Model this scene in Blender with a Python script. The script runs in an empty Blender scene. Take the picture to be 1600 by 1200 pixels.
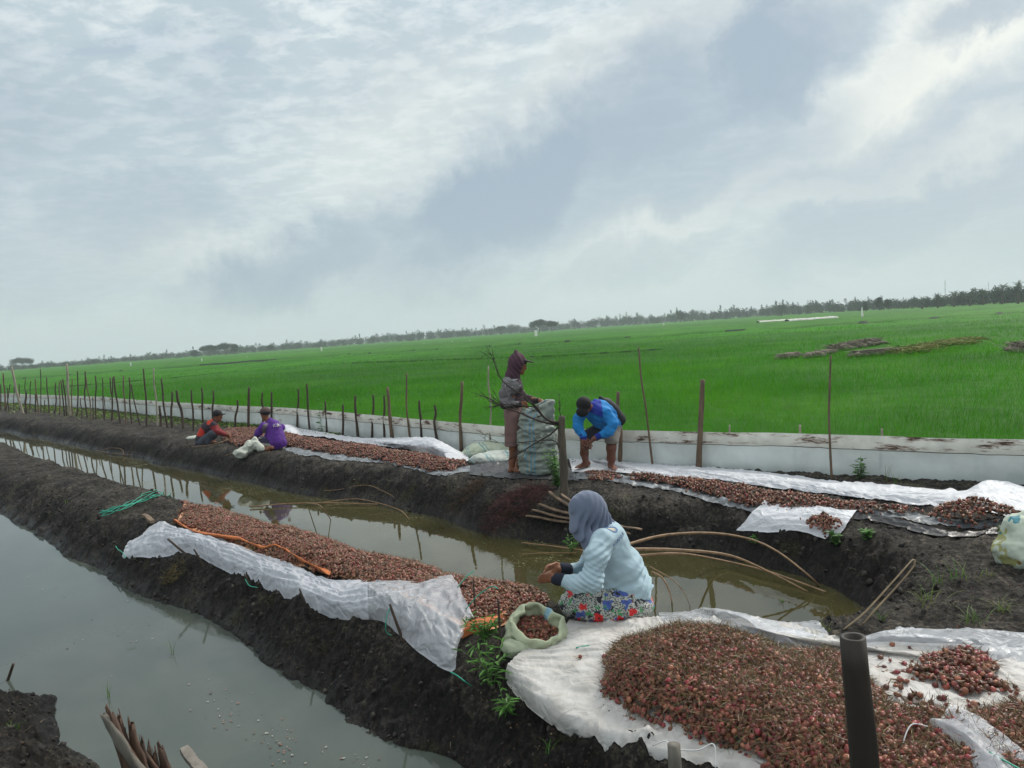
import bpy, math, random
import numpy as np
from mathutils import Vector, Matrix
from mathutils.bvhtree import BVHTree
random.seed(7); rng = np.random.default_rng(7)
S = bpy.context.scene
C = bpy.data.collections.new('place'); S.collection.children.link(C)
R = math.radians

# ------------------------------------------------------------------ camera
FPX = 1180.0; CH = 1.82; PITCH = R(4.0); ROLL = R(4.07)
cf = np.array([0, math.cos(PITCH), -math.sin(PITCH)])
_u = np.array([0, math.sin(PITCH), math.cos(PITCH)]); _r = np.array([1.0, 0, 0])
cr = math.cos(ROLL)*_r - math.sin(ROLL)*_u
cu = math.cos(ROLL)*_u + math.sin(ROLL)*_r
cam = bpy.data.cameras.new('camera'); co = bpy.data.objects.new('camera', cam); C.objects.link(co)
M = Matrix.Identity(4)
for i in range(3):
    M[i][0] = cr[i]; M[i][1] = cu[i]; M[i][2] = -cf[i]
M[2][3] = CH
co.matrix_world = M
cam.sensor_width = 36; cam.lens = FPX/1600*36; cam.clip_start = 0.05; cam.clip_end = 6000
S.camera = co
def ray(px, py):
    d = cf*FPX + cr*(px-800) + cu*(600-py)
    return d/d[1]
def P(px, py, Y):                    # the point seen at a pixel, at world depth Y
    d = ray(px, py); return np.array([d[0]*Y, Y, CH + d[2]*Y])
def at(px, py, z):
    d = ray(px, py); t = (z-CH)/d[2]; return np.array([d[0]*t, t, z])

# ------------------------------------------------------------------ light
SUN_EL, SUN_AZ = R(42), R(48)        # azimuth measured from +Y toward +X
sl = bpy.data.lights.new('sun', 'SUN'); sl.energy = 2.3; sl.angle = R(16); sl.color = (1.0, .95, .87)
so = bpy.data.objects.new('sun', sl); C.objects.link(so)
sd = Vector((math.sin(SUN_AZ)*math.cos(SUN_EL), math.cos(SUN_AZ)*math.cos(SUN_EL), math.sin(SUN_EL)))
so.rotation_euler = sd.to_track_quat('Z', 'Y').to_euler()
S.view_settings.view_transform = 'Standard'; S.view_settings.look = 'None'
S.view_settings.exposure = 0.36; S.view_settings.gamma = 1.0
S.view_settings.use_curve_mapping = False
S.render.engine = 'CYCLES'
S.cycles.max_bounces = 8; S.cycles.transparent_max_bounces = 12; S.cycles.volume_bounces = 1

W = bpy.data.worlds.new('World'); S.world = W; W.use_nodes = True
def sky():
    nt = W.node_tree; nt.nodes.clear(); N = nt.nodes.new; L = nt.links.new
    out = N('ShaderNodeOutputWorld'); bg = N('ShaderNodeBackground'); bg.inputs[1].default_value = 0.1
    L(bg.outputs[0], out.inputs[0])
    st = N('ShaderNodeTexSky'); st.sky_type = 'NISHITA'; st.sun_disc = False
    st.sun_elevation = SUN_EL; st.sun_rotation = SUN_AZ; st.dust_density = 2.0
    tc = N('ShaderNodeTexCoord'); V = tc.outputs['Generated']
    def val(x):
        return x
    def math_(op, a, b=None, c=None, clamp=False):
        n = N('ShaderNodeMath'); n.operation = op; n.use_clamp = clamp
        for i, q in enumerate((a, b, c)):
            if q is None: continue
            if isinstance(q, (int, float)): n.inputs[i].default_value = q
            else: L(q, n.inputs[i])
        return n.outputs[0]
    def mixc(f, a, b):
        n = N('ShaderNodeMix'); n.data_type = 'RGBA'; n.clamp_factor = True
        for s, q in ((0, f), (6, a), (7, b)):
            if isinstance(q, (int, float)): n.inputs[s].default_value = q
            elif isinstance(q, tuple): n.inputs[s].default_value = (*q, 1)
            else: L(q, n.inputs[s])
        return n.outputs[2]
    sep = N('ShaderNodeSeparateXYZ'); L(V, sep.inputs[0]); x, y, z = sep.outputs
    zc = math_('MAXIMUM', z, 0.0)
    # cloud-plane coordinates for the mottled deck overhead
    den = math_('ADD', zc, 0.10)
    cx = math_('DIVIDE', x, den); cy = math_('DIVIDE', y, den)
    comb = N('ShaderNodeCombineXYZ'); L(cx, comb.inputs[0]); L(cy, comb.inputs[1])
    def noise(vec, scale, det, rough=.55, dist=0, off=None, rot=0, st_=(1, 1, 1)):
        mp = N('ShaderNodeMapping'); L(vec, mp.inputs[0]); mp.inputs[3].default_value = st_
        mp.inputs[2].default_value = (0, 0, rot)
        if off: mp.inputs[1].default_value = off
        n = N('ShaderNodeTexNoise'); L(mp.outputs[0], n.inputs['Vector'])
        n.inputs['Scale'].default_value = scale; n.inputs['Detail'].default_value = det
        n.inputs['Roughness'].default_value = rough; n.inputs['Distortion'].default_value = dist
        return n.outputs[0]
    mott = noise(comb.outputs[0], 7.5, 8, .64, .2, rot=R(35), st_=(1, 1.15, 1))
    mott2 = noise(comb.outputs[0], 1.5, 5, .55, .3, off=(3, 1, 0), rot=R(-50), st_=(1, 2.2, 1))
    # azimuth / elevation with a noisy warp, for the separate cloud bodies
    az = math_('ARCTAN2', x, y); el = math_('ARCSINE', z)
    w1 = noise(V, 5.5, 8, .66, .3); w2 = noise(V, 5.5, 8, .66, .3, off=(7, 3, 5))
    aw = math_('MULTIPLY_ADD', math_('SUBTRACT', w1, .5), .26, az)
    ew = math_('MULTIPLY_ADD', math_('SUBTRACT', w2, .5), .20, el)
    def azel(px, py):
        d = ray(px, py); return math.atan2(d[0], d[1]), math.atan2(d[2], math.hypot(d[0], d[1]))
    def blob(px, py, lx, ly, ang, amp, sharp=2.3):
        a0, e0 = azel(px, py); ca, sa = math.cos(R(ang-4)), math.sin(R(ang-4))
        da = math_('SUBTRACT', aw, a0); de = math_('SUBTRACT', ew, e0)
        lx, ly = lx*1.12, ly*1.2
        p = math_('ADD', math_('MULTIPLY', da, ca*FPX/lx), math_('MULTIPLY', de, sa*FPX/lx))
        q = math_('ADD', math_('MULTIPLY', da, -sa*FPX/ly), math_('MULTIPLY', de, ca*FPX/ly))
        r2 = math_('ADD', math_('MULTIPLY', p, p), math_('MULTIPLY', q, q))
        g = math_('DIVIDE', 1.0, math_('ADD', 1.0, math_('POWER', r2, sharp)))
        return math_('MULTIPLY', g, amp)
    dark = None
    for b in [(770, 300, 210, 78, 30, .95), (1000, 170, 190, 85, 30, .75), (1190, 90, 130, 70, 25, .85), (1080, 260, 260, 55, 20, .6),
              (1330, 250, 260, 55, 12, .55), (450, 410, 140, 45, 22, .8), (240, 330, 130, 55, 25, .5), (1420, 330, 200, 50, 18, .6),
              (980, 410, 120, 30, 8, .4), (620, 100, 200, 60, 20, .22), (1560, 10, 90, 30, 15, .7), (60, 420, 200, 50, 5, .35),
              (300, 120, 120, 70, 30, .35), (1500, 180, 160, 40, 15, .3), (560, 470, 300, 30, 4, .2), (650, 345, 80, 40, 30, .35),
              (-500, 200, 400, 120, 10, .6), (2200, 250, 400, 120, 10, .6)]:
        g = blob(*b); dark = g if dark is None else math_('MAXIMUM', dark, g)
    lite = None
    for b in [(1480, 80, 170, 60, 28, 1.0), (1150, 20, 200, 35, 10, .6), (900, 120, 200, 45, 30, .55), (1130, 300, 180, 26, 30, .6),
              (1310, 283, 130, 22, 16, .85), (1560, 225, 120, 20, 12, .8), (300, 385, 120, 35, 12, .35), (640, 220, 160, 80, 30, .35),
              (1000, 345, 120, 26, 20, .4), (1420, 130, 150, 30, 22, .7)]:
        g = blob(*b); lite = g if lite is None else math_('MAXIMUM', lite, g)
    # height factor: 0 at horizon 1 overhead
    hz = math_('DIVIDE', el, 0.55, clamp=True)
    base = mixc(hz, (4.9, 5.65, 5.7), (4.5, 5.35, 5.75))
    mm = math_('MULTIPLY', math_('MULTIPLY_ADD', mott, 6.5, -2.9, clamp=True), math_('MULTIPLY', hz, 1.0))
    c = mixc(mm, base, (7.6, 8.0, 7.9))
    m2 = math_('MULTIPLY', math_('MULTIPLY_ADD', mott2, 3.0, -1.4, clamp=True), math_('MULTIPLY', hz, .5))
    c = mixc(m2, c, (3.7, 4.7, 5.5))
    tex = math_('MULTIPLY_ADD', w1, 1.1, .45, clamp=True)
    c = mixc(math_('MULTIPLY', lite, math_('MULTIPLY', tex, .9)), c, (8.3, 8.3, 7.4))
    c = mixc(math_('MULTIPLY', dark, math_('MULTIPLY', tex, 1.2)), c, (2.9, 3.65, 4.35))
    # broken gaps of blue show the clear sky behind
    gap = math_('MULTIPLY', math_('MULTIPLY_ADD', mott2, -5.0, 1.9, clamp=True), blob(80, 140, 260, 170, 20, .6))
    c = mixc(gap, c, st.outputs[0])
    # zenith beyond the photograph: bright even cloud; below the horizon: dull
    zen = math_('MULTIPLY_ADD', el, 2.2, -1.5, clamp=True)
    c = mixc(zen, c, (9.5, 9.6, 9.6))
    cover = mixc(.93, st.outputs[0], c)
    low = math_('MULTIPLY_ADD', z, -40.0, 0.0, clamp=True)
    fin = mixc(low, cover, (1.2, 1.3, 1.1))
    L(fin, bg.inputs[0])
sky()

# ------------------------------------------------------------------ helpers
def obj(name, me, m=None, parent=None, loc=None):
    o = bpy.data.objects.new(name, me); C.objects.link(o)
    if m is not None:
        for q in (m if isinstance(m, (list, tuple)) else [m]): me.materials.append(q)
    if parent is not None: o.parent = parent
    if loc is not None: o.location = loc
    return o
def tag(o, label=None, cat=None, group=None, kind=None):
    for k, v in (('label', label), ('category', cat), ('group', group), ('kind', kind)):
        if v: o[k] = v
    return o
def empty(name, loc, label, cat, group=None, kind=None):
    o = bpy.data.objects.new(name, None); C.objects.link(o); o.location = Vector(loc); o.empty_display_size = .1
    return tag(o, label, cat, group, kind)
def mesh(name, V, F, col=None, smooth=True, uv=None, mi=None):
    V = np.asarray(V, dtype=np.float32).reshape(-1, 3)
    me = bpy.data.meshes.new(name)
    if isinstance(F, np.ndarray):
        F = F.astype(np.int32); k = F.shape[1]; n = len(F)
        loops = F.ravel(); starts = np.arange(0, n*k, k, dtype=np.int32)
    else:
        n = len(F); ln = np.fromiter((len(f) for f in F), dtype=np.int32, count=n)
        loops = np.concatenate([np.asarray(f, dtype=np.int32) for f in F]) if n else np.zeros(0, np.int32)
        starts = np.concatenate([[0], np.cumsum(ln)[:-1]]).astype(np.int32)
    me.vertices.add(len(V)); me.vertices.foreach_set('co', V.ravel())
    me.loops.add(len(loops)); me.loops.foreach_set('vertex_index', loops)
    me.polygons.add(n); me.polygons.foreach_set('loop_start', starts)
    me.polygons.foreach_set('use_smooth', np.full(n, smooth, dtype=bool))
    if mi is not None: me.polygons.foreach_set('material_index', np.asarray(mi, dtype=np.int32))
    if col is not None:
        col = np.asarray(col, dtype=np.float32)
        if col.ndim == 1: col = np.tile(col, (len(V), 1))
        if col.shape[1] == 3: col = np.hstack([col, np.ones((len(V), 1), np.float32)])
        a = me.color_attributes.new('col', 'FLOAT_COLOR', 'POINT'); a.data.foreach_set('color', col.ravel())
    me.update(calc_edges=True); me.validate()
    return me
class Buf:
    def __init__(s): s.V = []; s.F = []; s.Cc = []; s.n = 0
    def add(s, V, F, col=(1, 1, 1)):
        V = np.asarray(V, float).reshape(-1, 3); s.V.append(V)
        if isinstance(F, np.ndarray): s.F.extend((F+s.n).tolist())
        else: s.F.extend([[i+s.n for i in f] for f in F])
        c = np.asarray(col, float)
        if c.ndim == 1: c = np.tile(c, (len(V), 1))
        s.Cc.append(c); s.n += len(V)
    def build(s, name, m, parent=None, smooth=True):
        loc = None; V = np.concatenate(s.V)
        me = mesh(name, V, s.F, np.concatenate(s.Cc), smooth)
        o = obj(name, me, m, parent)
        return o
def settle(o, parent):               # parts are modelled in world space; keep them there under a placed Empty
    o.parent = parent; o.matrix_parent_inverse = Matrix.Translation(-Vector(parent.location)); return o
def perl(x, y, z=0.0, seed=0):
    x, y, z = np.broadcast_arrays(np.asarray(x, float), np.asarray(y, float), np.asarray(z, float))
    xi, yi, zi = np.floor(x), np.floor(y), np.floor(z); xf, yf, zf = x-xi, y-yi, z-zi
    xi = xi.astype(np.int64); yi = yi.astype(np.int64); zi = zi.astype(np.int64)
    def h(a, b, c):
        n = (a*73856093) ^ (b*19349663) ^ (c*83492791) ^ (seed*2654435)
        n = (n ^ (n >> 13))*1274126177 & 0x7fffffff; n = (n ^ (n >> 11))*668265263 & 0x7fffffff
        return (n & 0xffff)/32767.5-1
    f = lambda t: t*t*(3-2*t)
    u, v, w = f(xf), f(yf), f(zf); r = 0
    for a in (0, 1):
        for b in (0, 1):
            for c in (0, 1):
                r = r + h(xi+a, yi+b, zi+c)*(u if a else 1-u)*(v if b else 1-v)*(w if c else 1-w)
    return r
def fbm(x, y, z=0.0, o=4, seed=0, g=.5):
    r = 0; a = 1
    for i in range(o):
        r = r + a*perl(x*2**i, y*2**i, np.asarray(z)*2**i, seed+i); a *= g
    return r
def spline(pts, n):                  # Catmull-Rom resampling
    p = np.asarray(pts, float)
    if len(p) < 3:
        t = np.linspace(0, 1, n)[:, None]; return p[0]*(1-t)+p[-1]*t
    q = np.vstack([2*p[0]-p[1], p, 2*p[-1]-p[-2]])
    d = np.concatenate([[0], np.cumsum(np.linalg.norm(np.diff(p, axis=0), axis=1))]); s = np.linspace(0, d[-1], n)
    i = np.clip(np.searchsorted(d, s, side='right')-1, 0, len(p)-2); t = ((s-d[i])/np.maximum(d[i+1]-d[i], 1e-9))[:, None]
    a, b, c, e = q[i], q[i+1], q[i+2], q[i+3]
    return .5*((2*b)+(-a+c)*t+(2*a-5*b+4*c-e)*t*t+(-a+3*b-3*c+e)*t**3)
def tube(buf, pts, rad, seg=8, n=None, col=(1, 1, 1), cap=True, nodes=None, wob=0, hollow=False, jag=0):
    p = spline(pts, n) if n else np.asarray(pts, float)
    k = len(p); rr = np.interp(np.linspace(0, 1, k), np.linspace(0, 1, len(np.atleast_1d(rad))), np.atleast_1d(rad))
    if nodes:
        L = np.concatenate([[0], np.cumsum(np.linalg.norm(np.diff(p, axis=0), axis=1))])
        ph = (L/nodes+.3) % 1; rr = rr*(1+.16*np.exp(-((np.minimum(ph, 1-ph))*nodes/.012)**2))
    T = np.gradient(p, axis=0); T /= np.linalg.norm(T, axis=1)[:, None]+1e-12
    up = np.array([0, 0, 1.]) if abs(T[0][2]) < .9 else np.array([1., 0, 0])
    N = np.cross(up, T[0]); N /= np.linalg.norm(N); V = []
    ang = np.linspace(0, 2*math.pi, seg, endpoint=False)
    for i in range(k):
        N = N-T[i]*np.dot(N, T[i]); N /= np.linalg.norm(N); B = np.cross(T[i], N)
        r = rr[i]*(1+(wob*np.array([perl(a*1.3, i*.35, 0, 5) for a in ang]) if wob else 0))
        V.append(p[i]+(np.cos(ang)*r)[:, None]*N+(np.sin(ang)*r)[:, None]*B)
    V = np.concatenate(V)
    F = [[i*seg+j, i*seg+(j+1) % seg, (i+1)*seg+(j+1) % seg, (i+1)*seg+j] for i in range(k-1) for j in range(seg)]
    if cap:
        F.append(list(range(seg))[::-1])
        if not hollow: F.append([(k-1)*seg+j for j in range(seg)])
    if hollow:                       # cut bamboo: a wall and a floor a few cm down
        if jag: V[-seg:] += T[-1]*(np.random.default_rng(int(abs(p[0][0])*1e4)).uniform(-jag, jag*.3, seg)[:, None])
        b = len(V); c = p[-1]; last = V[-seg:].copy()
        V = np.vstack([V, c+(last-c)*.68, c+(last-c)*.66-T[-1]*.03])
        for j in range(seg):
            a0, a1 = (k-1)*seg+j, (k-1)*seg+(j+1) % seg
            F.append([a0, a1, b+(j+1) % seg, b+j]); F.append([b+j, b+(j+1) % seg, b+seg+(j+1) % seg, b+seg+j])
        F.append([b+seg+j for j in range(seg)])
    buf.add(V, F, col)
# ---- materials
MATS = {}
def mat(name, col=(.5, .5, .5), rough=.7, attr=False, var=.25, vscale=8, bump=.0, bscale=40, spec=.4, trans=0, transp=0, sheen=0, col2=None, coat=0, aniso=None, crease=0):
    if name in MATS: return MATS[name]
    m = bpy.data.materials.new(name); m.use_nodes = True; nt = m.node_tree; N = nt.nodes.new; L = nt.links.new
    b = nt.nodes['Principled BSDF']; out = nt.nodes['Material Output']
    tc = N('ShaderNodeTexCoord'); geo = N('ShaderNodeNewGeometry'); pos = geo.outputs['Position']
    vec = pos
    if aniso:
        mp = N('ShaderNodeMapping'); L(pos, mp.inputs[0]); mp.inputs[3].default_value = aniso; vec = mp.outputs[0]
    n1 = N('ShaderNodeTexNoise'); L(vec, n1.inputs['Vector']); n1.inputs['Scale'].default_value = vscale; n1.inputs['Detail'].default_value = 6
    n1.inputs['Roughness'].default_value = .6
    if attr:
        a = N('ShaderNodeAttribute'); a.attribute_name = 'col'; base = a.outputs['Color']
    else:
        rgb = N('ShaderNodeRGB'); rgb.outputs[0].default_value = (*col, 1); base = rgb.outputs[0]
    mx = N('ShaderNodeMix'); mx.data_type = 'RGBA'
    if col2 is not None:
        mr = N('ShaderNodeMapRange'); mr.inputs[1].default_value = .38; mr.inputs[2].default_value = .62; L(n1.outputs[0], mr.inputs[0])
        L(mr.outputs[0], mx.inputs[0]); L(base, mx.inputs[6]); mx.inputs[7].default_value = (*col2, 1)
    else:
        mr = N('ShaderNodeMapRange'); mr.inputs[1].default_value = .3; mr.inputs[2].default_value = .7
        mr.inputs[3].default_value = 1-var; mr.inputs[4].default_value = 1+var; L(n1.outputs[0], mr.inputs[0])
        mx.blend_type = 'MULTIPLY'; mx.inputs[0].default_value = 1; L(base, mx.inputs[6]); L(mr.outputs[0], mx.inputs[7])
    L(mx.outputs[2], b.inputs['Base Color'])
    b.inputs['Roughness'].default_value = rough; b.inputs['Specular IOR Level'].default_value = spec
    if sheen: b.inputs['Sheen Weight'].default_value = sheen
    if coat: b.inputs['Coat Weight'].default_value = coat; b.inputs['Coat Roughness'].default_value = .2
    if bump:
        n2 = N('ShaderNodeTexNoise'); L(vec, n2.inputs['Vector']); n2.inputs['Scale'].default_value = bscale; n2.inputs['Detail'].default_value = 8
        n2.inputs['Roughness'].default_value = .65
        bp = N('ShaderNodeBump'); bp.inputs['Strength'].default_value = 1; bp.inputs['Distance'].default_value = bump
        L(n2.outputs[0], bp.inputs['Height']); L(bp.outputs[0], b.inputs['Normal'])
    if crease:                       # sharp folded creases of thin plastic
        nn = N('ShaderNodeTexNoise'); L(pos, nn.inputs['Vector']); nn.inputs['Scale'].default_value = 2.5; ad = N('ShaderNodeVectorMath'); ad.operation = 'MULTIPLY_ADD'; L(nn.outputs[1], ad.inputs[0]); ad.inputs[1].default_value = (.35, .35, .35); L(pos, ad.inputs[2])
        hs = None
        for sc_, am in ((7, 1.0), (17, .45)):
            vo = N('ShaderNodeTexVoronoi'); vo.feature = 'F1'; vo.distance = 'CHEBYCHEV'; vo.inputs['Scale'].default_value = sc_; L(ad.outputs[0], vo.inputs['Vector'])
            ml = N('ShaderNodeMath'); ml.operation = 'MULTIPLY_ADD'; L(vo.outputs[0], ml.inputs[0]); ml.inputs[1].default_value = am
            if hs is not None: L(hs, ml.inputs[2])
            else: ml.inputs[2].default_value = 0
            hs = ml.outputs[0]
        b3 = N('ShaderNodeBump'); b3.inputs['Distance'].default_value = crease; L(hs, b3.inputs['Height'])
        if bump: L(bp.outputs[0], b3.inputs['Normal'])
        L(b3.outputs[0], b.inputs['Normal'])
    sh = b.outputs[0]
    if trans:
        tl = N('ShaderNodeBsdfTranslucent'); L(mx.outputs[2], tl.inputs[0]); ms = N('ShaderNodeMixShader'); ms.inputs[0].default_value = trans
        L(sh, ms.inputs[1]); L(tl.outputs[0], ms.inputs[2]); sh = ms.outputs[0]
    if transp:
        tp = N('ShaderNodeBsdfTransparent'); ms = N('ShaderNodeMixShader'); ms.inputs[0].default_value = transp
        L(sh, ms.inputs[1]); L(tp.outputs[0], ms.inputs[2]); sh = ms.outputs[0]
    L(sh, out.inputs[0]); MATS[name] = m
    return m

# ------------------------------------------------------------------ terrain
POND = [(-46, 46), (-20, 22.3), (-8.02, 11.53), (-5.42, 8.79), (-4.08, 7.37), (-2.86, 6.29), (-1.74, 5.10), (-1.03, 4.24), (-.5, 3.76), (1.2, 2.1), (4.4, -.9),
        (3.4, -1.6), (-.2, 2.0), (-1.15, 3.05), (-1.6, 3.35), (-2.05, 3.62), (-2.5, 4.0), (-2.85, 4.32), (-3.2, 4.86), (-3.7, 5.03), (-6, 6.2), (-14, 12), (-46, 38)]
TRENCH = [(-34, 42), (-17.78, 26.03), (-12.3, 20.48), (-7.54, 15.57), (-5.5, 13.43), (-3.15, 11.08), (-2.02, 10.11), (-1.22, 9.2), (-.39, 8.06), (.39, 7.5), (.81, 7.26), (1.28, 7.09), (1.65, 6.87), (1.93, 6.59), (2.17, 6.24), (2.36, 5.86), (2.44, 5.45),
          (2.22, 5.05), (1.95, 4.97), (1.5, 4.85), (.72, 5.1), (.05, 5.65), (-1.1, 6.7), (-2.7, 8.35), (-4.44, 10.2), (-6.15, 12.06), (-8.57, 14.56), (-14.62, 21.34), (-33, 40.2)]
FENCE = np.array([(16, -1.5), (8, 4.5), (4.85, 7.17), (3.9, 7.85), (2.27, 9.12), (1.2, 9.92), (-.77, 11.75), (-4.17, 15.9), (-5.96, 17.9), (-11.07, 23.4), (-16.2, 29.2), (-23.5, 36.5), (-40, 53)])
def sdist(poly, x, y):
    p = np.array(poly); q = np.roll(p, -1, axis=0); d = np.full(x.shape, 1e9); ins = np.zeros(x.shape, bool)
    for (ax, ay), (bx, by) in zip(p, q):
        ex, ey = bx-ax, by-ay; t = np.clip(((x-ax)*ex+(y-ay)*ey)/(ex*ex+ey*ey), 0, 1)
        d = np.minimum(d, (x-ax-t*ex)**2+(y-ay-t*ey)**2)
        with np.errstate(divide='ignore', invalid='ignore'):
            c = ((ay > y) != (by > y)) & (x < (bx-ax)*(y-ay)/((by-ay) if by != ay else 1e-9)+ax)
        ins ^= c
    return np.where(ins, -1, 1)*np.sqrt(d)
def fence_y(x): return np.interp(x, FENCE[::-1, 0], FENCE[::-1, 1])
def gparts(x, y):
    x = np.asarray(x, float); y = np.asarray(y, float)
    w = .10*fbm(x*1.1, y*1.1, 0, 3, 3)
    d1 = sdist(POND, x, y)+w; d2 = sdist(TRENCH, x, y)+w*.7-.07
    def prof(d, Wd):
        t = np.clip(d/Wd, 0, 1); return np.where(d < 0, np.maximum(-.42+d*1.0, -.85), -.4*(1-t)**1.7)
    return prof(d1, .75), prof(d2, .52), d1, d2
def gz(x, y):
    a, b, d1, d2 = gparts(x, y); h = np.minimum(a, b)
    fld = np.clip((np.asarray(y)-fence_y(x)-.05)/.4, 0, 1); return h*(1-fld)-.12*fld + .02*fbm(np.asarray(x)*.8, np.asarray(y)*.8, 0, 2, 9)*(h > -.3)
def on(px, py, off=0.0):             # where the pixel's ray meets the ground (raised by off)
    d = ray(px, py); t = np.geomspace(1.0, 80, 900); x = d[0]*t; z = CH+d[2]*t; g = gz(x, t)+off
    i = int(np.argmax(z < g)); 
    if not (z < g).any(): return at(px, py, off)
    a, b = t[max(i-1, 0)], t[i]
    for _ in range(12):
        m = .5*(a+b)
        if CH+d[2]*m < float(gz(np.array([d[0]*m]), np.array([m]))[0])+off: b = m
        else: a = m
    m = .5*(a+b); return np.array([d[0]*m, m, CH+d[2]*m])
def fine(x, y, h, d):
    bank = np.clip(1-np.abs(h+.2)/.26, 0, 1)
    a = .012+.020*bank
    r = np.abs(fbm(x*5.5, y*5.5, 0, 5, 21, .55)); cl = (1-np.clip(r, 0, 1))
    lump = .045*bank*fbm(x*2.2, y*2.2, 0, 3, 31)
    cr_ = fbm(x*14, y*14, 0, 4, 41, .6)
    bl = np.abs(fbm(x*4.2+.3*r, y*4.2, 0, 4, 51, .6)); b2 = np.abs(perl(x*13, y*13, 0, 52))
    return lump+a*(.7*cl-.6)+(.010+.055*bank)*(bl-.35)+(.004+.014*bank)*(b2-.3)+(.010+.015*bank)*cr_+(.003+.005*bank)*perl(x*55, y*55, 0, 61)
def gfull(x, y):
    h1, h2, d1, d2 = gparts(x, y); return gz(x, y)+np.maximum(fine(x, y, np.minimum(h1, h2), np.minimum(d1, d2)), 0)
def terrain():
    aa = np.concatenate([np.arange(-180, -46, 2.0), np.arange(-46, 46, .068), np.arange(46, 180, 2.0)])
    rr = np.concatenate([np.geomspace(.25, 2.1, 24)[:-1], np.geomspace(2.1, 34, 800)[:-1], np.geomspace(34, 3200, 60)])
    A, Rr = np.meshgrid(np.radians(aa), rr); x = Rr*np.sin(A); y = Rr*np.cos(A)
    h1, h2, d1, d2 = gparts(x, y); h = gz(x, y); d = np.minimum(d1, d2)
    nearw = np.clip((48-Rr)/12, 0, 1)*(y < fence_y(x)+.3)
    z = h+fine(x, y, np.minimum(h1, h2), d)*nearw
    z = np.where(Rr > 45, -.12, z)
    na = len(aa); nr = len(rr); V = np.stack([x, y, z], -1).reshape(-1, 3)
    i = np.arange(nr-1)[:, None]; j = np.arange(na)[None, :]; j2 = (j+1) % na
    F = np.stack([i*na+j, i*na+j2, (i+1)*na+j2, (i+1)*na+j], -1).reshape(-1, 4)
    ctr = list(range(na))[::-1]
    me = mesh('ground', V, F)
    m = bpy.data.materials.new('mud'); m.use_nodes = True; nt = m.node_tree; N = nt.nodes.new; L = nt.links.new; b = nt.nodes['Principled BSDF']
    geo = N('ShaderNodeNewGeometry'); pos = geo.outputs['Position']
    def noise(s, det=8, r=.6):
        n = N('ShaderNodeTexNoise'); L(pos, n.inputs['Vector']); n.inputs['Scale'].default_value = s; n.inputs['Detail'].default_value = det; n.inputs['Roughness'].default_value = r; return n.outputs[0]
    def ramp(f, *st):
        r = N('ShaderNodeValToRGB'); L(f, r.inputs[0]); e = r.color_ramp.elements
        e[0].position, e[0].color = st[0][0], (*st[0][1], 1); e[1].position, e[1].color = st[-1][0], (*st[-1][1], 1)
        for p, c in st[1:-1]: q = e.new(p); q.color = (*c, 1)
        return r.outputs[0]
    def mixc(f, a, b_, mode='MIX'):
        n = N('ShaderNodeMix'); n.data_type = 'RGBA'; n.blend_type = mode
        if isinstance(f, float): n.inputs[0].default_value = f
        else: L(f, n.inputs[0])
        for s, q in ((6, a), (7, b_)):
            if isinstance(q, tuple): n.inputs[s].default_value = (*q, 1)
            else: L(q, n.inputs[s])
        return n.outputs[2]
    c = ramp(noise(1.7), (.3, (.008, .0072, .0064)), (.52, (.014, .0128, .011)), (.66, (.036, .033, .028)), (.8, (.068, .062, .052)))
    spz = N('ShaderNodeSeparateXYZ'); L(pos, spz.inputs[0]); dz_ = N('ShaderNodeMapRange'); L(spz.outputs[2], dz_.inputs[0]); dz_.inputs[1].default_value = -.16; dz_.inputs[2].default_value = .05
    dn = N('ShaderNodeMath'); dn.operation = 'MULTIPLY'; L(dz_.outputs[0], dn.inputs[0]); dr = N('ShaderNodeMapRange'); L(noise(3.1, 7, .65), dr.inputs[0]); dr.inputs[1].default_value = .42; dr.inputs[2].default_value = .62; L(dr.outputs[0], dn.inputs[1])
    c = mixc(dn.outputs[0], c, (.062, .056, .047))
    c2 = ramp(noise(30, 10, .75), (.36, (.3, .3, .3)), (.5, (.85, .85, .85)), (.64, (3.2, 3.0, 2.7)))
    c = mixc(1.0, c, c2, 'MULTIPLY')
    # sparse moss / algae
    mo = ramp(noise(2.6, 6), (.58, (0, 0, 0)), (.70, (.55, .55, .55)))
    mo2 = ramp(noise(60, 4), (.42, (0, 0, 0)), (.6, (1, 1, 1)))
    c = mixc(mixc(1.0, mo, mo2, 'MULTIPLY'), c, (.075, .078, .024))
    sep = N('ShaderNodeSeparateXYZ'); L(pos, sep.inputs[0])
    wet = N('ShaderNodeMapRange'); L(sep.outputs[2], wet.inputs[0]); wet.inputs[1].default_value = -.36; wet.inputs[2].default_value = -.27
    wet.inputs[3].default_value = .32; wet.inputs[4].default_value = .82; L(wet.outputs[0], b.inputs['Roughness'])
    L(c, b.inputs['Base Color']); b.inputs['Specular IOR Level'].default_value = .22
    bp = N('ShaderNodeBump'); bp.inputs['Distance'].default_value = .03; L(noise(38, 10, .72), bp.inputs['Height']); L(bp.outputs[0], b.inputs['Normal'])
    o = obj('ground', me, m); tag(o, 'black muddy soil banks and beds of the shallot field', kind='structure')
terrain()
def bvh(o): 
    me = o.data; return BVHTree.FromPolygons([v.co for v in me.vertices], [p.vertices for p in me.polygons])

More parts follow.
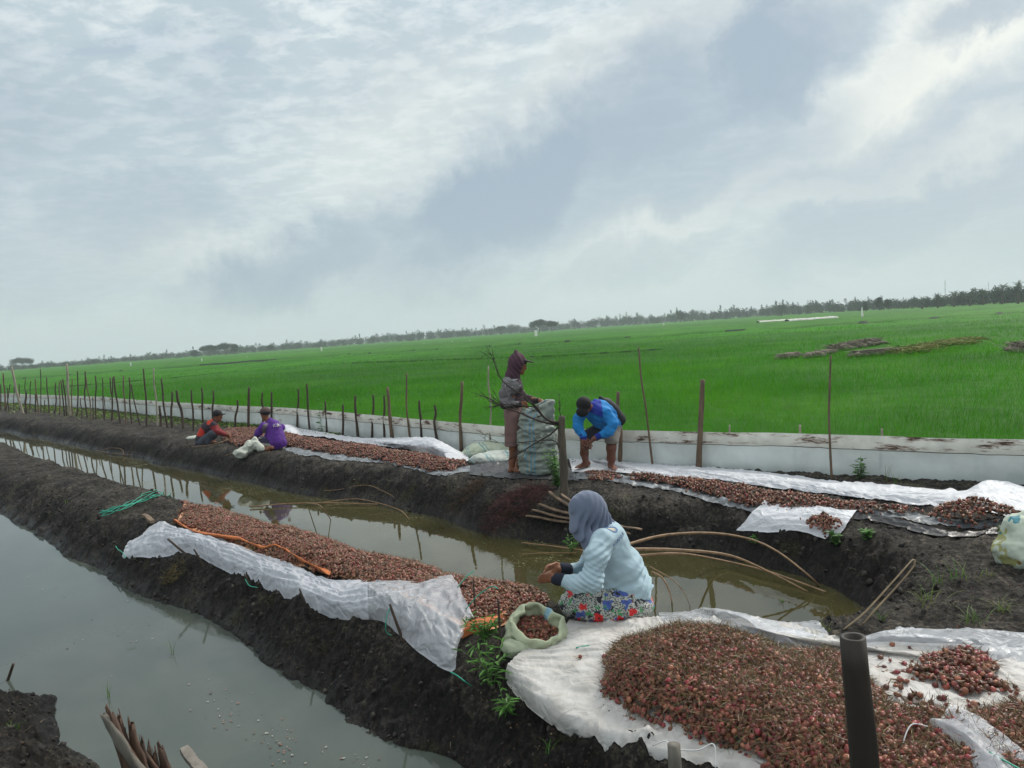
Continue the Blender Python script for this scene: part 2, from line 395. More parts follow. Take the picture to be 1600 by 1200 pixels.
def water(name, poly, z, deep, label, rough=.03, ior=1.4, alg=False, grow=.5):
    p = np.array(poly); 
    me = bpy.data.meshes.new(name); 
    # widen each outline under the banks
    c = []
    n = len(p)
    for i in range(n):
        a, b_, d_ = p[i-1], p[i], p[(i+1) % n]; t1 = (b_-a)/np.linalg.norm(b_-a); t2 = (d_-b_)/np.linalg.norm(d_-b_); t = t1+t2; t /= np.linalg.norm(t)
        ar = np.sum(p[:, 0]*np.roll(p[:, 1], -1)-np.roll(p[:, 0], -1)*p[:, 1]); nn = np.array([t[1], -t[0]])*(1 if ar > 0 else -1); c.append(b_+nn*grow)
    me.from_pydata([(x, y, z) for x, y in c], [], [list(range(n))]); me.update()
    m = bpy.data.materials.new(name); m.use_nodes = True; nt = m.node_tree; N = nt.nodes.new; L = nt.links.new; b = nt.nodes['Principled BSDF']
    geo = N('ShaderNodeNewGeometry'); pos = geo.outputs['Position']
    b.inputs['Roughness'].default_value = rough; b.inputs['IOR'].default_value = ior
    n1 = N('ShaderNodeTexNoise'); L(pos, n1.inputs['Vector']); n1.inputs['Scale'].default_value = .9; n1.inputs['Detail'].default_value = 5
    mx = N('ShaderNodeMix'); mx.data_type = 'RGBA'; L(n1.outputs[0], mx.inputs[0]); mx.inputs[6].default_value = (*[q*.75 for q in deep], 1); mx.inputs[7].default_value = (*[q*1.3 for q in deep], 1)
    base = mx.outputs[2]
    if alg:
        n3 = N('ShaderNodeTexNoise'); L(pos, n3.inputs['Vector']); n3.inputs['Scale'].default_value = 38; n3.inputs['Detail'].default_value = 6; n3.inputs['Roughness'].default_value = .7
        n4 = N('ShaderNodeTexNoise'); L(pos, n4.inputs['Vector']); n4.inputs['Scale'].default_value = 1.3; n4.inputs['Detail'].default_value = 3
        ad = N('ShaderNodeMath'); ad.operation = 'MULTIPLY_ADD'; L(n4.outputs[0], ad.inputs[0]); ad.inputs[1].default_value = .55; L(n3.outputs[0], ad.inputs[2])
        gt = N('ShaderNodeMapRange'); L(ad.outputs[0], gt.inputs[0]); gt.inputs[1].default_value = .925; gt.inputs[2].default_value = .96
        m3 = N('ShaderNodeMix'); m3.data_type = 'RGBA'; L(gt.outputs[0], m3.inputs[0]); L(base, m3.inputs[6]); m3.inputs[7].default_value = (.13, .13, .05, 1); base = m3.outputs[2]
        rg = N('ShaderNodeMapRange'); L(gt.outputs[0], rg.inputs[0]); rg.inputs[3].default_value = rough; rg.inputs[4].default_value = .7; L(rg.outputs[0], b.inputs['Roughness'])
    L(base, b.inputs['Base Color'])
    n2 = N('ShaderNodeTexNoise'); L(pos, n2.inputs['Vector']); n2.inputs['Scale'].default_value = 6; n2.inputs['Detail'].default_value = 3
    bp = N('ShaderNodeBump'); bp.inputs['Distance'].default_value = .0007; L(n2.outputs[0], bp.inputs['Height']); L(bp.outputs[0], b.inputs['Normal'])
    tag(obj(name, me, m), label, kind='structure')
water('pond_water', POND, -.40, (.062, .075, .064), 'still grey-green water of the flooded furrow in front', rough=.045, ior=1.36)
water('ditch_water', TRENCH, -.402, (.046, .043, .017), 'olive green water in the ditch between the beds', ior=1.55, alg=True, rough=.02)

# ------------------------------------------------------------------ rice field
def line_y(pts, x):                  # bund drawn as a ground polyline
    p = np.array(pts); o = np.argsort(p[:, 0]); return np.interp(x, p[o, 0], p[o, 1])
B1 = [at(px, py, .38)[:2] for px, py in [(-250, 611), (0, 593), (250, 575), (500, 556), (800, 538), (1100, 519), (1350, 503), (1600, 486), (1900, 463)]]
B2 = [at(px, py, .38)[:2] for px, py in [(-250, 630), (0, 611), (300, 585), (500, 566.5), (800, 556), (1000, 545)]]
def bundmask(x, y):
    r = np.hypot(x, y); g1 = np.abs(y-line_y(B1, x)); g2 = np.abs(y-line_y(B2, x))
    return np.maximum(1-g1/np.where(r > 45, 4.2, 3.0), (1-g2/2.4)*(x < 8)*.55).clip(0, 1)
def canopy_h(x, y):
    r = np.hypot(x, y)
    return .24+.10*np.clip((r-30)/60, 0, 1)+.03*fbm(x*.25, y*.25, 0, 3, 77)+.05*(y > line_y(B1, x))-.42*(bundmask(x, y) > .35)*np.clip((r-20)/10, 0, 1)
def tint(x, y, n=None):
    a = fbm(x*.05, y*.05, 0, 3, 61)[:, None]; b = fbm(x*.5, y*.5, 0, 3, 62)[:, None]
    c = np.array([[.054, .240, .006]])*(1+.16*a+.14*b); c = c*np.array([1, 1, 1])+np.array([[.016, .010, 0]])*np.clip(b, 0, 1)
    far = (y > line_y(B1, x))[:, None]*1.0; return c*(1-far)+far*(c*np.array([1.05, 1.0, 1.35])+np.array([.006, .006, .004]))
def rice():
    Vs, Fs, Cs, n0 = [], [], [], 0
    # continuous canopy, coarse with distance
    aa = np.radians(np.arange(-52, 52, .25)); rr = np.concatenate([np.geomspace(5, 60, 260)[:-1], np.geomspace(60, 900, 110)])
    A, Rr = np.meshgrid(aa, rr); x = Rr*np.sin(A); y = Rr*np.cos(A); fl = x.ravel(), y.ravel()
    z = canopy_h(*fl)+.02*fbm(fl[0]*3, fl[1]*3, 0, 2, 8)+np.where(Rr.ravel() > 60, .06*perl(fl[0]*.7, fl[1]*.35, 0, 4), 0)
    V = np.stack([*fl, z], -1); na = len(aa); i = np.arange(len(rr)-1)[:, None]; j = np.arange(na-1)[None]
    F = np.stack([i*na+j, i*na+j+1, (i+1)*na+j+1, (i+1)*na+j], -1).reshape(-1, 4)
    keep = (fl[1] > fence_y(fl[0])+.18); F = F[keep[F].all(1)]
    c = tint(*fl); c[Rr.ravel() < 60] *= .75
    bm = bundmask(*fl) > .30; c[bm] = [.014, .034, .010]   # bare muddy bunds between the plots
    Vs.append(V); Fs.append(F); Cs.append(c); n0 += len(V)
    # blades: arcs of three quads, thinning out and widening with distance
    for r0, r1, dens, w, seg, hb in [(6, 17, 620, .0055, 3, .44), (17, 28, 300, .009, 3, .44), (28, 48, 110, .016, 2, .42), (48, 90, 24, .035, 2, .42), (90, 170, 4.0, .09, 1, .42)]:
        am = R(45); area = (r1*r1-r0*r0)*am; N = int(area*dens)
        a = rng.uniform(-am, am, N); r = np.sqrt(rng.uniform(r0*r0, r1*r1, N)); x = r*np.sin(a); y = r*np.cos(a)
        if r1 <= 28:                 # planted in hills
            x = np.round(x/.17)*.17+rng.normal(0, .028, N); y = np.round(y/.17)*.17+rng.normal(0, .028, N)
        k = (y > fence_y(x)+.22) & ~((bundmask(x, y) > .3) & (np.hypot(x, y) > 24)); x, y = x[k], y[k]; N = len(x)
        h = hb*(1+.10*fbm(x*.6, y*.6, 0, 2, 13))*rng.uniform(.72, 1.12, N); th = rng.uniform(0, 2*math.pi, N); lean = rng.uniform(.04, .20, N)*rng.uniform(.5, 1.3, N)
        fx, fy = np.cos(th), np.sin(th); ph = rng.uniform(0, 2*math.pi, N); sx, sy = np.cos(ph), np.sin(ph)
        rows = []
        for s in range(seg+1):
            t = s/seg; d = lean*t**2.2*1.6; zz = .02+h*(t-.22*t**3*(lean/.15)); ww = w*(1-.92*t**1.6)*.5*rng.uniform(.8, 1.2, N)
            cx, cy = x+fx*d, y+fy*d
            rows += [np.stack([cx-sx*ww, cy-sy*ww, zz], -1), np.stack([cx+sx*ww, cy+sy*ww, zz], -1)]
        V = np.stack(rows, 1).reshape(-1, 3); m = 2*(seg+1); b = np.arange(N)[:, None]*m
        F = np.concatenate([np.stack([b[:, 0]+2*s, b[:, 0]+2*s+1, b[:, 0]+2*s+3, b[:, 0]+2*s+2], -1) for s in range(seg)])
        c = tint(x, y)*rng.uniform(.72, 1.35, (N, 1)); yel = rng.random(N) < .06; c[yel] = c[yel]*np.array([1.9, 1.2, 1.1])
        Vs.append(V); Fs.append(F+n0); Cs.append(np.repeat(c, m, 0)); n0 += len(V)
    me = mesh('rice_field', np.concatenate(Vs), np.concatenate(Fs), np.concatenate(Cs))
    o = obj('rice_field', me, mat('rice', attr=True, rough=.6, var=.18, vscale=3, trans=.42, spec=.08))
    tag(o, 'bright green young rice standing close beyond the white barrier', 'rice field', kind='stuff')
rice()

# ------------------------------------------------------------------ white barrier along the field
def barrier():
    t = empty('plastic_barrier', (1.2, 9.92, 0), 'low white plastic barrier with a rust-stained top band along the rice field', 'barrier')
    p = spline(FENCE, 900); k = len(p)
    L = np.concatenate([[0], np.cumsum(np.linalg.norm(np.diff(p, axis=0), axis=1))])
    T = np.gradient(p, axis=0); T /= np.linalg.norm(T, axis=1)[:, None]; Nn = np.stack([T[:, 1], -T[:, 0]], -1); Nn *= np.where((Nn[:, 1:2] > 0), -1, 1)  # toward camera
    top = .45+.018*perl(L*.35, 0, 0, 3)+.008*perl(L*1.7, 0, 0, 4)
    g = np.array([float(gz(np.array([a]), np.array([b]))[0]) for a, b in p]); base = np.minimum(g, .02)-.06
    def strip(z0, z1, rows, off, amp, seed):
        V = []
        for s in np.linspace(0, 1, rows):
            z = z0*(1-s)+z1*s; o = off(s)+amp*(perl(L*1.1, s*1.5, 0, seed)+.5*perl(L*3.1, s*3, 0, seed+1))
            V.append(np.stack([p[:, 0]+Nn[:, 0]*o, p[:, 1]+Nn[:, 1]*o, z], -1))
        V = np.stack(V).reshape(-1, 3); i = np.arange(rows-1)[:, None]; j = np.arange(k-1)[None]
        return V, np.stack([i*k+j, i*k+j+1, (i+1)*k+j+1, (i+1)*k+j], -1).reshape(-1, 4)
    mid = top-.135
    V, F = strip(base, mid, 8, lambda s: 0, .012, 5)
    sheet_m = mat('barrier_sheet', (.56, .61, .60), rough=.45, var=.2, vscale=1.8, bump=.004, bscale=9, trans=.12)
    settle(obj('sheet', mesh('sheet', V, F), sheet_m), t)
    V, F = strip(mid-.012, top, 7, lambda s: .010+.008*math.sin(s*math.pi), .004, 5)
    m = mat('stained_band', (.70, .69, .62), rough=.6, var=.15, vscale=6, bump=.004, bscale=30)
    nt = m.node_tree; b = nt.nodes['Principled BSDF']; N = nt.nodes.new; Lk = nt.links.new
    src = b.inputs['Base Color'].links[0].from_socket
    geo = N('ShaderNodeNewGeometry'); mp = N('ShaderNodeMapping'); Lk(geo.outputs[0], mp.inputs[0]); mp.inputs[3].default_value = (1, 1, 5.5)
    n = N('ShaderNodeTexNoise'); Lk(mp.outputs[0], n.inputs['Vector']); n.inputs['Scale'].default_value = 2.1; n.inputs['Detail'].default_value = 9; n.inputs['Roughness'].default_value = .72
    r = N('ShaderNodeValToRGB'); Lk(n.outputs[0], r.inputs[0]); e = r.color_ramp.elements; e[0].position = .53; e[0].color = (0, 0, 0, 1); e[1].position = .62; e[1].color = (1, 1, 1, 1)
    r2 = N('ShaderNodeValToRGB'); Lk(n.outputs[0], r2.inputs[0]); e = r2.color_ramp.elements; e[0].position = .54; e[0].color = (.22, .10, .045, 1); e[1].position = .66; e[1].color = (.035, .022, .015, 1)
    mx = N('ShaderNodeMix'); mx.data_type = 'RGBA'; Lk(r.outputs[0], mx.inputs[0]); Lk(src, mx.inputs[6]); Lk(r2.outputs[0], mx.inputs[7]); Lk(mx.outputs[2], b.inputs['Base Color'])
    settle(obj('top_band', mesh('top_band', V, F), m), t)
    # dark sag line under the band
    bf = Buf(); q = np.stack([p[:, 0]+Nn[:, 0]*.022, p[:, 1]+Nn[:, 1]*.022, mid-.016+.006*perl(L*9, 0, 0, 9)], -1)
    tube(bf, q[60:], .0035, 4, cap=False); settle(bf.build('cord', mat('dark_cord', (.03, .028, .025), .8)), t)
barrier()

# ------------------------------------------------------------------ stakes
WOODS = {'d': mat('dark_bamboo', (.060, .042, .030), .75, var=.45, vscale=20, bump=.003, bscale=60, aniso=(1, 1, .25)),
         'm': mat('brown_bamboo', (.13, .088, .055), .65, var=.4, vscale=18, bump=.003, bscale=60, aniso=(1, 1, .25)),
         'k': mat('black_bamboo', (.026, .020, .015), .6, var=.5, vscale=16, bump=.002, bscale=50, aniso=(1, 1, .15)), 'g': mat('grey_wood', (.13, .12, .10), .8, var=.4, vscale=18, bump=.004, bscale=60, aniso=(1, 1, .2)), 'r': mat('rotten_bamboo', (.085, .050, .034), .8, var=.5, vscale=22, bump=.004, bscale=60, aniso=(1, 1, .2)),
         'l': mat('pale_bamboo', (.30, .27, .21), .7, var=.3, vscale=18, bump=.003, bscale=60, aniso=(1, 1, .25))}
def stake(name, top, bot, w, wood, label, cat='stake', group=None, Y=None, bend=.01, sink=.1, nodes=.22, hollow=False, seg=7):
    if Y is None:
        b = on(*bot); d_ = ray(*bot); ys = np.linspace(4, 60, 1200); yf = ys[int(np.argmax(ys > fence_y(d_[0]*ys)))]-.10
        if b[1] > yf: b = P(*bot, yf)
    else: b = P(*bot, Y)
    tp = P(*top, b[1]+random.uniform(-.03, .03)); r = w/FPX*b[1]/2*(.82 if w < 9 else 1)
    dirv = (b-tp)/np.linalg.norm(b-tp); b2 = b+dirv*sink
    mid = (tp+b2)/2+np.array([random.uniform(-bend, bend), random.uniform(-bend, bend), 0]); q1 = (tp*.75+b2*.25)+np.array([random.uniform(-bend, bend)*.6, 0, 0])
    bf = Buf(); br_ = name == 'broken_bamboo'; tube(bf, [b2, mid, q1, tp], [r*1.1, r, r*(.55 if br_ else .86)], seg, 16, nodes=nodes, wob=.45 if br_ else .12, hollow=hollow, jag=.09 if name == 'broken_bamboo' else 0)
    V = np.concatenate(bf.V)-b; me = mesh(name, V, bf.F); o = obj(name, me, WOODS[wood], loc=b); tag(o, label, cat, group); return o
G = 'stakes along the white barrier'
ST = [((1298, 555), (1300, 747), 4.5, 'm', 'tall thin cane standing alone before the right half of the barrier'),
 ((1098, 593), (1092, 728), 9, 'm', 'thick jointed bamboo stake right of the thin crooked cane, before the barrier'),
 ((998, 543), (1019, 722), 4, 'm', 'tall thin crooked cane leaning left, right of the bending person in blue'),
 ((966, 612), (968, 724), 8, 'm', 'thick bamboo stake directly behind the bending person in blue'),
 ((763, 572), (765, 684), 3.4, 'l', 'slim pale cane just left of the hooded standing person'),
 ((722, 596), (721, 698), 6.5, 'm', 'stout brown stake at the right end of the draped white sheet hump'),
 ((679, 633), (682, 678), 5, 'd', 'short stake rising behind the white sheet hump, left of the stout one'),
 ((655, 626), (658, 674), 5, 'd', 'short dark stake behind the left slope of the white sheet hump'),
 ((635, 582), (640, 678), 3.6, 'm', 'tall slim cane between the paired stakes and the sheet hump'),
 ((605, 605), (613, 688), 6.5, 'm', 'thicker leaning stake of the touching pair near the barrier middle'),
 ((600, 618), (601, 687), 4.5, 'd', 'thinner upright stake of the touching pair near the barrier middle'),
 ((583, 617), (581, 684), 4.5, 'd', 'dark upright stake just left of the touching pair'),
 ((555, 618), (559, 682), 5, 'd', 'dark stake second to the left of the touching pair'),
 ((536, 632), (535, 682), 4.5, 'd', 'shortest dark stake between two longer ones left of the touching pair'),
 ((508, 627), (510, 676), 4, 'd', 'short dark stake with a green weed beside it'),
 ((479, 599), (484, 675), 4, 'd', 'tall dark stake just right of the person in purple, leaning left'),
 ((466, 607), (464, 668), 4, 'd', 'upright dark stake closest to the right shoulder of the person in purple'),
 ((424, 612), (424, 660), 4, 'd', 'stake hidden behind the head of the person in purple, right one'),
 ((410, 613), (409, 668), 4, 'd', 'stake just left of the cap of the person in purple'),
 ((389, 605), (388, 676), 5, 'd', 'thick dark stake midway between the two squatting people'),
 ((371, 625), (369, 673), 4, 'd', 'short dark stake right of the squatting person in red'),
 ((333, 610), (333, 662), 3.5, 'd', 'dark stake rising behind the cap of the person in red'),
 ((315, 606), (317, 662), 3.5, 'd', 'dark stake just left of the head of the person in red'),
 ((299, 609), (302, 672), 3.5, 'd', 'dark stake second to the left of the person in red'),
 ((276, 610), (286, 670), 5, 'd', 'thick crooked stake leaning left, third from the person in red'),
 ((269, 612), (269, 668), 4, 'd', 'upright dark stake left of the thick crooked one'),
 ((252, 592), (262, 668), 3.5, 'd', 'long dark stake leaning left at the left of the red squatting person'),
 ((249, 634), (251, 666), 4.5, 'd', 'stubby dark stake no higher than the barrier'),
 ((240, 575), (246, 665), 3, 'l', 'tallest pale cane in the stakes left of the red squatting person'),
 ((224, 576), (229, 666), 3.2, 'd', 'tall dark stake left of the tallest pale cane'),
 ((104, 568), (110, 650), 4.5, 'l', 'thick pale pole standing tall in the dense far left row'),
 ((18, 573), (36, 646), 4.5, 'l', 'pale pole leaning hard to the left at the far left end'),
 ((41, 611), (42, 646), 3.6, 'd', 'short dark stake beside the leaning pale pole')]
for t_, b_, w, k, lab in ST: stake('stake', t_, b_, w, k, lab, group=G, nodes=.3 if w > 5 else None, bend=.03)
for (t_, b_, w) in [((202, 590), (206, 663), 3), ((205, 600), (219, 664), 2.6), ((193, 587), (197, 663), 3), ((178, 588), (188, 661), 3.4), ((176, 590), (176, 657), 2.6), ((172, 590), (174, 658), 2.6),
                    ((160, 590), (163, 656), 2.2), ((149, 587), (150, 656), 2.8), ((135, 590), (142, 655), 2.4), ((133, 580), (137, 653), 2.8), ((121, 580), (120, 652), 2.6), ((113, 592), (113, 650), 2.2),
                    ((98, 592), (104, 650), 2.8), ((95, 594), (101, 650), 2.6), ((93, 596), (93, 648), 2.4), ((87, 598), (85, 647), 2.6), ((73, 590), (77, 646), 2.4), ((63, 576), (64, 644), 1.8), ((55, 592), (61, 646), 2.6),
                    ((55, 615), (55, 644), 3), ((48, 595), (46, 641), 1.8), ((30, 600), (31, 641), 1.8), ((22, 603), (22, 641), 1.6), ((5, 583), (8, 641), 3), ((12, 606), (14, 641), 1.8), ((1, 600), (1, 641), 2.4),
                    ((126, 622), (128, 652), 2), ((145, 620), (146, 655), 2), ((70, 625), (68, 645), 1.8), ((16, 600), (9, 642), 2), ((162, 618), (163, 657), 1.8), ((40, 592), (38, 644), 1.6)]:
    stake('stake', t_, b_, w, 'd' if random.random() < .8 else 'm', 'thin dark stake in the dense thicket of stakes at the far left of the barrier', group='thicket of thin stakes at the far left', nodes=None, bend=.04, seg=5)
for i, (px, py, dw) in enumerate([(1140, 664, 4), (1250, 664, 5), (1378, 670, 5), (1533, 686, 6)]):
    Yb = [9.1, 8.55, 7.95, 7.5][i]
    stake('peg', (px, py), (px+1, py+50), dw, 'l', 'sawn peg top poking above the barrier band, ' + ['nearest the thick jointed stake', 'just left of the lone tall cane', 'just right of the lone tall cane', 'nearest the right edge'][i],
          'peg', 'pegs behind the barrier', Y=Yb, nodes=None, bend=.0, sink=.1)

# ------------------------------------------------------------------ plastic sheets
def sheetmesh(rows, nu, nv, wr=.012, seed=0, fold=None, thick=.002, zmin=None, edge=.0, wdir=(3, 9)):
    """rows: lists of 3-D points from near to far; skinned into a crumpled cloth"""
    A = np.stack([spline(r, nu) for r in rows]); m = len(rows)
    t = np.linspace(0, m-1, nv); out = np.stack([spline(A[:, i], nv) if m > 2 else A[0, i]*(1-t[:, None])+A[1, i]*t[:, None] for i in range(nu)], 1)
    u = np.linspace(0, 1, nu)[None]; v = np.linspace(0, 1, nv)[:, None]
    Ls = np.linalg.norm(np.diff(A[0], axis=0), axis=1).sum(); Lv = max(np.linalg.norm(A[-1, nu//2]-A[0, nu//2]), .2)
    U, Vv = u*Ls+0*v, v*Lv+0*u
    w1 = 1-np.abs(fbm(U*wdir[0]+.6*Vv, Vv*wdir[1]-.8*U, 0, 3, seed)); w2 = 1-np.abs(fbm(U*11+Vv*5, Vv*12-U*4, 0, 3, seed+9))
    out[..., 2] += wr*(1.5*(w1-.6)+.55*(w2-.6)); out[..., 0] += wr*.4*perl(U*6, Vv*6, 0, seed+3)
    g = gfull(out[..., 0].ravel(), out[..., 1].ravel()).reshape(out.shape[:2])+.008
    out[..., 2] = np.maximum(out[..., 2], g) if zmin is None else out[..., 2]
    V = out.reshape(-1, 3); i = np.arange(nv-1)[:, None]; j = np.arange(nu-1)[None]
    F = np.stack([i*nu+j, i*nu+j+1, (i+1)*nu+j+1, (i+1)*nu+j], -1).reshape(-1, 4)
    return V, F
white_m = mat('white_sheet', (.66, .68, .72), rough=.5, var=.07, vscale=5, bump=.003, bscale=45, trans=.15, crease=.022)
clear_m = mat('clear_sheet', (.72, .75, .80), rough=.22, var=.08, vscale=9, bump=.004, bscale=50, trans=.1, transp=.48, spec=.6, crease=.03)
half_m = mat('thin_white_sheet', (.68, .71, .77), rough=.35, var=.08, vscale=7, bump=.004, bscale=50, trans=.2, transp=.24, crease=.026)
silver_m = mat('silver_mulch', (.22, .24, .26), rough=.38, col2=(.07, .075, .08), vscale=9, bump=.005, bscale=30, crease=.02)
dirty_m = mat('dirty_white_sheet', (.58, .57, .55), rough=.6, col2=(.47, .45, .42), vscale=7, bump=.003, bscale=35, trans=.1, crease=.018)
black_m = mat('black_mulch', (.012, .012, .014), rough=.35, var=.2, bump=.004, bscale=30)
def ons(lst, dz=0.0): return [on(px, py, (o[0] if o else 0)+dz) for px, py, *o in lst]
def sheet(name, rows, m, label, cat='plastic sheet', group=None, nu=120, nv=30, wr=.012, seed=0, parent=None, **k):
    V, F = sheetmesh([ons(r) for r in rows], nu, nv, wr, seed, **k)
    o = obj(name, mesh(name, V, F), m)
    if parent is None: tag(o, label, cat, group)
    else: settle(o, parent)
    return o
# middle bed: rumpled sheet hanging over the near bank
E0 = on(560, 935)
t = empty('rolled_sheet', (E0[0], E0[1], -.1), 'long white plastic sheet gathered along the pond side of the middle bed', 'plastic sheet')
sheet('opaque_part', [[(192, 877), (245, 873), (300, 868), (345, 890), (400, 917), (470, 945), (530, 970), (575, 970)],
                      [(191, 868, .05), (245, 852, .08), (300, 850, .09), (345, 868, .10), (400, 893, .10), (470, 920, .11), (530, 945, .12), (575, 945, .12)],
                      [(200, 850, .03), (247, 834, .07), (292, 836, .10), (340, 848, .10), (400, 874, .10), (470, 900, .10), (530, 925, .12), (575, 920, .12)],
                      [(215, 843, .01), (248, 816, .05), (280, 826, .06), (335, 838, .04), (400, 864, .03), (450, 880, .03), (510, 905, .03), (575, 908, .03)]], half_m, '', nu=260, nv=46, wr=.019, seed=4, parent=t, wdir=(2.2, 14))
sheet('clear_part', [[(573, 970), (600, 975), (622, 992), (665, 1030), (700, 1051), (712, 1048)],
                     [(573, 946, .12), (610, 950, .12), (640, 965, .12), (680, 1000, .08), (705, 1025, .04), (714, 1020, .02)],
                     [(573, 922, .12), (610, 928, .12), (650, 935, .12), (690, 962, .10), (722, 972, .08), (730, 975, .06)],
                     [(573, 908, .03), (610, 907, .05), (650, 908, .06), (705, 898, .10), (725, 935, .10), (742, 963, .08)]], clear_m, '', nu=120, nv=50, wr=.020, seed=14, parent=t, wdir=(5, 7))
# orange ground cloth under the middle pile
or_m = mat('orange_cloth', (.42, .125, .035), rough=.7, var=.3, vscale=12, bump=.004, bscale=60)
pe_m = mat('peach_cloth', (.50, .27, .15), rough=.8, var=.2, vscale=12, bump=.003, bscale=80)
t = empty('orange_cloth', on(560, 880), 'orange ground cloth with a curled rim under the middle shallot bed', 'ground cloth')
sheet('cloth', [[(275, 820), (330, 842), (400, 868), (500, 895), (620, 930), (735, 985), (800, 975)], [(285, 800), (360, 810), (450, 835), (560, 865), (680, 890), (800, 925), (880, 930)],
                [(300, 792), (390, 800), (500, 822), (640, 862), (760, 893), (850, 905), (900, 930)]], pe_m, '', nu=150, nv=40, wr=.005, seed=6, parent=t)
sheet('rim', [[(270, 815, .01), (300, 833, .0), (340, 842, .02), (375, 846, .0), (410, 862, .0), (430, 857, .01), (470, 880, .0), (515, 902, .0)],
              [(272, 812, .07), (300, 829, .07), (340, 836, .09), (375, 841, .08), (410, 855, .08), (432, 851, .09), (470, 873, .08), (515, 896, .07)],
              [(276, 812, .02), (304, 828, .01), (344, 835, .02), (378, 840, .02), (412, 852, .01), (436, 851, .02), (474, 873, .01), (520, 892, .01)]], or_m, '', nu=140, nv=12, wr=.010, seed=7, parent=t)
sheet('rim', [[(722, 1000, .0), (740, 992, .0), (765, 985, .0), (792, 968, .0)], [(720, 985, .05), (740, 974, .06), (765, 968, .05), (790, 955, .05)], [(722, 978, .03), (742, 968, .04), (767, 962, .03), (792, 948, .03)]],
      or_m, '', nu=50, nv=10, wr=.01, seed=8, parent=t)
sheet('rim', [[(735, 872, .01), (770, 882, .01), (835, 900, .01)], [(733, 866, .05), (770, 877, .05), (835, 893, .04)]], or_m, '', nu=50, nv=8, wr=.01, seed=9, parent=t)
# near bed: big white sheet
t = empty('white_ground_sheet', on(1000, 1080), 'big white sheet under the seated person and the nearest shallot heap', 'plastic sheet')
ROWN = [[(790, 1060, -.02), (800, 1085, -.02), (860, 1140, -.02), (930, 1172, -.0), (1010, 1196, .0), (1120, 1215, .0), (1300, 1260, .0), (1700, 1330, 0)],
        [(793, 1040, .10), (830, 1075, .10), (885, 1118, .10), (950, 1145, .09), (1025, 1170, .07), (1130, 1190, .05), (1300, 1230, .02), (1700, 1290, .02)],
        [(815, 1018, .05), (850, 1045, .05), (905, 1085, .05), (965, 1118, .04), (1045, 1145, .03), (1160, 1160, .02), (1320, 1180, .02), (1700, 1220, .02)],
        [(850, 1000, .02), (900, 1020, .02), (960, 1050, .02), (1040, 1080, .02), (1120, 1090, .02), (1250, 1090, .02), (1400, 1090, .02), (1700, 1110, .02)],
        [(885, 975, .02), (930, 985, .02), (990, 1000, .02), (1060, 1010, .02), (1150, 1020, .02), (1290, 1030, .02), (1420, 1035, .02), (1700, 1050, .02)],
        [(900, 950, .02), (960, 950, .02), (1025, 960, .02), (1085, 962, .02), (1160, 975, .02), (1290, 1006, .02), (1400, 1002, .02), (1700, 1020, .02)]]
sheet('ground_cloth', ROWN, dirty_m, '', nu=260, nv=170, wr=.010, seed=21, parent=t)
sheet('clear_edge', [[(1030, 965, .03), (1080, 966, .03), (1140, 980, .03), (1200, 1000, .03), (1285, 1010, .03)], [(1030, 952, .05), (1080, 948, .07), (1140, 958, .08), (1200, 978, .06), (1288, 1000, .03)],
                     [(1028, 948, .02), (1090, 940, .05), (1150, 950, .05), (1210, 968, .03), (1295, 994, .01)]], clear_m, '', nu=110, nv=24, wr=.016, seed=23, parent=t)
sheet('clear_edge', [[(1345, 1008, .03), (1400, 1006, .03), (1480, 1018, .03), (1600, 1035, .03), (1750, 1050, .03)], [(1345, 1000, .04), (1400, 992, .07), (1480, 998, .08), (1600, 1006, .07), (1750, 1020, .06)],
                     [(1350, 996, .01), (1410, 980, .03), (1480, 982, .03), (1600, 988, .03), (1750, 996, .03)]], clear_m, '', nu=110, nv=24, wr=.016, seed=24, parent=t)
sheet('loose_clear_film', [[(1440, 1135, .11), (1470, 1152, .11), (1510, 1182, .11), (1530, 1220, .10)], [(1465, 1118, .15), (1505, 1130, .18), (1545, 1158, .16), (1570, 1215, .12)],
                      [(1490, 1105, .14), (1535, 1122, .14), (1585, 1160, .13), (1625, 1195, .12)]], clear_m, '', nu=60, nv=30, wr=.018, seed=25, parent=t)
# back-left bed
sheet('white_sheet_strip', [[(440, 680, .0), (500, 682, .03), (560, 692, .03), (640, 703, .03), (690, 715, .02), (732, 722, .0)], [(436, 665, .06), (500, 675, .04), (560, 686, .05), (635, 694, .14), (680, 698, .18), (732, 715, .02)],
      [(438, 664, .12), (475, 672, .04), (560, 684, .04), (630, 684, .14), (672, 684, .26), (700, 696, .16), (732, 712, .01)]], white_m, 'crumpled white sheet rising in a hump behind the back left shallot strip', group='cover sheets on the back bed', nu=150, nv=24, wr=.022, seed=31)
sheet('white_sheet_hood', [[(436, 683, .0), (450, 683, .02), (475, 680, 0)], [(436, 668, .12), (452, 668, .16), (476, 675, .02)], [(438, 663, .12), (455, 664, .12), (474, 673, .0)]], white_m,
      'small white sheet bulge right behind the person in purple', group='cover sheets on the back bed', nu=40, nv=20, wr=.018, seed=32)
sheet('white_sheet_corner', [[(700, 722, .05), (708, 728, .03), (728, 712, .03)], [(692, 702, .12), (712, 708, .10), (730, 705, .05)]], white_m, 'pointed white sheet corner lying on the right end of the back left shallots', nu=20, nv=10, wr=.01, seed=33)
sheet('mulch_film', [[(412, 700), (440, 702), (470, 713), (495, 712), (510, 718), (560, 722), (600, 725), (640, 733), (672, 742), (700, 744), (735, 738)],
                     [(420, 690), (450, 690), (500, 700), (530, 706), (560, 710), (600, 716), (640, 722), (680, 728), (700, 732), (735, 728)]], silver_m,
      'silver grey mulch film showing along the front of the back left shallot strip', 'mulch film', 'mulch films on the back bed', nu=220, nv=20, wr=.016, seed=35)
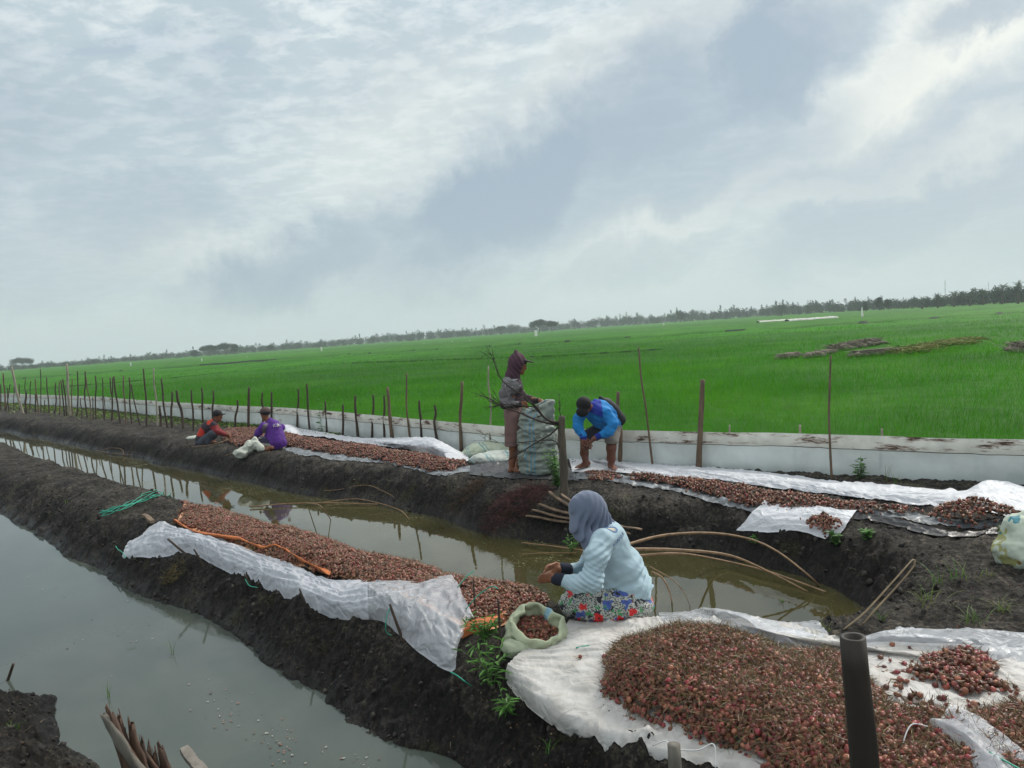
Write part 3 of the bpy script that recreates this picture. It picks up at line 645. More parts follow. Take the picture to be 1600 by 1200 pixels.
sheet('black_mulch_film', [[(733, 742), (790, 748), (860, 750), (905, 752)], [(735, 728), (800, 722), (870, 722), (895, 735)]], mat('grey_black_mulch', (.045, .046, .050), rough=.45, var=.4, vscale=7, bump=.005, bscale=30, crease=.02), 'dull black mulch film trodden flat under the standing person and the tall sack', 'mulch film', 'mulch films on the back bed', nu=120, nv=24, wr=.012, seed=36)
# back-right bed
sheet('white_sheet_strip', [[(895, 738, .0), (950, 738, .0), (1000, 742, .0), (1100, 748, .01), (1200, 760, .02), (1300, 772, .02), (1400, 785, .02), (1500, 795, .02), (1620, 812, .02)],
      [(885, 712, .02), (935, 722, .03), (1000, 727, .03), (1100, 736, .05), (1200, 746, .06), (1300, 760, .06), (1400, 770, .06), (1500, 775, .09), (1620, 785, .09)],
      [(882, 706, .0), (930, 719, .0), (1000, 724, .0), (1100, 731, .0), (1200, 739, .0), (1300, 753, .0), (1400, 760, .0), (1500, 768, .02), (1545, 752, .12), (1620, 762, .06)]],
      white_m, 'long white sheet strip between the barrier and the back right shallots', group='cover sheets on the back bed', nu=260, nv=26, wr=.020, seed=41)
sheet('mulch_film', [[(893, 748), (915, 750), (950, 752), (1000, 762), (1050, 768), (1100, 782), (1160, 797), (1240, 812), (1330, 806), (1400, 812), (1470, 825), (1530, 828), (1620, 828)],
                     [(905, 738), (950, 742), (1000, 748), (1060, 755), (1100, 768), (1160, 782), (1240, 792), (1330, 794), (1400, 800), (1470, 810), (1530, 815), (1620, 812)]], silver_m,
      'silver grey mulch film along the front of the back right shallot strip', 'mulch film', 'mulch films on the back bed', nu=240, nv=22, wr=.018, seed=42)
sheet('black_mulch_film', [[(1335, 812), (1380, 818), (1430, 832), (1480, 840), (1540, 838), (1600, 830)], [(1335, 802, .02), (1380, 806, .03), (1430, 818, .03), (1480, 829, .02), (1540, 828, .02), (1600, 822, .02)]], black_m,
      'black film folded out below the back right shallots', 'mulch film', 'mulch films on the back bed', nu=100, nv=12, wr=.012, seed=43)
mt = empty('white_sack_mat', on(1245, 815), 'opened white sack laid flat as a mat with a little shallot pile on it', 'mat')
sheet('cloth', [[(1150, 829, .04), (1200, 832, .03), (1250, 830, .03), (1280, 840, .02), (1300, 847, .0)], [(1170, 806, .06), (1210, 808, .05), (1260, 810, .05), (1300, 815, .05), (1322, 820, .04)],
                [(1195, 780, .08), (1230, 783, .07), (1270, 787, .07), (1310, 796, .08), (1339, 795, .08)]], white_m, '', nu=90, nv=40, wr=.012, seed=51, parent=mt, zmin=0)

# ------------------------------------------------------------------ shallots
def bulb_proto(seg, prof, tail, seed):
    r_ = np.random.default_rng(seed); V = []; F = []
    for k, (z, r) in enumerate(prof):
        a = np.linspace(0, 2*math.pi, seg, endpoint=False); ph = r_.uniform(.9, 1.1, seg)
        V.append(np.stack([np.cos(a)*r*ph, np.sin(a)*r*.88, np.full(seg, z)], -1))
    bend = r_.normal(0, .35, 2); pz = prof[-1][0]
    for k, (dz, r) in enumerate(tail):
        a = np.linspace(0, 2*math.pi, seg, endpoint=False); t = (k+1)/len(tail)
        V.append(np.stack([np.cos(a)*r+bend[0]*t*t, np.sin(a)*r*.5+bend[1]*t*t, np.full(seg, pz+dz)], -1))
    m = len(prof)+len(tail); V = np.concatenate(V)
    for i in range(m-1):
        for j in range(seg): F.append([i*seg+j, i*seg+(j+1) % seg, (i+1)*seg+(j+1) % seg, (i+1)*seg+j])
    F = np.array(F); z = V[:, 2]; tc = np.zeros(len(V)); tc[len(prof)*seg:] = 1; tc[(len(prof)-1)*seg:len(prof)*seg] = .5; tc[:seg] = .8
    return V, F, tc
PROF = [(-.46, .06), (-.38, .28), (-.12, .48), (.14, .44), (.36, .2)]; TAIL = [(.25, .10), (.75, .07)]
PROFS = [(-.45, .08), (-.15, .46), (.25, .32)]; TAILS = [(.35, .06)]
PRO_N = [bulb_proto(7, PROF, TAIL, s) for s in range(6)]; PRO_F = [bulb_proto(5, PROFS, TAILS, s) for s in range(4)]
SKIN = np.array([(.19, .052, .040), (.135, .036, .030), (.26, .080, .060), (.25, .115, .065), (.075, .030, .022), (.22, .036, .048), (.32, .15, .09), (.14, .065, .036), (.095, .040, .028), (.30, .10, .085)])*np.array([1.0, .82, .80])
def rotm(n, rg, up=.0):
    q = rg.normal(size=(n, 4)); q /= np.linalg.norm(q, axis=1)[:, None]; w, x, y, z = q.T
    return np.stack([1-2*(y*y+z*z), 2*(x*y-z*w), 2*(x*z+y*w), 2*(x*y+z*w), 1-2*(x*x+z*z), 2*(y*z-x*w), 2*(x*z-y*w), 2*(y*z+x*w), 1-2*(x*x+y*y)], -1).reshape(-1, 3, 3)
def bulbs_mesh(pos, size, protos, rg, pal=SKIN, dull=.0):
    Vs, Fs, Cs, n0 = [], [], [], 0; N = len(pos); which = rg.integers(0, len(protos), N)
    for k, (pv, pf, tc) in enumerate(protos):
        ix = np.where(which == k)[0]; n = len(ix)
        if n == 0: continue
        Rm = rotm(n, rg); sc = size[ix][:, None]*rg.uniform(.8, 1.25, (n, 3))*np.array([1, 1, 1.1])
        V = np.einsum('nij,nvj->nvi', Rm, pv[None]*sc[:, None, :])+pos[ix][:, None, :]
        base = pal[rg.integers(0, len(pal), n)]*rg.uniform(.65, 1.3, (n, 1)); dry = np.array([.19, .115, .06])*rg.uniform(.5, 1.3, (n, 1))
        c = base[:, None]*(1-tc[None, :, None])+dry[:, None]*tc[None, :, None]
        Vs.append(V.reshape(-1, 3)); Cs.append(c.reshape(-1, 3)); Fs.append((pf[None]+(np.arange(n)*len(pv))[:, None, None]+n0).reshape(-1, 4)); n0 += n*len(pv)
    return np.concatenate(Vs), np.concatenate(Fs), np.concatenate(Cs)
def straws(pos, L, w, rg, pal):
    n = len(pos); th = rg.uniform(0, 2*math.pi, n); el = rg.uniform(-.25, .9, n)**1; d = np.stack([np.cos(th)*np.cos(el), np.sin(th)*np.cos(el), np.sin(el)], -1)
    s = np.cross(d, rg.normal(size=(n, 3))); s /= np.linalg.norm(s, axis=1)[:, None]; b = np.cross(d, s)*rg.normal(0, .4, (n, 1)); b[:, 2] -= .15
    ln = L*rg.uniform(.4, 1.4, (n, 1)); rows = []
    for t in (0, .33, .66, 1.0):
        c = pos+d*ln*t+b*ln*t*t; ww = w*(1-.7*t); rows += [c-s*ww, c+s*ww]
    V = np.stack(rows, 1).reshape(-1, 3); o = (np.arange(n)*8)[:, None]
    F = np.concatenate([o+np.array([[0, 1, 3, 2]])+2*k for k in range(3)]); c = pal[rg.integers(0, len(pal), n)]*rg.uniform(.5, 1.3, (n, 1))
    return V, F, np.repeat(c, 8, 0)
STR = np.array([(.20, .125, .065), (.13, .08, .045), (.27, .20, .10), (.09, .055, .035), (.16, .17, .055)])
bulb_m = mat('shallot_skin', attr=True, rough=.42, var=.35, vscale=120, spec=.45)
def in_poly(poly, x, y): return sdist(poly, x, y)
def pile(name, outline, hmax, edge, spacing, size, protos, label, rseed, straw=0, peaks=(), slen=.05, kind='stuff', sparse=None, layers=1, cat='shallot pile', dz=0.0):
    rg = np.random.default_rng(rseed); poly = [tuple(p[:2]) for p in ons(outline)]
    a = np.array(poly); x0, y0 = a.min(0); x1, y1 = a.max(0)
    def hgt(x, y):
        d = -sdist(poly, x, y)+.05*fbm(x*6, y*6, 0, 3, rseed); t = np.clip(d/edge, 0, 1); h = hmax*(1-(1-t)**2)*(1+.22*fbm(x*3.5, y*3.5, 0, 3, rseed+1))+.012*perl(x*16, y*16, 0, rseed)*t
        for (qx, qy, hh, rr) in peaks:
            p = on(qx, qy); h = h+hh*np.exp(-((x-p[0])**2+(y-p[1])**2)/rr**2)*np.clip(d/.05, 0, 1)
        return np.where(d > -.02, h, -1), d
    nx, ny = int((x1-x0)/spacing), int((y1-y0)/spacing); gx, gy = np.meshgrid(np.linspace(x0, x1, nx), np.linspace(y0, y1, ny))
    X = gx.ravel()+rg.uniform(-.5, .5, gx.size)*spacing; Y = gy.ravel()+rg.uniform(-.5, .5, gx.size)*spacing
    X = np.tile(X, layers)+rg.uniform(-.3, .3, len(X)*layers)*spacing; Y = np.tile(Y, layers)
    h, d = hgt(X, Y); k = (d > 0) & (rg.random(len(d)) < np.clip(.25+d/.06, 0, 1)); X, Y, h, d = X[k], Y[k], h[k], d[k]
    z = gz(X, Y)+h+.02+dz; pos = np.stack([X, Y, z+rg.normal(0, size*.18, len(X))], -1); sz = size*rg.uniform(.65, 1.3, len(X))
    # a few strays outside the edge
    ns = int(len(X)*.02); bx = rg.integers(0, len(X), ns); st = pos[bx]+np.stack([rg.normal(0, .09, ns), rg.normal(0, .09, ns), np.zeros(ns)], -1)
    hs, dd = hgt(st[:, 0], st[:, 1]); st = st[dd < 0]; st[:, 2] = gz(st[:, 0], st[:, 1])+.02+size*.3+dz
    pos = np.vstack([pos, st]); sz = np.concatenate([sz, size*rg.uniform(.6, 1.1, len(st))])
    # body of the heap
    bs = spacing*1.4; nx, ny = int((x1-x0)/bs)+2, int((y1-y0)/bs)+2; gx, gy = np.meshgrid(np.linspace(x0, x1, nx), np.linspace(y0, y1, ny))
    hb, db = hgt(gx.ravel(), gy.ravel()); V = np.stack([gx.ravel(), gy.ravel(), gz(gx.ravel(), gy.ravel())+np.maximum(hb, 0)+.016-size*.25+dz], -1)
    i = np.arange(ny-1)[:, None]; j = np.arange(nx-1)[None]; F = np.stack([i*nx+j, i*nx+j+1, (i+1)*nx+j+1, (i+1)*nx+j], -1).reshape(-1, 4); F = F[(db > .03)[F].all(1)]
    return pos, sz, (V, F), rg, dict(name=name, protos=protos, label=label, straw=straw, slen=slen, kind=kind, cat=cat, size=size)
def pile_build(pos, sz, body, rg, o_, group=None):
    V, F, Cc = bulbs_mesh(pos, sz, o_['protos'], rg); Vs, Fs, Cs = [V], [F], [Cc]; n0 = len(V)
    Vs.append(body[0]); Fs.append(body[1]+n0); Cs.append(np.tile([.05, .028, .02], (len(body[0]), 1))); n0 += len(body[0])
    if o_['straw']:
        ix = rg.integers(0, len(pos), int(len(pos)*o_['straw'])); v, f, c = straws(pos[ix]+np.array([0, 0, o_['size']*.2]), o_['slen'], .0014*max(1, o_['size']/.03), rg, STR)
        Vs.append(v); Fs.append(f+n0); Cs.append(c)
    o = obj(o_['name'], mesh(o_['name'], np.concatenate(Vs), np.concatenate(Fs), np.concatenate(Cs)), bulb_m)
    tag(o, o_['label'], o_['cat'], group, o_['kind']); return o
GP = 'shallot heaps drying in the field'
NEAR = [(925, 1095), (945, 1050), (975, 1015), (1000, 1000, .05), (1050, 985, .05), (1140, 992, .05), (1200, 1010, .04), (1235, 1022, .05), (1300, 1020, .05), (1340, 1040, .06), (1365, 1070, .06), (1400, 1105, .06), (1500, 1120, .05), (1560, 1100, .05), (1605, 1105, .05), (1800, 1150), (1900, 1350),
        (1300, 1330), (1200, 1240), (1150, 1185), (1060, 1165), (1010, 1150), (960, 1120)]
pn = pile('shallot_heap', NEAR, .075, .18, .0175, .0255, PRO_N, 'broad brown red heap of shallots with dry tops on the near white sheet', 101, straw=3.0, peaks=[(1085, 1040, .09, .28), (1280, 1130, .05, .4), (1000, 1090, .02, .2)], layers=2, slen=.055)
# the 300 bulbs that show largest become objects of their own
pos, sz, body, rg, o_ = pn
prj = lambda p: (800+FPX*((p-[0, 0, CH])@cr)/((p-[0, 0, CH])@cf), 600-FPX*((p-[0, 0, CH])@cu)/((p-[0, 0, CH])@cf))
px_, py_ = prj(pos); infr = (px_ < 1595) & (py_ < 1195)
cell = {}; order = np.argsort(-(pos[:, 2]+sz*.4))
for i in order:                      # keep only bulbs lying on top of their neighbours
    k = (int(pos[i, 0]/.022), int(pos[i, 1]/.022)); cell.setdefault(k, i)
topi = np.array(list(cell.values())); topi = topi[infr[topi]]
score = sz[topi]/np.hypot(pos[topi, 0], pos[topi, 1]); pick = topi[np.argsort(-score)[:300]]
mask = np.ones(len(pos), bool); mask[pick] = False
pile_build(pos[mask], sz[mask], body, rg, o_, GP)
protos_me = []
for k in range(12):
    rg2 = np.random.default_rng(900+k); pv, pf, tc = PRO_N[k % 6]; base = SKIN[k % len(SKIN)]*rg2.uniform(.8, 1.35)
    c = base[None]*(1-tc[:, None])+np.array([[.2, .12, .06]])*tc[:, None]; me = mesh('shallot', pv, pf, c); me.materials.append(bulb_m); protos_me.append(me)
for i in pick:
    o = bpy.data.objects.new('shallot', protos_me[random.randrange(12)]); C.objects.link(o); o.location = pos[i]+np.array([0, 0, .003]); s = sz[i]*1.05; o.scale = (s, s, s*1.1)
    o.rotation_euler = (random.uniform(0, 6.28), random.uniform(0, 6.28), random.uniform(0, 6.28)); tag(o, 'small red brown shallot bulb lying on top of the nearest heap', 'shallot', 'shallots on top of the nearest heap')
for args, gr in [
    (dict(name='shallot_heap', outline=[(1425, 1062), (1440, 1035), (1480, 1020), (1545, 1030), (1572, 1055), (1565, 1085), (1520, 1098), (1470, 1085)], hmax=.035, edge=.1, spacing=.021, size=.027, protos=PRO_N,
          label='small separate patch of shallots on the white sheet at the right edge', rseed=111, straw=1.2), GP),
    (dict(name='shallot_heap', outline=[(1362, 1030), (1440, 1040), (1470, 1090), (1560, 1100), (1620, 1060), (1620, 1120), (1500, 1130), (1400, 1115), (1368, 1080)], hmax=.012, edge=.1, spacing=.052, size=.027, protos=PRO_N,
          label='loose scattered shallots on the soiled white sheet between the big heap and the small patch', rseed=113, straw=3.0), GP),
    (dict(name='shallot_heap', outline=[(1360, 1008), (1400, 1004), (1445, 1014), (1440, 1024), (1390, 1030), (1360, 1024)], hmax=.01, edge=.1, spacing=.045, size=.027, protos=PRO_N,
          label='thin scatter of shallots behind the dark bamboo post', rseed=112, straw=1.0), GP),
    (dict(name='shallot_heap', outline=[(278, 822), (285, 803), (300, 790, .03), (345, 787, .04), (400, 793, .05), (520, 822, .055), (640, 856, .05), (760, 888, .04), (840, 905, .03), (872, 935), (860, 952), (800, 968), (745, 985), (700, 965), (620, 925), (510, 900), (400, 868), (340, 842)],
          hmax=.055, edge=.2, spacing=.0205, size=.0255, protos=PRO_F, label='long strip of pinkish shallots on the orange cloth, middle bed', rseed=121, straw=.8, slen=.04, layers=2), GP),
    (dict(name='shallot_heap', outline=[(345, 675), (420, 672, .03), (470, 682, .04), (560, 695, .05), (640, 706, .05), (715, 722, .03), (728, 720), (730, 730), (700, 738), (670, 740), (620, 728), (560, 718), (500, 708), (455, 700), (390, 705), (350, 690)], hmax=.09, edge=.3,
          spacing=.032, size=.031, protos=PRO_F, label='back left strip of shallots between the purple shirt and the hooded person', rseed=131, layers=1, straw=.4), GP),
    (dict(name='shallot_heap', outline=[(975, 750), (985, 742, .03), (1060, 744, .06), (1150, 757, .07), (1300, 778, .07), (1400, 790, .06), (1470, 798, .03), (1620, 805, .05), (1620, 828), (1530, 828), (1480, 826), (1450, 805), (1380, 808), (1300, 806), (1200, 800), (1150, 792), (1090, 772), (1020, 757)],
          hmax=.09, edge=.25, spacing=.027, size=.028, protos=PRO_F, label='back right strip of shallots in front of the long white sheet', rseed=141, peaks=[(1525, 818, .10, .22)], layers=1, straw=.8), GP),
    (dict(name='shallot_heap', outline=[(912, 748), (920, 738), (960, 738), (975, 748), (955, 752), (930, 752)], hmax=.02, edge=.2, spacing=.034, size=.028, protos=PRO_F, label='thin patch of shallots at the bare feet of the bending person', rseed=151), GP),
    (dict(name='shallot_heap', outline=[(1255, 826, .05), (1262, 812, .06), (1290, 806, .07), (1315, 812, .06), (1318, 826, .05), (1290, 833, .05), (1262, 832, .05)], hmax=.06, edge=.12, spacing=.02, size=.026, protos=PRO_F,
          label='little shallot pile on the flat white sack mat', rseed=161, straw=.6, dz=.05, layers=2), GP)]:
    pile_build(*pile(**args), gr)

# ------------------------------------------------------------------ soft bodies: signed distance fields meshed by surface nets
class SDF:
    """operations are recorded, the grid is fitted round them when the surface is drawn"""
    def __init__(s, lo, hi, h): s.h = h; s.ops = []; s.bl = []; s.bh = []
    def cap(s, a, b, ra, rb=None, k=.02, sub=False):
        a = np.array(a, float); b = np.array(b, float); rb = ra if rb is None else rb; R_ = max(ra, rb)
        if not sub: s.bl.append(np.minimum(a, b)-R_); s.bh.append(np.maximum(a, b)+R_)
        s.ops.append(lambda: s._cap(a, b, ra, rb, k, sub)); return s
    def ell(s, c, r, rot=None, k=.02, sub=False):
        c = np.array(c, float); r = np.array(r, float)
        if not sub: s.bl.append(c-r.max()); s.bh.append(c+r.max())
        s.ops.append(lambda: s._ell(c, r, rot, k, sub)); return s
    def disp(s, fn): s.ops.append(lambda: s._disp(fn)); return s
    def floor(s, z): s.ops.append(lambda: setattr(s, 'f', np.maximum(s.f, (z-s.ax[2])[None, None, :]))); return s
    def below(s, fn):                # cut away everything under a hem at height fn(x)
        s.ops.append(lambda: setattr(s, 'f', np.maximum(s.f, (fn(s.ax[0])[:, None, None]-s.ax[2][None, None, :])))); return s
    def draw(s):
        m = .03+3*s.h; s.lo = np.min(s.bl, 0)-m; hi = np.max(s.bh, 0)+m; n = np.ceil((hi-s.lo)/s.h).astype(int)+1; s.n = n
        s.ax = [s.lo[i]+np.arange(n[i])*s.h for i in range(3)]; s.f = np.full(n, 1.0, np.float32)
        for o in s.ops: o()
    def _sl(s, lo, hi, m):
        r = []
        for i in range(3):
            a = int(np.clip((lo[i]-m-s.lo[i])/s.h, 0, s.n[i])); b = int(np.clip((hi[i]+m-s.lo[i])/s.h+2, 0, s.n[i])); r.append(slice(a, b))
        return tuple(r)
    def _grid(s, sl): return np.meshgrid(*[s.ax[i][sl[i]] for i in range(3)], indexing='ij', sparse=True)
    def _mix(s, sl, d, k, sub):
        f = s.f[sl]
        if sub: f2, d2 = -f, d
        else: f2, d2 = f, d
        h = np.clip(.5+.5*(d2-f2)/k, 0, 1); r = d2*(1-h)+f2*h-k*h*(1-h); s.f[sl] = -r if sub else r
    def _cap(s, a, b, ra, rb, k, sub):
        R_ = max(ra, rb); sl = s._sl(np.minimum(a, b)-R_, np.maximum(a, b)+R_, k+3*s.h); X, Y, Z = s._grid(sl); ab = b-a; L2 = max(ab@ab, 1e-9)
        t = np.clip(((X-a[0])*ab[0]+(Y-a[1])*ab[1]+(Z-a[2])*ab[2])/L2, 0, 1)
        d = np.sqrt((X-a[0]-t*ab[0])**2+(Y-a[1]-t*ab[1])**2+(Z-a[2]-t*ab[2])**2)-(ra+(rb-ra)*t); s._mix(sl, d, k, sub)
    def _ell(s, c, r, rot, k, sub):
        R_ = r.max(); sl = s._sl(c-R_, c+R_, k+3*s.h); X, Y, Z = s._grid(sl)
        x, y, z = X-c[0], Y-c[1], Z-c[2]
        if rot is not None:
            Mx = np.array(rot); x, y, z = (Mx[0, 0]*x+Mx[0, 1]*y+Mx[0, 2]*z, Mx[1, 0]*x+Mx[1, 1]*y+Mx[1, 2]*z, Mx[2, 0]*x+Mx[2, 1]*y+Mx[2, 2]*z)
        q = np.sqrt((x/r[0])**2+(y/r[1])**2+(z/r[2])**2); g = np.sqrt((x/r[0]**2)**2+(y/r[1]**2)**2+(z/r[2]**2)**2)+1e-9
        s._mix(sl, q*(q-1)/g, k, sub)
    def chain(s, pts, rs, k=.02):
        for i in range(len(pts)-1): s.cap(pts[i], pts[i+1], rs[i], rs[i+1], k)
        return s
    def _disp(s, fn):
        m = np.abs(s.f) < 5*s.h; i = np.argwhere(m); p = s.lo+i*s.h; s.f[m] += fn(p[:, 0], p[:, 1], p[:, 2]).astype(np.float32)
    def net(s):
        s.draw(); f = s.f; f[0] = f[-1] = 1; f[:, 0] = f[:, -1] = 1; f[:, :, 0] = f[:, :, -1] = 1
        nx, ny, nz = f.shape; acc = np.zeros((nx-1, ny-1, nz-1, 3), np.float32); cnt = np.zeros((nx-1, ny-1, nz-1), np.float32)
        def corner(a, b, c): return f[a:nx-1+a, b:ny-1+b, c:nz-1+c]
        for ax in range(3):
            for u in (0, 1):
                for v in (0, 1):
                    o0 = [0, 0, 0]; o1 = [0, 0, 0]; oth = [i for i in range(3) if i != ax]; o0[oth[0]] = o1[oth[0]] = u; o0[oth[1]] = o1[oth[1]] = v; o1[ax] = 1
                    A = corner(*o0); B = corner(*o1); c = (A < 0) != (B < 0); t = np.where(c, A/np.where(c, A-B, 1), 0)
                    cnt += c; acc[..., ax] += np.where(c, t, 0)
                    acc[..., oth[0]] += c*u; acc[..., oth[1]] += c*v
        act = cnt > 0; idx = np.full(act.shape, -1, np.int64); idx[act] = np.arange(act.sum()); ij = np.argwhere(act)
        V = s.lo+(ij+acc[act]/cnt[act][:, None])*s.h; F = []
        for ax in range(3):
            sl0 = [slice(1, -1)]*3; sl0[ax] = slice(0, -1); sl1 = list(sl0); sl1[ax] = slice(1, None)
            A = f[tuple(sl0)]; B = f[tuple(sl1)]; c = np.argwhere((A < 0) != (B < 0)); base = c.copy()
            for i in range(3):
                if i != ax: base[:, i] += 1
            o = [i for i in range(3) if i != ax]; q = []
            for du, dv in ((0, 0), (-1, 0), (-1, -1), (0, -1)):
                p = base.copy(); p[:, o[0]] += du; p[:, o[1]] += dv; q.append(idx[p[:, 0], p[:, 1], p[:, 2]])
            q = np.stack(q, -1); neg = (A < 0)[c[:, 0], c[:, 1], c[:, 2]]
            if ax == 1: neg = ~neg
            q[~neg] = q[~neg][:, ::-1]; F.append(q)
        F = np.concatenate(F); F = F[(F >= 0).all(1)]
        # light smoothing
        E = np.concatenate([F[:, [0, 1]], F[:, [1, 2]], F[:, [2, 3]], F[:, [3, 0]]]); deg = np.bincount(E.ravel(), minlength=len(V))[:, None]
        for _ in range(1):
            sm = np.zeros_like(V)
            for a in range(3): sm[:, a] = np.bincount(E[:, 0], V[E[:, 1], a], len(V))+np.bincount(E[:, 1], V[E[:, 0], a], len(V))
            V = V*.4+.6*sm/np.maximum(deg, 1)
        return V, F
def body_obj(name, sdf, m, root, colfn=None):
    V, F = sdf.net(); me = mesh(name, V, F, colfn(V) if colfn else None); return settle(obj(name, me, m), root)
def folds(scale, amp, stretch=(1, 1, 1), seed=0):
    return lambda x, y, z: amp*(np.abs(fbm(x*scale*stretch[0], y*scale*stretch[1], z*scale*stretch[2], 3, seed))-.35)
def hand(sd, wrist, mid, tip, side, pal_r=.026, curl=.5, down=(0, 0, -1), sc=1.0, thumb=1):
    """palm from wrist to knuckles at mid, four separate fingers curling towards tip, thumb from the side of the palm"""
    wrist, mid, tip, side, down = [np.array(v, float) for v in (wrist, mid, tip, side, down)]; side /= np.linalg.norm(side)
    sd.cap(wrist, wrist*.4+mid*.6, .024*sc, .026*sc, .01)
    for j, (o, ln) in enumerate([(-.030, .82), (-.010, 1.0), (.010, .95), (.029, .74)]):
        kn = mid+side*o*sc; sd.cap(wrist*.6+mid*.4+side*o*.7*sc, kn, .0125*sc, .0115*sc, .010)
        d = (tip-mid)*ln; a = kn+d*.45+down*curl*.006*sc+side*o*.15; b = a+d*.32+down*curl*.020*sc; c = b+d*.16+down*curl*.022*sc
        sd.cap(kn, a, .0100*sc, .0092*sc, .003).cap(a, b, .0092*sc, .0084*sc, .003).cap(b, c, .0084*sc, .0070*sc, .003)
    ts = side*(-thumb); a = wrist*.75+mid*.25+ts*.022*sc; b = wrist*.3+mid*.7+ts*.050*sc+down*.012*sc; c = mid+ts*.046*sc+down*.028*sc+(tip-mid)*.25
    sd.cap(a, b, .0125*sc, .0105*sc, .006).cap(b, c, .0102*sc, .0085*sc, .003)
def face(sd, c, fwd, upv, r=.075, k=.008):
    c, fwd, upv = [np.array(v, float) for v in (c, fwd, upv)]; fwd /= np.linalg.norm(fwd); upv -= fwd*(fwd@upv); upv /= np.linalg.norm(upv); sv = np.cross(fwd, upv)
    rot = np.stack([sv, fwd, upv])
    sd.ell(c+upv*.02, (r, r*1.22, r*1.22), rot, .02); sd.ell(c+fwd*.035-upv*.055, (r*.72, r*.75, r*.7), rot, .03)
    sd.ell(c+fwd*(r*1.22+.006)-upv*.012, (.013, .016, .022), rot, .010); sd.ell(c+fwd*(r*1.15)+upv*.03, (.045, .012, .010), rot, .014)
    for s_ in (-1, 1):
        sd.ell(c+fwd*(r*1.2)+upv*.012+sv*.028*s_, (.016, .012, .010), rot, .008, sub=True); sd.ell(c+fwd*(r*1.06)+upv*.012+sv*.027*s_, (.012, .012, .010), rot, .004)
        sd.ell(c+sv*(r*1.0)*s_-upv*.005-fwd*.005, (.010, .018, .030), rot, .006)
    sd.ell(c+fwd*(r*1.14)-upv*.052, (.024, .010, .006), rot, .006); sd.ell(c+fwd*(r*1.0)-upv*.092, (.022, .018, .016), rot, .015)
skin_m = mat('brown_skin', (.22, .088, .045), rough=.5, var=.15, vscale=30, bump=.0015, bscale=120)
def bare_foot(sd, ankle, toe, r=.032):
    ankle, toe = np.array(ankle, float), np.array(toe, float); d = toe-ankle; d[2] = 0; L_ = np.linalg.norm(d); d /= L_; sv = np.array([-d[1], d[0], 0]); g = toe[2]
    base = np.array([ankle[0], ankle[1], g]); sd.ell(base-d*.025+[0, 0, .03], (.034, .038, .034), None, .02)
    sd.cap(base+[0, 0, .045], base+d*.13+[0, 0, .022], .034, .022, .02); sd.cap(base+d*.05+sv*.015+[0, 0, .02], base+d*.15+sv*.02+[0, 0, .016], .022, .018, .015)
    sd.cap(base+d*.05-sv*.015+[0, 0, .02], base+d*.15-sv*.022+[0, 0, .016], .022, .018, .015)
    for j, o in enumerate((-.034, -.018, -.002, .013, .028)): sd.cap(base+d*.15+sv*o+[0, 0, .014], base+d*(.185+.008*math.sin(j))+sv*o*1.1+[0, 0, .011], .010, .008, .003)

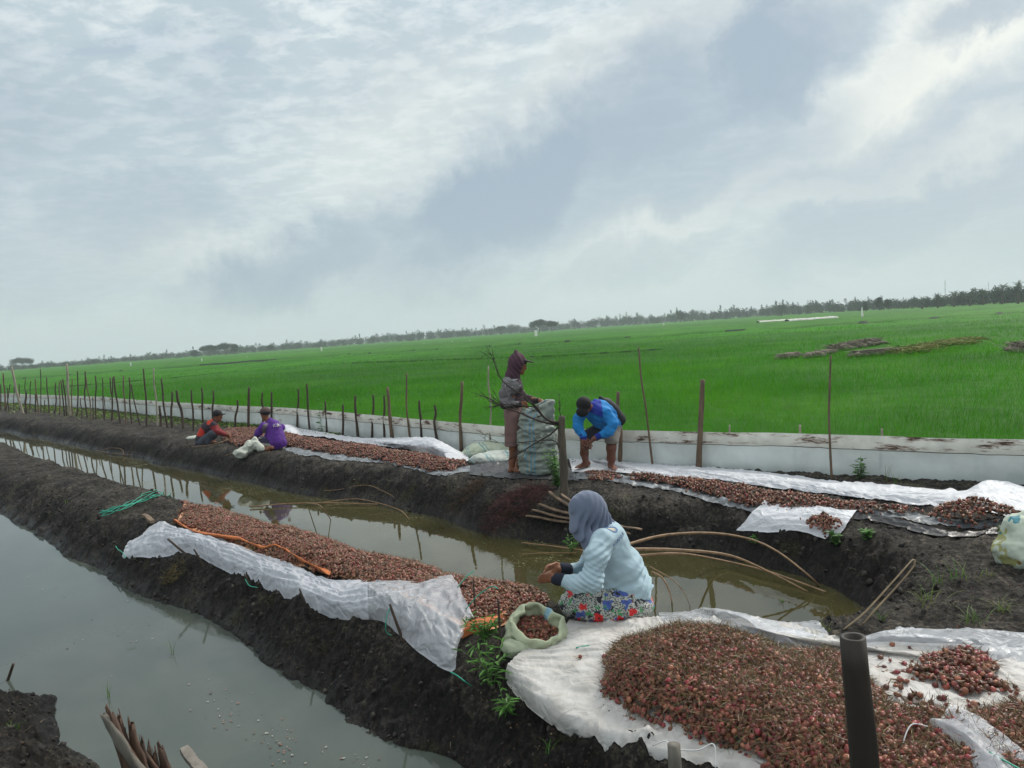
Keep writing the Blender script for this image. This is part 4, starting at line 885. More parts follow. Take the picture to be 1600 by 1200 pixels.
# ---- the seated person (faces left and away; knees folded, sorting shallots)
def seated():
    q = lambda px, py, Y: P(px, py, Y); g0 = on(955, 978); t = empty('person', g0, 'person in pale blue shirt, grey hijab and floral skirt sitting by the white ground sheet', 'person')
    hd = q(916, 800, 4.74); fw = np.array([-.86, .25, -.36])
    sd = SDF(q(830, 985, 4.2)*[1, 0, 1]+[0, 4.2, 0], q(1040, 755, 5.2)*[1, 0, 1]+[0, 5.2, 0], .0065)
    face(sd, hd, fw, (0, 0, 1), .072)
    sd.cap(hd-[0, 0, .04], q(945, 838, 4.75), .05, .06, .03); sd.cap(q(948, 845, 4.75), q(980, 920, 4.76), .10, .12, .05)
    wr, w2 = q(872, 905, 4.52), q(884, 889, 4.78)
    sd.chain([q(936, 850, 4.58), q(924, 908, 4.50), wr], [.04, .036, .026]); sd.chain([q(928, 848, 4.92), q(906, 896, 4.98), w2], [.04, .036, .026])
    hand(sd, wr+[-.01, 0, 0], q(855, 903, 4.54), q(840, 903, 4.60), (.1, -.45, .88), curl=.55, down=(-.1, .8, -.5), thumb=-1, sc=.95)
    hand(sd, w2+[-.01, 0, 0], q(864, 889, 4.72), q(847, 893, 4.66), (0, .35, .93), curl=.5, down=(0, -.7, -.6), thumb=-1, sc=.95)
    sd.chain([q(985, 945, 4.68), q(905, 945, 4.62), q(950, 962, 4.58)], [.09, .07, .05]); body_obj('body', sd, skin_m, t)
    # shirt
    sh = SDF(q(860, 965, 4.25)*[1, 0, 1]+[0, 4.25, 0], q(1045, 790, 5.25)*[1, 0, 1]+[0, 5.25, 0], .0065)
    sh.ell(q(981, 915, 4.78), (.155, .21, .135), None, .06); sh.ell(q(968, 885, 4.77), (.150, .20, .14), None, .06); sh.ell(q(950, 853, 4.76), (.135, .185, .125), None, .06)
    sh.ell(q(954, 833, 4.74), (.075, .14, .075), None, .06); sh.ell(q(945, 905, 4.80), (.13, .18, .12), None, .05)
    sh.chain([q(941, 846, 4.60), q(931, 870, 4.52), q(925, 908, 4.46), q(902, 912, 4.47), q(878, 906, 4.52)], [.078, .073, .062, .050, .036], .035)
    sh.chain([q(936, 844, 4.92), q(912, 892, 4.98), q(882, 889, 4.79)], [.07, .056, .036], .03)
    sh.cap(q(985, 938, 4.78), q(960, 934, 4.78), .125, .12, .04)
    ax = (q(1000, 930, 4.7)-q(950, 830, 4.7)); ax /= np.linalg.norm(ax)
    def fo(x, y, z):                 # slack rings round the waist, tight over the shoulder blades, and creases at the elbow
        o = q(950, 830, 4.7); s = (x-o[0])*ax[0]+(z-o[2])*ax[2]; s2 = s+.16*(x-o[0])+.05*perl(x*7, y*7, z*7, 3)
        w = np.clip((s-.12)/.22, 0, 1); r = .0150*w*np.sin(s2*2*math.pi/.052+1.6*perl(x*5, y*5, z*5, 5))*(.55+.6*perl(x*6, y*6, z*3, 6))
        e = q(925, 912, 4.46); de = np.sqrt((x-e[0])**2+(y-e[1])**2+(z-e[2])**2); a = .009*np.exp(-(de/.11)**2)*np.sin((x*.6+z)*2*math.pi/.030+3*perl(x*9, y*9, z*9, 7))
        sx = q(935, 868, 4.5); ds = np.sqrt((x-sx[0])**2+(y-sx[1])**2+(z-sx[2])**2); b = .006*np.exp(-(ds/.10)**2)*np.sin((z-.5*x)*2*math.pi/.040+2*perl(x*9, y*9, z*9, 8))
        return r+a+b+.013*(np.abs(fbm(x*7+z*4, y*7, z*9, 3, 4))-.3)
    sh.disp(fo); sh.below(lambda x: .085+.02*np.sin(x*30))
    shirt = body_obj('shirt', sh, mat('pale_blue_cotton', (.36, .48, .54), rough=.85, var=.06, vscale=12, bump=.0012, bscale=160), t)
    cf_ = SDF(q(855, 925, 4.4)*[1, 0, 1]+[0, 4.4, 0], q(895, 875, 4.9)*[1, 0, 1]+[0, 4.9, 0], .005)
    cf_.cap(q(879, 906, 4.52), q(869, 905, 4.52), .040, .036, .004); cuff_m = mat('navy_knit', (.012, .016, .030), .9, var=.2)
    body_obj('cuff', cf_, cuff_m, t)
    cf2 = SDF(q(860, 910, 4.5)*[1, 0, 1]+[0, 4.5, 0], q(900, 865, 5.0)*[1, 0, 1]+[0, 5.0, 0], .005); cf2.cap(q(886, 889, 4.79), q(877, 888, 4.77), .040, .037, .004); body_obj('cuff', cf2, cuff_m, t)
    # hijab
    hj = SDF(q(870, 870, 4.4)*[1, 0, 1]+[0, 4.4, 0], q(975, 750, 5.1)*[1, 0, 1]+[0, 5.1, 0], .006)
    fwn = fw/np.linalg.norm(fw); upn = np.array([0, 0, 1.])-fwn*fwn[2]; upn /= np.linalg.norm(upn); rot = np.stack([np.cross(fwn, upn), fwn, upn])
    hj.ell(hd+[.008, 0, .032], (.096, .112, .106), rot, .03); hj.cap(hd+[.03, 0, .0], q(938, 824, 4.75), .098, .085, .04); hj.cap(hd+[-.045, -.02, .045], q(904, 822, 4.68), .062, .048, .03)
    hj.cap(q(906, 828, 4.68), q(916, 852, 4.62), .050, .022, .03); hj.cap(q(938, 828, 4.74), q(922, 842, 4.62), .075, .035, .03); hj.cap(q(940, 822, 4.78), q(952, 826, 4.76), .075, .045, .03)
    hj.disp(lambda x, y, z: .0105*np.sin((x*.9+y*.5-z*.40)*2*math.pi/.040+2.2*perl(x*6, y*6, z*4, 5))*np.clip((hd[2]+.06-z)/.10, .15, 1)+.008*(np.abs(fbm(x*9+z*3, y*9, z*5, 2, 3))-.3))
    hj.ell(hd+fwn*.105-[0, 0, .03], (.058, .085, .075), rot, .010, sub=True)
    body_obj('hijab', hj, mat('grey_blue_hijab', (.135, .165, .235), rough=.9, var=.1, vscale=10, bump=.001, bscale=150, sheen=.15), t)
    # skirt
    sk = SDF(q(855, 995, 4.2)*[1, 0, 1]+[0, 4.2, 0], q(1045, 895, 5.3)*[1, 0, 1]+[0, 5.3, 0], .0075)
    sk.ell(q(982, 943, 4.78), (.160, .23, .125), None, .05); sk.cap(q(975, 945, 4.62), q(898, 940, 4.62), .105, .082, .04); sk.cap(q(975, 942, 4.95), q(905, 925, 5.0), .10, .075, .04)
    sk.cap(q(893, 946, 4.60), q(955, 962, 4.57), .075, .058, .04); sk.cap(q(1000, 955, 4.66), q(950, 965, 4.60), .075, .06, .04); sk.cap(q(905, 950, 4.9), q(970, 950, 4.7), .08, .08, .06)
    sk.disp(lambda x, y, z: .007*(np.abs(fbm(x*7+z*3, y*7, z*10-x*3, 3, 14))-.3)+.004*np.sin((x+z*.6)*2*math.pi/.055+2*perl(x*5, y*5, z*5, 9))); sk.floor(float(g0[2])+.012)
    m = bpy.data.materials.new('floral_cloth'); m.use_nodes = True; nt = m.node_tree; N = nt.nodes.new; L = nt.links.new; b = nt.nodes['Principled BSDF']; b.inputs['Roughness'].default_value = .75
    geo = N('ShaderNodeNewGeometry'); pos = geo.outputs['Position']
    def vor(s, off, feat='F1', out=0, rnd=1.0):
        mp = N('ShaderNodeMapping'); L(pos, mp.inputs[0]); mp.inputs[1].default_value = off; v = N('ShaderNodeTexVoronoi'); v.feature = feat; v.inputs['Scale'].default_value = s; v.inputs['Randomness'].default_value = rnd
        nn = N('ShaderNodeTexNoise'); L(mp.outputs[0], nn.inputs['Vector']); nn.inputs['Scale'].default_value = s*2.5; ad = N('ShaderNodeVectorMath'); ad.operation = 'MULTIPLY_ADD'; L(nn.outputs[1], ad.inputs[0]); ad.inputs[1].default_value = (1.0/s,)*3; L(mp.outputs[0], ad.inputs[2]); L(ad.outputs[0], v.inputs['Vector']); return v.outputs[out]
    def step(f, a, b2):
        r = N('ShaderNodeMapRange'); L(f, r.inputs[0]); r.inputs[1].default_value = a; r.inputs[2].default_value = b2; r.inputs[3].default_value = 1; r.inputs[4].default_value = 0; return r.outputs[0]
    def mixc(f, a, c):
        n = N('ShaderNodeMix'); n.data_type = 'RGBA'; L(f, n.inputs[0])
        for s_, qq in ((6, a), (7, c)):
            if isinstance(qq, tuple): n.inputs[s_].default_value = (*qq, 1)
            else: L(qq, n.inputs[s_])
        return n.outputs[2]
    c = mixc(step(vor(95, (0, 0, 0)), .40, .48), (.42, .43, .39), (.03, .035, .045))
    c = mixc(step(vor(11, (3, 1, 2)), .30, .35), c, (.05, .09, .32)); c = mixc(step(vor(17, (1, 5, 2)), .25, .30), c, (.06, .26, .10)); c = mixc(step(vor(14, (9, 1, 7)), .26, .32), c, (.015, .015, .025))
    # the big red blossoms of the print, placed where they lie on the cloth
    for (fx, fy, Y, r_) in [(936, 966, 4.52, .040), (967, 966, 4.55, .034), (957, 970, 4.52, .022), (922, 926, 4.52, .034), (892, 928, 4.54, .030), (912, 952, 4.50, .030), (987, 952, 4.58, .036), (1012, 952, 4.70, .030), (1018, 938, 4.74, .026), (905, 973, 4.5, .022), (985, 930, 4.62, .030)]:
        cpt = q(fx, fy, Y); vm = N('ShaderNodeVectorMath'); vm.operation = 'SUBTRACT'; L(pos, vm.inputs[0]); vm.inputs[1].default_value = tuple(cpt); sc = N('ShaderNodeVectorMath'); sc.operation = 'MULTIPLY'; L(vm.outputs[0], sc.inputs[0]); sc.inputs[1].default_value = (1, .35, 1)
        ln = N('ShaderNodeVectorMath'); ln.operation = 'LENGTH'; L(sc.outputs[0], ln.inputs[0]); nn = N('ShaderNodeTexNoise'); L(pos, nn.inputs['Vector']); nn.inputs['Scale'].default_value = 38
        sm = N('ShaderNodeMath'); sm.operation = 'MULTIPLY_ADD'; L(nn.outputs[0], sm.inputs[0]); sm.inputs[1].default_value = .060; L(ln.outputs[1], sm.inputs[2])
        c = mixc(step(sm.outputs[0], r_+.022, r_+.025), c, (.62, .020, .022)); c = mixc(step(ln.outputs[1], .006, .008), c, (.05, .02, .02))
    L(c, b.inputs['Base Color']); body_obj('skirt', sk, m, t); return t, shirt
woman, wshirt = seated()

# lettering and emblems pressed on to the cloth
def text_mesh(s, size, ext=0):
    cu_ = bpy.data.curves.new('t', 'FONT'); cu_.body = s; cu_.size = size; cu_.align_x = 'CENTER'; cu_.align_y = 'CENTER'; cu_.resolution_u = 3; o = bpy.data.objects.new('t', cu_)
    C.objects.link(o); dg = bpy.context.evaluated_depsgraph_get(); me = bpy.data.meshes.new_from_object(o.evaluated_get(dg)); V = np.array([v.co[:] for v in me.vertices]); F = [list(p.vertices) for p in me.polygons]
    bpy.data.objects.remove(o); bpy.data.meshes.remove(me); return V, F
def press(name, V, F, target, centre, xdir, ydir, m, parent, lift=.003):
    T = BVHTree.FromPolygons([v.co for v in target.data.vertices], [p.vertices for p in target.data.polygons])
    xdir, ydir, centre = [np.array(v, float) for v in (xdir, ydir, centre)]; xdir /= np.linalg.norm(xdir); ydir -= xdir*(xdir@ydir); ydir /= np.linalg.norm(ydir); nd = np.cross(xdir, ydir)
    out = []
    for v in V:
        o_ = centre+xdir*v[0]+ydir*v[1]+nd*.4; hit = T.ray_cast(Vector(o_), Vector(-nd), .8)
        out.append(np.array(hit[0])+nd*lift if hit[0] is not None else centre+xdir*v[0]+ydir*v[1])
    return settle(obj(name, mesh(name, np.array(out), F, smooth=False), m), parent)
def disc(r, n=20, r0=0):
    a = np.linspace(0, 2*math.pi, n, endpoint=False)
    if r0: return np.vstack([np.stack([np.cos(a)*r, np.sin(a)*r, 0*a], -1), np.stack([np.cos(a)*r0, np.sin(a)*r0, 0*a], -1)]), [[i, (i+1) % n, n+(i+1) % n, n+i] for i in range(n)]
    return np.stack([np.cos(a)*r, np.sin(a)*r, 0*a], -1), [list(range(n))]
bx = np.array([.50, -.62, .32]); sp = np.array([-.45, .0, .85])
bxv = P(972, 833, 4.7)-P(967, 850, 4.6)
xd = P(974, 832, 4.74)-P(966, 848, 4.60); yd = np.array([-.42, .15, .80])
navy = mat('navy_print', (.05, .10, .25), .8); V, F = text_mesh('NGANJUK', .034)
press('back_lettering', V, F, wshirt, P(968, 842, 4.60), xd, yd, navy, woman)
V, F = disc(.030, 24, .021); press('back_emblem_ring', V, F, wshirt, P(961, 824, 4.62), xd, yd, mat('blue_print', (.13, .22, .42), .8), woman)
V, F = disc(.017, 16); press('back_emblem_centre', V, F, wshirt, P(961, 824, 4.62), xd, yd, mat('cream_print', (.55, .50, .40), .8), woman)

# ---- hooded standing person (faces right, gathers the mouth of the tall sack)
def hooded():
    q = lambda px, py, dy=0: P(px, py, 9.6+dy); g = on(805, 742); dz = 0
    t = empty('person', g, 'standing person in grey sweatshirt, maroon hood and brown shorts, holding the tall sack open', 'person')
    sd = SDF(q(775, 755)*[1, 0, 1]+[0, 9.25, 0], q(865, 538)*[1, 0, 1]+[0, 9.95, 0], .008)
    hd = q(811, 571); face(sd, hd, (.93, -.12, -.34), (0, 0, 1), .072); sd.cap(hd-[.02, 0, .05], q(800, 590), .05, .055, .03)
    sd.cap(q(800, 600), q(802, 640), .11, .10, .05)
    wr1, wr2 = q(812, 632, -.12), q(840, 625, .10)
    sd.chain([q(795, 600, -.12), q(790, 632, -.14), wr1], [.045, .038, .026]); sd.chain([q(803, 600, .12), q(818, 621, .14), wr2], [.045, .038, .026])
    hand(sd, wr1, q(822, 632, -.13), q(827, 638, -.11), (0, -.4, .9), curl=1.4, down=(0, .4, -.8), sc=1.12, thumb=-1); hand(sd, wr2, q(849, 628, .06), q(855, 633, .04), (0, .9, .3), curl=1.3, sc=1.12, down=(.1, 0, -1), thumb=1)
    gz_ = float(g[2])
    sd.chain([q(803, 655, -.08), q(802, 700, -.07), q(800, 728, -.05)], [.08, .050, .034], .03); sd.cap(q(803, 708, -.05), q(800, 722, -.04), .047, .040, .03)
    sd.chain([q(808, 655, .10), q(812, 698, .12), q(811, 725, .14)], [.08, .055, .034], .03); sd.cap(q(813, 706, .12), q(812, 718, .13), .050, .04, .03)
    a1 = q(800, 732, -.05); sd.cap(q(800, 722, -.05), [a1[0], a1[1], gz_+.05], .036, .034, .02); bare_foot(sd, [a1[0], a1[1], gz_], [a1[0]+.17, a1[1]-.05, gz_+.005])
    a2 = q(811, 730, .16); sd.cap(q(811, 720, .14), [a2[0], a2[1], gz_+.05], .034, .032, .02); bare_foot(sd, [a2[0], a2[1], gz_], [a2[0]+.16, a2[1]-.06, gz_+.005]); body_obj('body', sd, skin_m, t)
    sh = SDF(q(770, 660)*[1, 0, 1]+[0, 9.25, 0], q(850, 575)*[1, 0, 1]+[0, 9.95, 0], .0085)
    sh.ell(q(802, 604), (.125, .185, .125), None, .05); sh.cap(q(800, 612), q(801, 636), .125, .118, .05); sh.cap(q(803, 618, .06), q(803, 636, .06), .115, .115, .05)
    sh.chain([q(793, 597, -.15), q(788, 615, -.17), q(789, 632, -.18), q(808, 632, -.13)], [.068, .062, .056, .042], .03); sh.chain([q(804, 599, .15), q(818, 621, .16), q(836, 626, .11)], [.065, .055, .040], .03)
    sh.disp(lambda x, y, z: .0025*np.sin(z*2*math.pi/.055+2.5*perl(x*6, y*6, z*6, 2))+.020*(np.abs(fbm(x*8, y*8, z*8, 3, 3))-.3))
    fc = q(812, 610, -.02)
    def colr(V):                     # front panel maroon, body grey, hem and sleeve ends near black
        c = np.tile([.165, .160, .165], (len(V), 1)); front = (V[:, 0] > fc[0]-.055+(.15*(V[:, 2]-fc[2]))) & (V[:, 2] < fc[2]+.16) & (np.abs(V[:, 1]-9.6) < .14)
        c[front] = [.060, .036, .046]; hem = V[:, 2] < q(800, 631)[2]; c[hem] = [.028, .024, .028]; return c
    top = body_obj('sweatshirt', sh, mat('sweatshirt', attr=True, rough=.9, var=.15, vscale=14, bump=.002, bscale=90), t, colr)
    cf_ = SDF(q(800, 645)*[1, 0, 1]+[0, 9.3, 0], q(850, 615)*[1, 0, 1]+[0, 9.9, 0], .007); cf_.cap(q(806, 632, -.13), q(813, 632, -.12), .043, .038, .004); cf_.cap(q(833, 626, .12), q(840, 626, .10), .042, .037, .004)
    body_obj('cuff', cf_, mat('black_knit', (.016, .014, .018), .9), t)
    hj = SDF(q(785, 610)*[1, 0, 1]+[0, 9.35, 0], q(840, 535)*[1, 0, 1]+[0, 9.85, 0], .0075)
    hj.ell(hd+[-.022, 0, .05], (.112, .105, .115), None, .03); hj.cap(hd+[-.04, 0, 0], q(800, 588), .10, .085, .04); hj.cap(q(800, 588), q(806, 598), .085, .075, .04); hj.cap(hd+[-.02, 0, .12], hd+[-.02, 0, .175], .06, .03, .03)
    hj.disp(lambda x, y, z: .005*np.sin((x+z*.6)*2*math.pi/.06+2*perl(x*8, y*8, z*8, 2))); hj.ell(hd+[.095, -.01, -.03], (.085, .065, .085), None, .012, sub=True)
    body_obj('hood', hj, mat('maroon_hood', (.075, .035, .052), .9, var=.15, bump=.002, bscale=90), t)
    cp = SDF(hd+[-.05, -.13, -.02], hd+[.22, .13, .16], .005); cp.ell(hd+[.02, 0, .045], (.085, .080, .075), None, .01); cp.ell(hd+[.125, -.01, .045], (.075, .066, .011), [[.95, 0, -.3], [0, 1, 0], [.3, 0, .95]], .012)
    body_obj('cap', cp, mat('dark_maroon_cap', (.038, .022, .030), .85), t)
    st = SDF(q(775, 712)*[1, 0, 1]+[0, 9.25, 0], q(840, 625)*[1, 0, 1]+[0, 9.95, 0], .0085)
    st.cap(q(801, 636), q(803, 650), .118, .13, .04); st.cap(q(801, 650, -.08), q(801, 696, -.08), .108, .100, .03); st.cap(q(808, 650, .10), q(812, 693, .11), .105, .084, .03)
    st.disp(lambda x, y, z: .008*(np.abs(fbm(x*9, y*9, z*6, 3, 8))-.3)); st.floor(q(802, 695)[2])
    body_obj('shorts', st, mat('dusty_brown_shorts', (.19, .115, .105), .9, var=.12, bump=.002, bscale=80), t)
    tp = mat('pale_print', (.50, .48, .48), .8)
    for s_, (px, py), z in (('YHL', (810, 594), .052), ('DNY', (811, 601), .056)):
        V, F = text_mesh(s_, z); press('chest_lettering', V, F, top, q(px, py, -.1), (.62, -.78, 0), (0, 0, 1), tp, t)
hooded()

# ---- bending person in blue
def bending():
    q = lambda px, py, dy=0: P(px, py, 9.35+dy); g = on(955, 738); gz_ = float(g[2])
    t = empty('person', g, 'barefoot person in bright blue shirt and dark cap bending over with shallots in both hands', 'person')
    sd = SDF(q(885, 752)*[1, 0, 1]+[0, 8.9, 0], q(985, 600)*[1, 0, 1]+[0, 10.0, 0], .008)
    hd = q(912, 635, -.30); face(sd, hd, (-.30, -.45, -.84), (-.3, -.55, .35), .072); sd.cap(hd+[.02, .05, .02], q(925, 642, -.12), .05, .058, .03)
    sd.cap(q(928, 642, -.08), q(955, 660, .15), .11, .11, .05)
    w1, w2 = q(911, 684, -.28), q(932, 682, -.25)
    sd.chain([q(907, 645, -.1), q(903, 668, -.15), w1], [.045, .038, .028]); sd.chain([q(945, 648, -.15), q(957, 668, -.22), w2], [.045, .038, .028])
    hand(sd, w1, q(913, 692, -.30), q(919, 697, -.31), (-.8, -.3, -.4), curl=.9, down=(.7, 0, -.7), sc=1.15, thumb=1); hand(sd, w2, q(924, 689, -.28), q(917, 695, -.31), (.5, -.3, .8), curl=.9, down=(-.5, 0, -.8), sc=1.15, thumb=1)
    # left-of-picture leg bent forward, right one straight
    sd.chain([q(948, 672, .10), q(914, 683, .0), q(913, 708, .12), q(916, 726, .22)], [.085, .062, .052, .036], .03)
    sd.chain([q(957, 670, .12), q(955, 700, -.03), q(955, 716, .0), q(955, 730, .05)], [.085, .060, .052, .036], .03)
    a1 = np.array([*q(917, 728, .24)[:2], float(gz(*[np.array([v]) for v in q(917, 728, .24)[:2]])[0])+.02]); sd.cap(q(916, 724, .22), a1+[0, 0, .04], .036, .033, .02); bare_foot(sd, a1, a1+[-.15, -.13, 0])
    a2 = q(955, 732, .03); a2[2] = gz_+.01; sd.cap(q(955, 726, .05), a2+[0, 0, .04], .036, .033, .02); bare_foot(sd, a2, a2+[.03, -.18, 0]); body_obj('body', sd, mat('darker_brown_skin', (.15, .055, .032), .5, var=.15, vscale=30), t)
    sh = SDF(q(880, 700)*[1, 0, 1]+[0, 8.85, 0], q(985, 600)*[1, 0, 1]+[0, 10.0, 0], .0085)
    sh.ell(q(932, 643, -.08), (.155, .17, .135), None, .06); sh.cap(q(935, 642, -.03), q(952, 652, .16), .145, .14, .06); sh.cap(q(940, 655, -.05), q(955, 664, .10), .12, .12, .06)
    sh.chain([q(910, 640, -.12), q(904, 655, -.16), q(903, 668, -.2), q(911, 681, -.27)], [.070, .062, .054, .042], .03); sh.chain([q(946, 645, -.18), q(958, 662, -.24), q(951, 674, -.27), q(937, 681, -.26)], [.078, .066, .056, .042], .03)
    sh.disp(lambda x, y, z: .0025*np.sin((z+x*.5)*2*math.pi/.06+2.5*perl(x*6, y*6, z*6, 2))+.022*(np.abs(fbm(x*7, y*7, z*7, 3, 3))-.3))
    yk = q(930, 636, -.2)
    def colr(V):
        c = np.tile([.012, .20, .52], (len(V), 1)); d = np.hypot(V[:, 0]-yk[0], V[:, 2]-yk[2]); c[(V[:, 0] > yk[0]-.07) & (V[:, 0] < yk[0]+.085) & (V[:, 2] > yk[2]-.09-.5*(V[:, 0]-yk[0]))] = [.012, .035, .30]; return c
    body_obj('shirt', sh, mat('bright_blue_cloth', attr=True, rough=.8, var=.12, vscale=12, bump=.002, bscale=90), t, colr)
    cf_ = SDF(q(900, 692)*[1, 0, 1]+[0, 8.9, 0], q(945, 670)*[1, 0, 1]+[0, 9.3, 0], .007); cf_.cap(q(910, 680, -.27), q(912, 684, -.28), .043, .039, .004); cf_.cap(q(938, 680, -.26), q(933, 682, -.255), .043, .038, .004)
    body_obj('cuff', cf_, mat('deep_blue_knit', (.010, .03, .26), .9), t)
    cp = SDF(hd+[-.2, -.2, -.16], hd+[.16, .2, .16], .006); cp.ell(hd+[-.0, -.03, .035], (.092, .10, .088), None, .02); cp.ell(hd+[-.03, -.09, -.055], (.075, .035, .060), None, .015); body_obj('cap', cp, mat('black_cap', (.012, .011, .013), .85), t)
    st = SDF(q(900, 705)*[1, 0, 1]+[0, 9.0, 0], q(985, 650)*[1, 0, 1]+[0, 9.9, 0], .0085)
    st.ell(q(955, 664, .16), (.14, .15, .12), None, .04); st.cap(q(950, 668, .10), q(917, 682, -.0), .115, .085, .03); st.cap(q(957, 668, .12), q(956, 690, -.02), .112, .088, .03); st.disp(lambda x, y, z: .008*(np.abs(fbm(x*9, y*9, z*6, 3, 8))-.3))
    st.floor(q(955, 692)[2]); ks = q(940, 670)
    body_obj('shorts', st, mat('shorts_cloth', attr=True, rough=.9, var=.12, vscale=15, bump=.002, bscale=80), t, lambda V: np.where((V[:, 0:1] < ks[0]+.02), np.array([[.03, .032, .042]]), np.array([[.22, .20, .175]])))
    bg = SDF(q(905, 690)*[1, 0, 1]+[0, 8.9, 0], q(985, 600)*[1, 0, 1]+[0, 10.1, 0], .008); bg.cap(q(948, 632, .10), q(966, 655, .14), .085, .095, .05); bg.cap(q(938, 622, .02), q(960, 640, .14), .03, .06, .04)
    bg.disp(lambda x, y, z: .010*(np.abs(fbm(x*8, y*8, z*8, 2, 5))-.3)); settle_o = body_obj('backpack', bg, mat('black_bag', (.014, .015, .019), .7, bump=.003, bscale=40), t); settle_o.name = 'jacket_over_back'
    # the clump of shallots in the hands
    p = q(917, 695, -.33); r_ = np.random.default_rng(5); pos = p+r_.normal(0, .026, (24, 3))+np.array([0, 0, -.01]); V, F, Cc = bulbs_mesh(pos, np.full(24, .028), PRO_N, r_); v, f, c = straws(pos, .09, .002, r_, STR)
    tag(obj('shallot_bunch', mesh('shallot_bunch', np.vstack([V, v]), np.vstack([F, f+len(V)]), np.vstack([Cc, c])), bulb_m), 'small bunch of shallots held in both hands of the bending person', 'shallots')
bending()

# ---- the two squatting people far left
def squat_purple():
    Y0 = float(on(425, 702)[1]); q = lambda px, py, dy=0: P(px, py, Y0+dy); g = on(425, 702); gz_ = float(g[2])
    t = empty('person', g, 'person in purple shirt and brown cap squatting with their back turned, holding a white sack', 'person'); s = Y0/FPX
    sd = SDF(q(380, 715)*[1, 0, 1]+[0, Y0-.45, 0], q(460, 632)*[1, 0, 1]+[0, Y0+.55, 0], .010)
    hd = q(414, 647, .05); face(sd, hd, (-.75, .55, -.3), (0, 0, 1), .074); sd.cap(hd-[0, 0, .05], q(424, 665, .05), .05, .055, .03); sd.cap(q(428, 670, .05), q(436, 695, .0), .11, .12, .05)
    sd.chain([q(415, 668, .0), q(404, 678, .05), q(397, 682, .1)], [.045, .038, .026]); sd.chain([q(440, 668, .2), q(420, 686, .4), q(400, 684, .28)], [.045, .038, .026])
    hand(sd, q(399, 682, .1), q(394, 684, .1), q(390, 688, .1), (0, -.4, .9), curl=1, sc=1.15); hand(sd, q(402, 684, .28), q(396, 686, .25), q(391, 690, .2), (0, .4, .9), curl=1, sc=1.15)
    sd.chain([q(432, 698, -.05), q(398, 692, -.15), q(420, 706, -.22)], [.09, .06, .042], .03); sd.chain([q(432, 698, .1), q(402, 688, .35), q(415, 700, .35)], [.09, .06, .042], .03)
    a = q(424, 706, -.22); a[2] = gz_+.03; bare_foot(sd, a, a+[-.18, -.06, -.01]); body_obj('body', sd, skin_m, t)
    sh = SDF(q(380, 715)*[1, 0, 1]+[0, Y0-.45, 0], q(460, 640)*[1, 0, 1]+[0, Y0+.55, 0], .010)
    sh.cap(q(427, 671, .05), q(432, 691, .0), .160, .185, .06); sh.cap(q(421, 658, .06), q(427, 664, .05), .07, .10, .05)
    sh.chain([q(412, 666, -.08), q(404, 676, -.05), q(400, 682, .05)], [.075, .062, .045], .03); sh.chain([q(440, 668, .22), q(415, 684, .4)], [.07, .05], .03)
    sh.disp(lambda x, y, z: .014*(np.abs(fbm(x*7, y*7, z*6, 3, 3))-.3)); s0 = q(414, 668)
    top = body_obj('shirt', sh, mat('purple_jersey', attr=True, rough=.75, var=.15, vscale=8, bump=.002, bscale=70), t, lambda V: np.where(((np.abs((V[:, 0]-s0[0]-.03)-.35*(V[:, 2]-s0[2])) < .030) & (V[:, 1] < Y0+.02) & (V[:, 2] < s0[2]+.08))[:, None], np.array([[.13, .11, .13]]), np.array([[.085, .018, .22]])))
    st = SDF(q(385, 715)*[1, 0, 1]+[0, Y0-.45, 0], q(460, 670)*[1, 0, 1]+[0, Y0+.5, 0], .010); st.cap(q(436, 697, -.02), q(404, 692, -.15), .115, .085, .03); st.cap(q(436, 697, .1), q(404, 688, .33), .115, .085, .03)
    st.disp(lambda x, y, z: .01*(np.abs(fbm(x*8, y*8, z*8, 2, 5))-.3)); zc = q(410, 691)[2]
    body_obj('shorts', st, mat('sport_shorts', attr=True, rough=.8, var=.1), t, lambda V: np.where((np.abs(V[:, 2]-zc+.25*(V[:, 0]-q(410, 691)[0])) < .028)[:, None], np.array([[.36, .34, .30]]), np.array([[.02, .018, .045]])))
    cp = SDF(hd-.2, hd+.2, .008); cp.ell(hd+[.01, 0, .045], (.095, .10, .085), None, .02); cp.ell(hd+[-.085, .06, .035], (.06, .055, .014), None, .015)
    body_obj('cap', cp, mat('two_tone_cap', attr=True, rough=.85, var=.15), t, lambda V: np.where((V[:, 2] > hd[2]+.045)[:, None], np.array([[.085, .055, .052]]), np.array([[.018, .016, .022]])))
    tp = mat('pale_print', (.50, .48, .48), .8); V, F = text_mesh('KLLS', .085)
    press('back_lettering', V, F, top, q(432, 664, -.15), (.97, 0, .18), (-.1, .1, 1), tp, t, .008); V, F = disc(.03, 12); press('back_emblem', V, F, top, q(438, 657, -.1), (1, 0, 0), (0, 0, 1), tp, t, .008)
squat_purple()
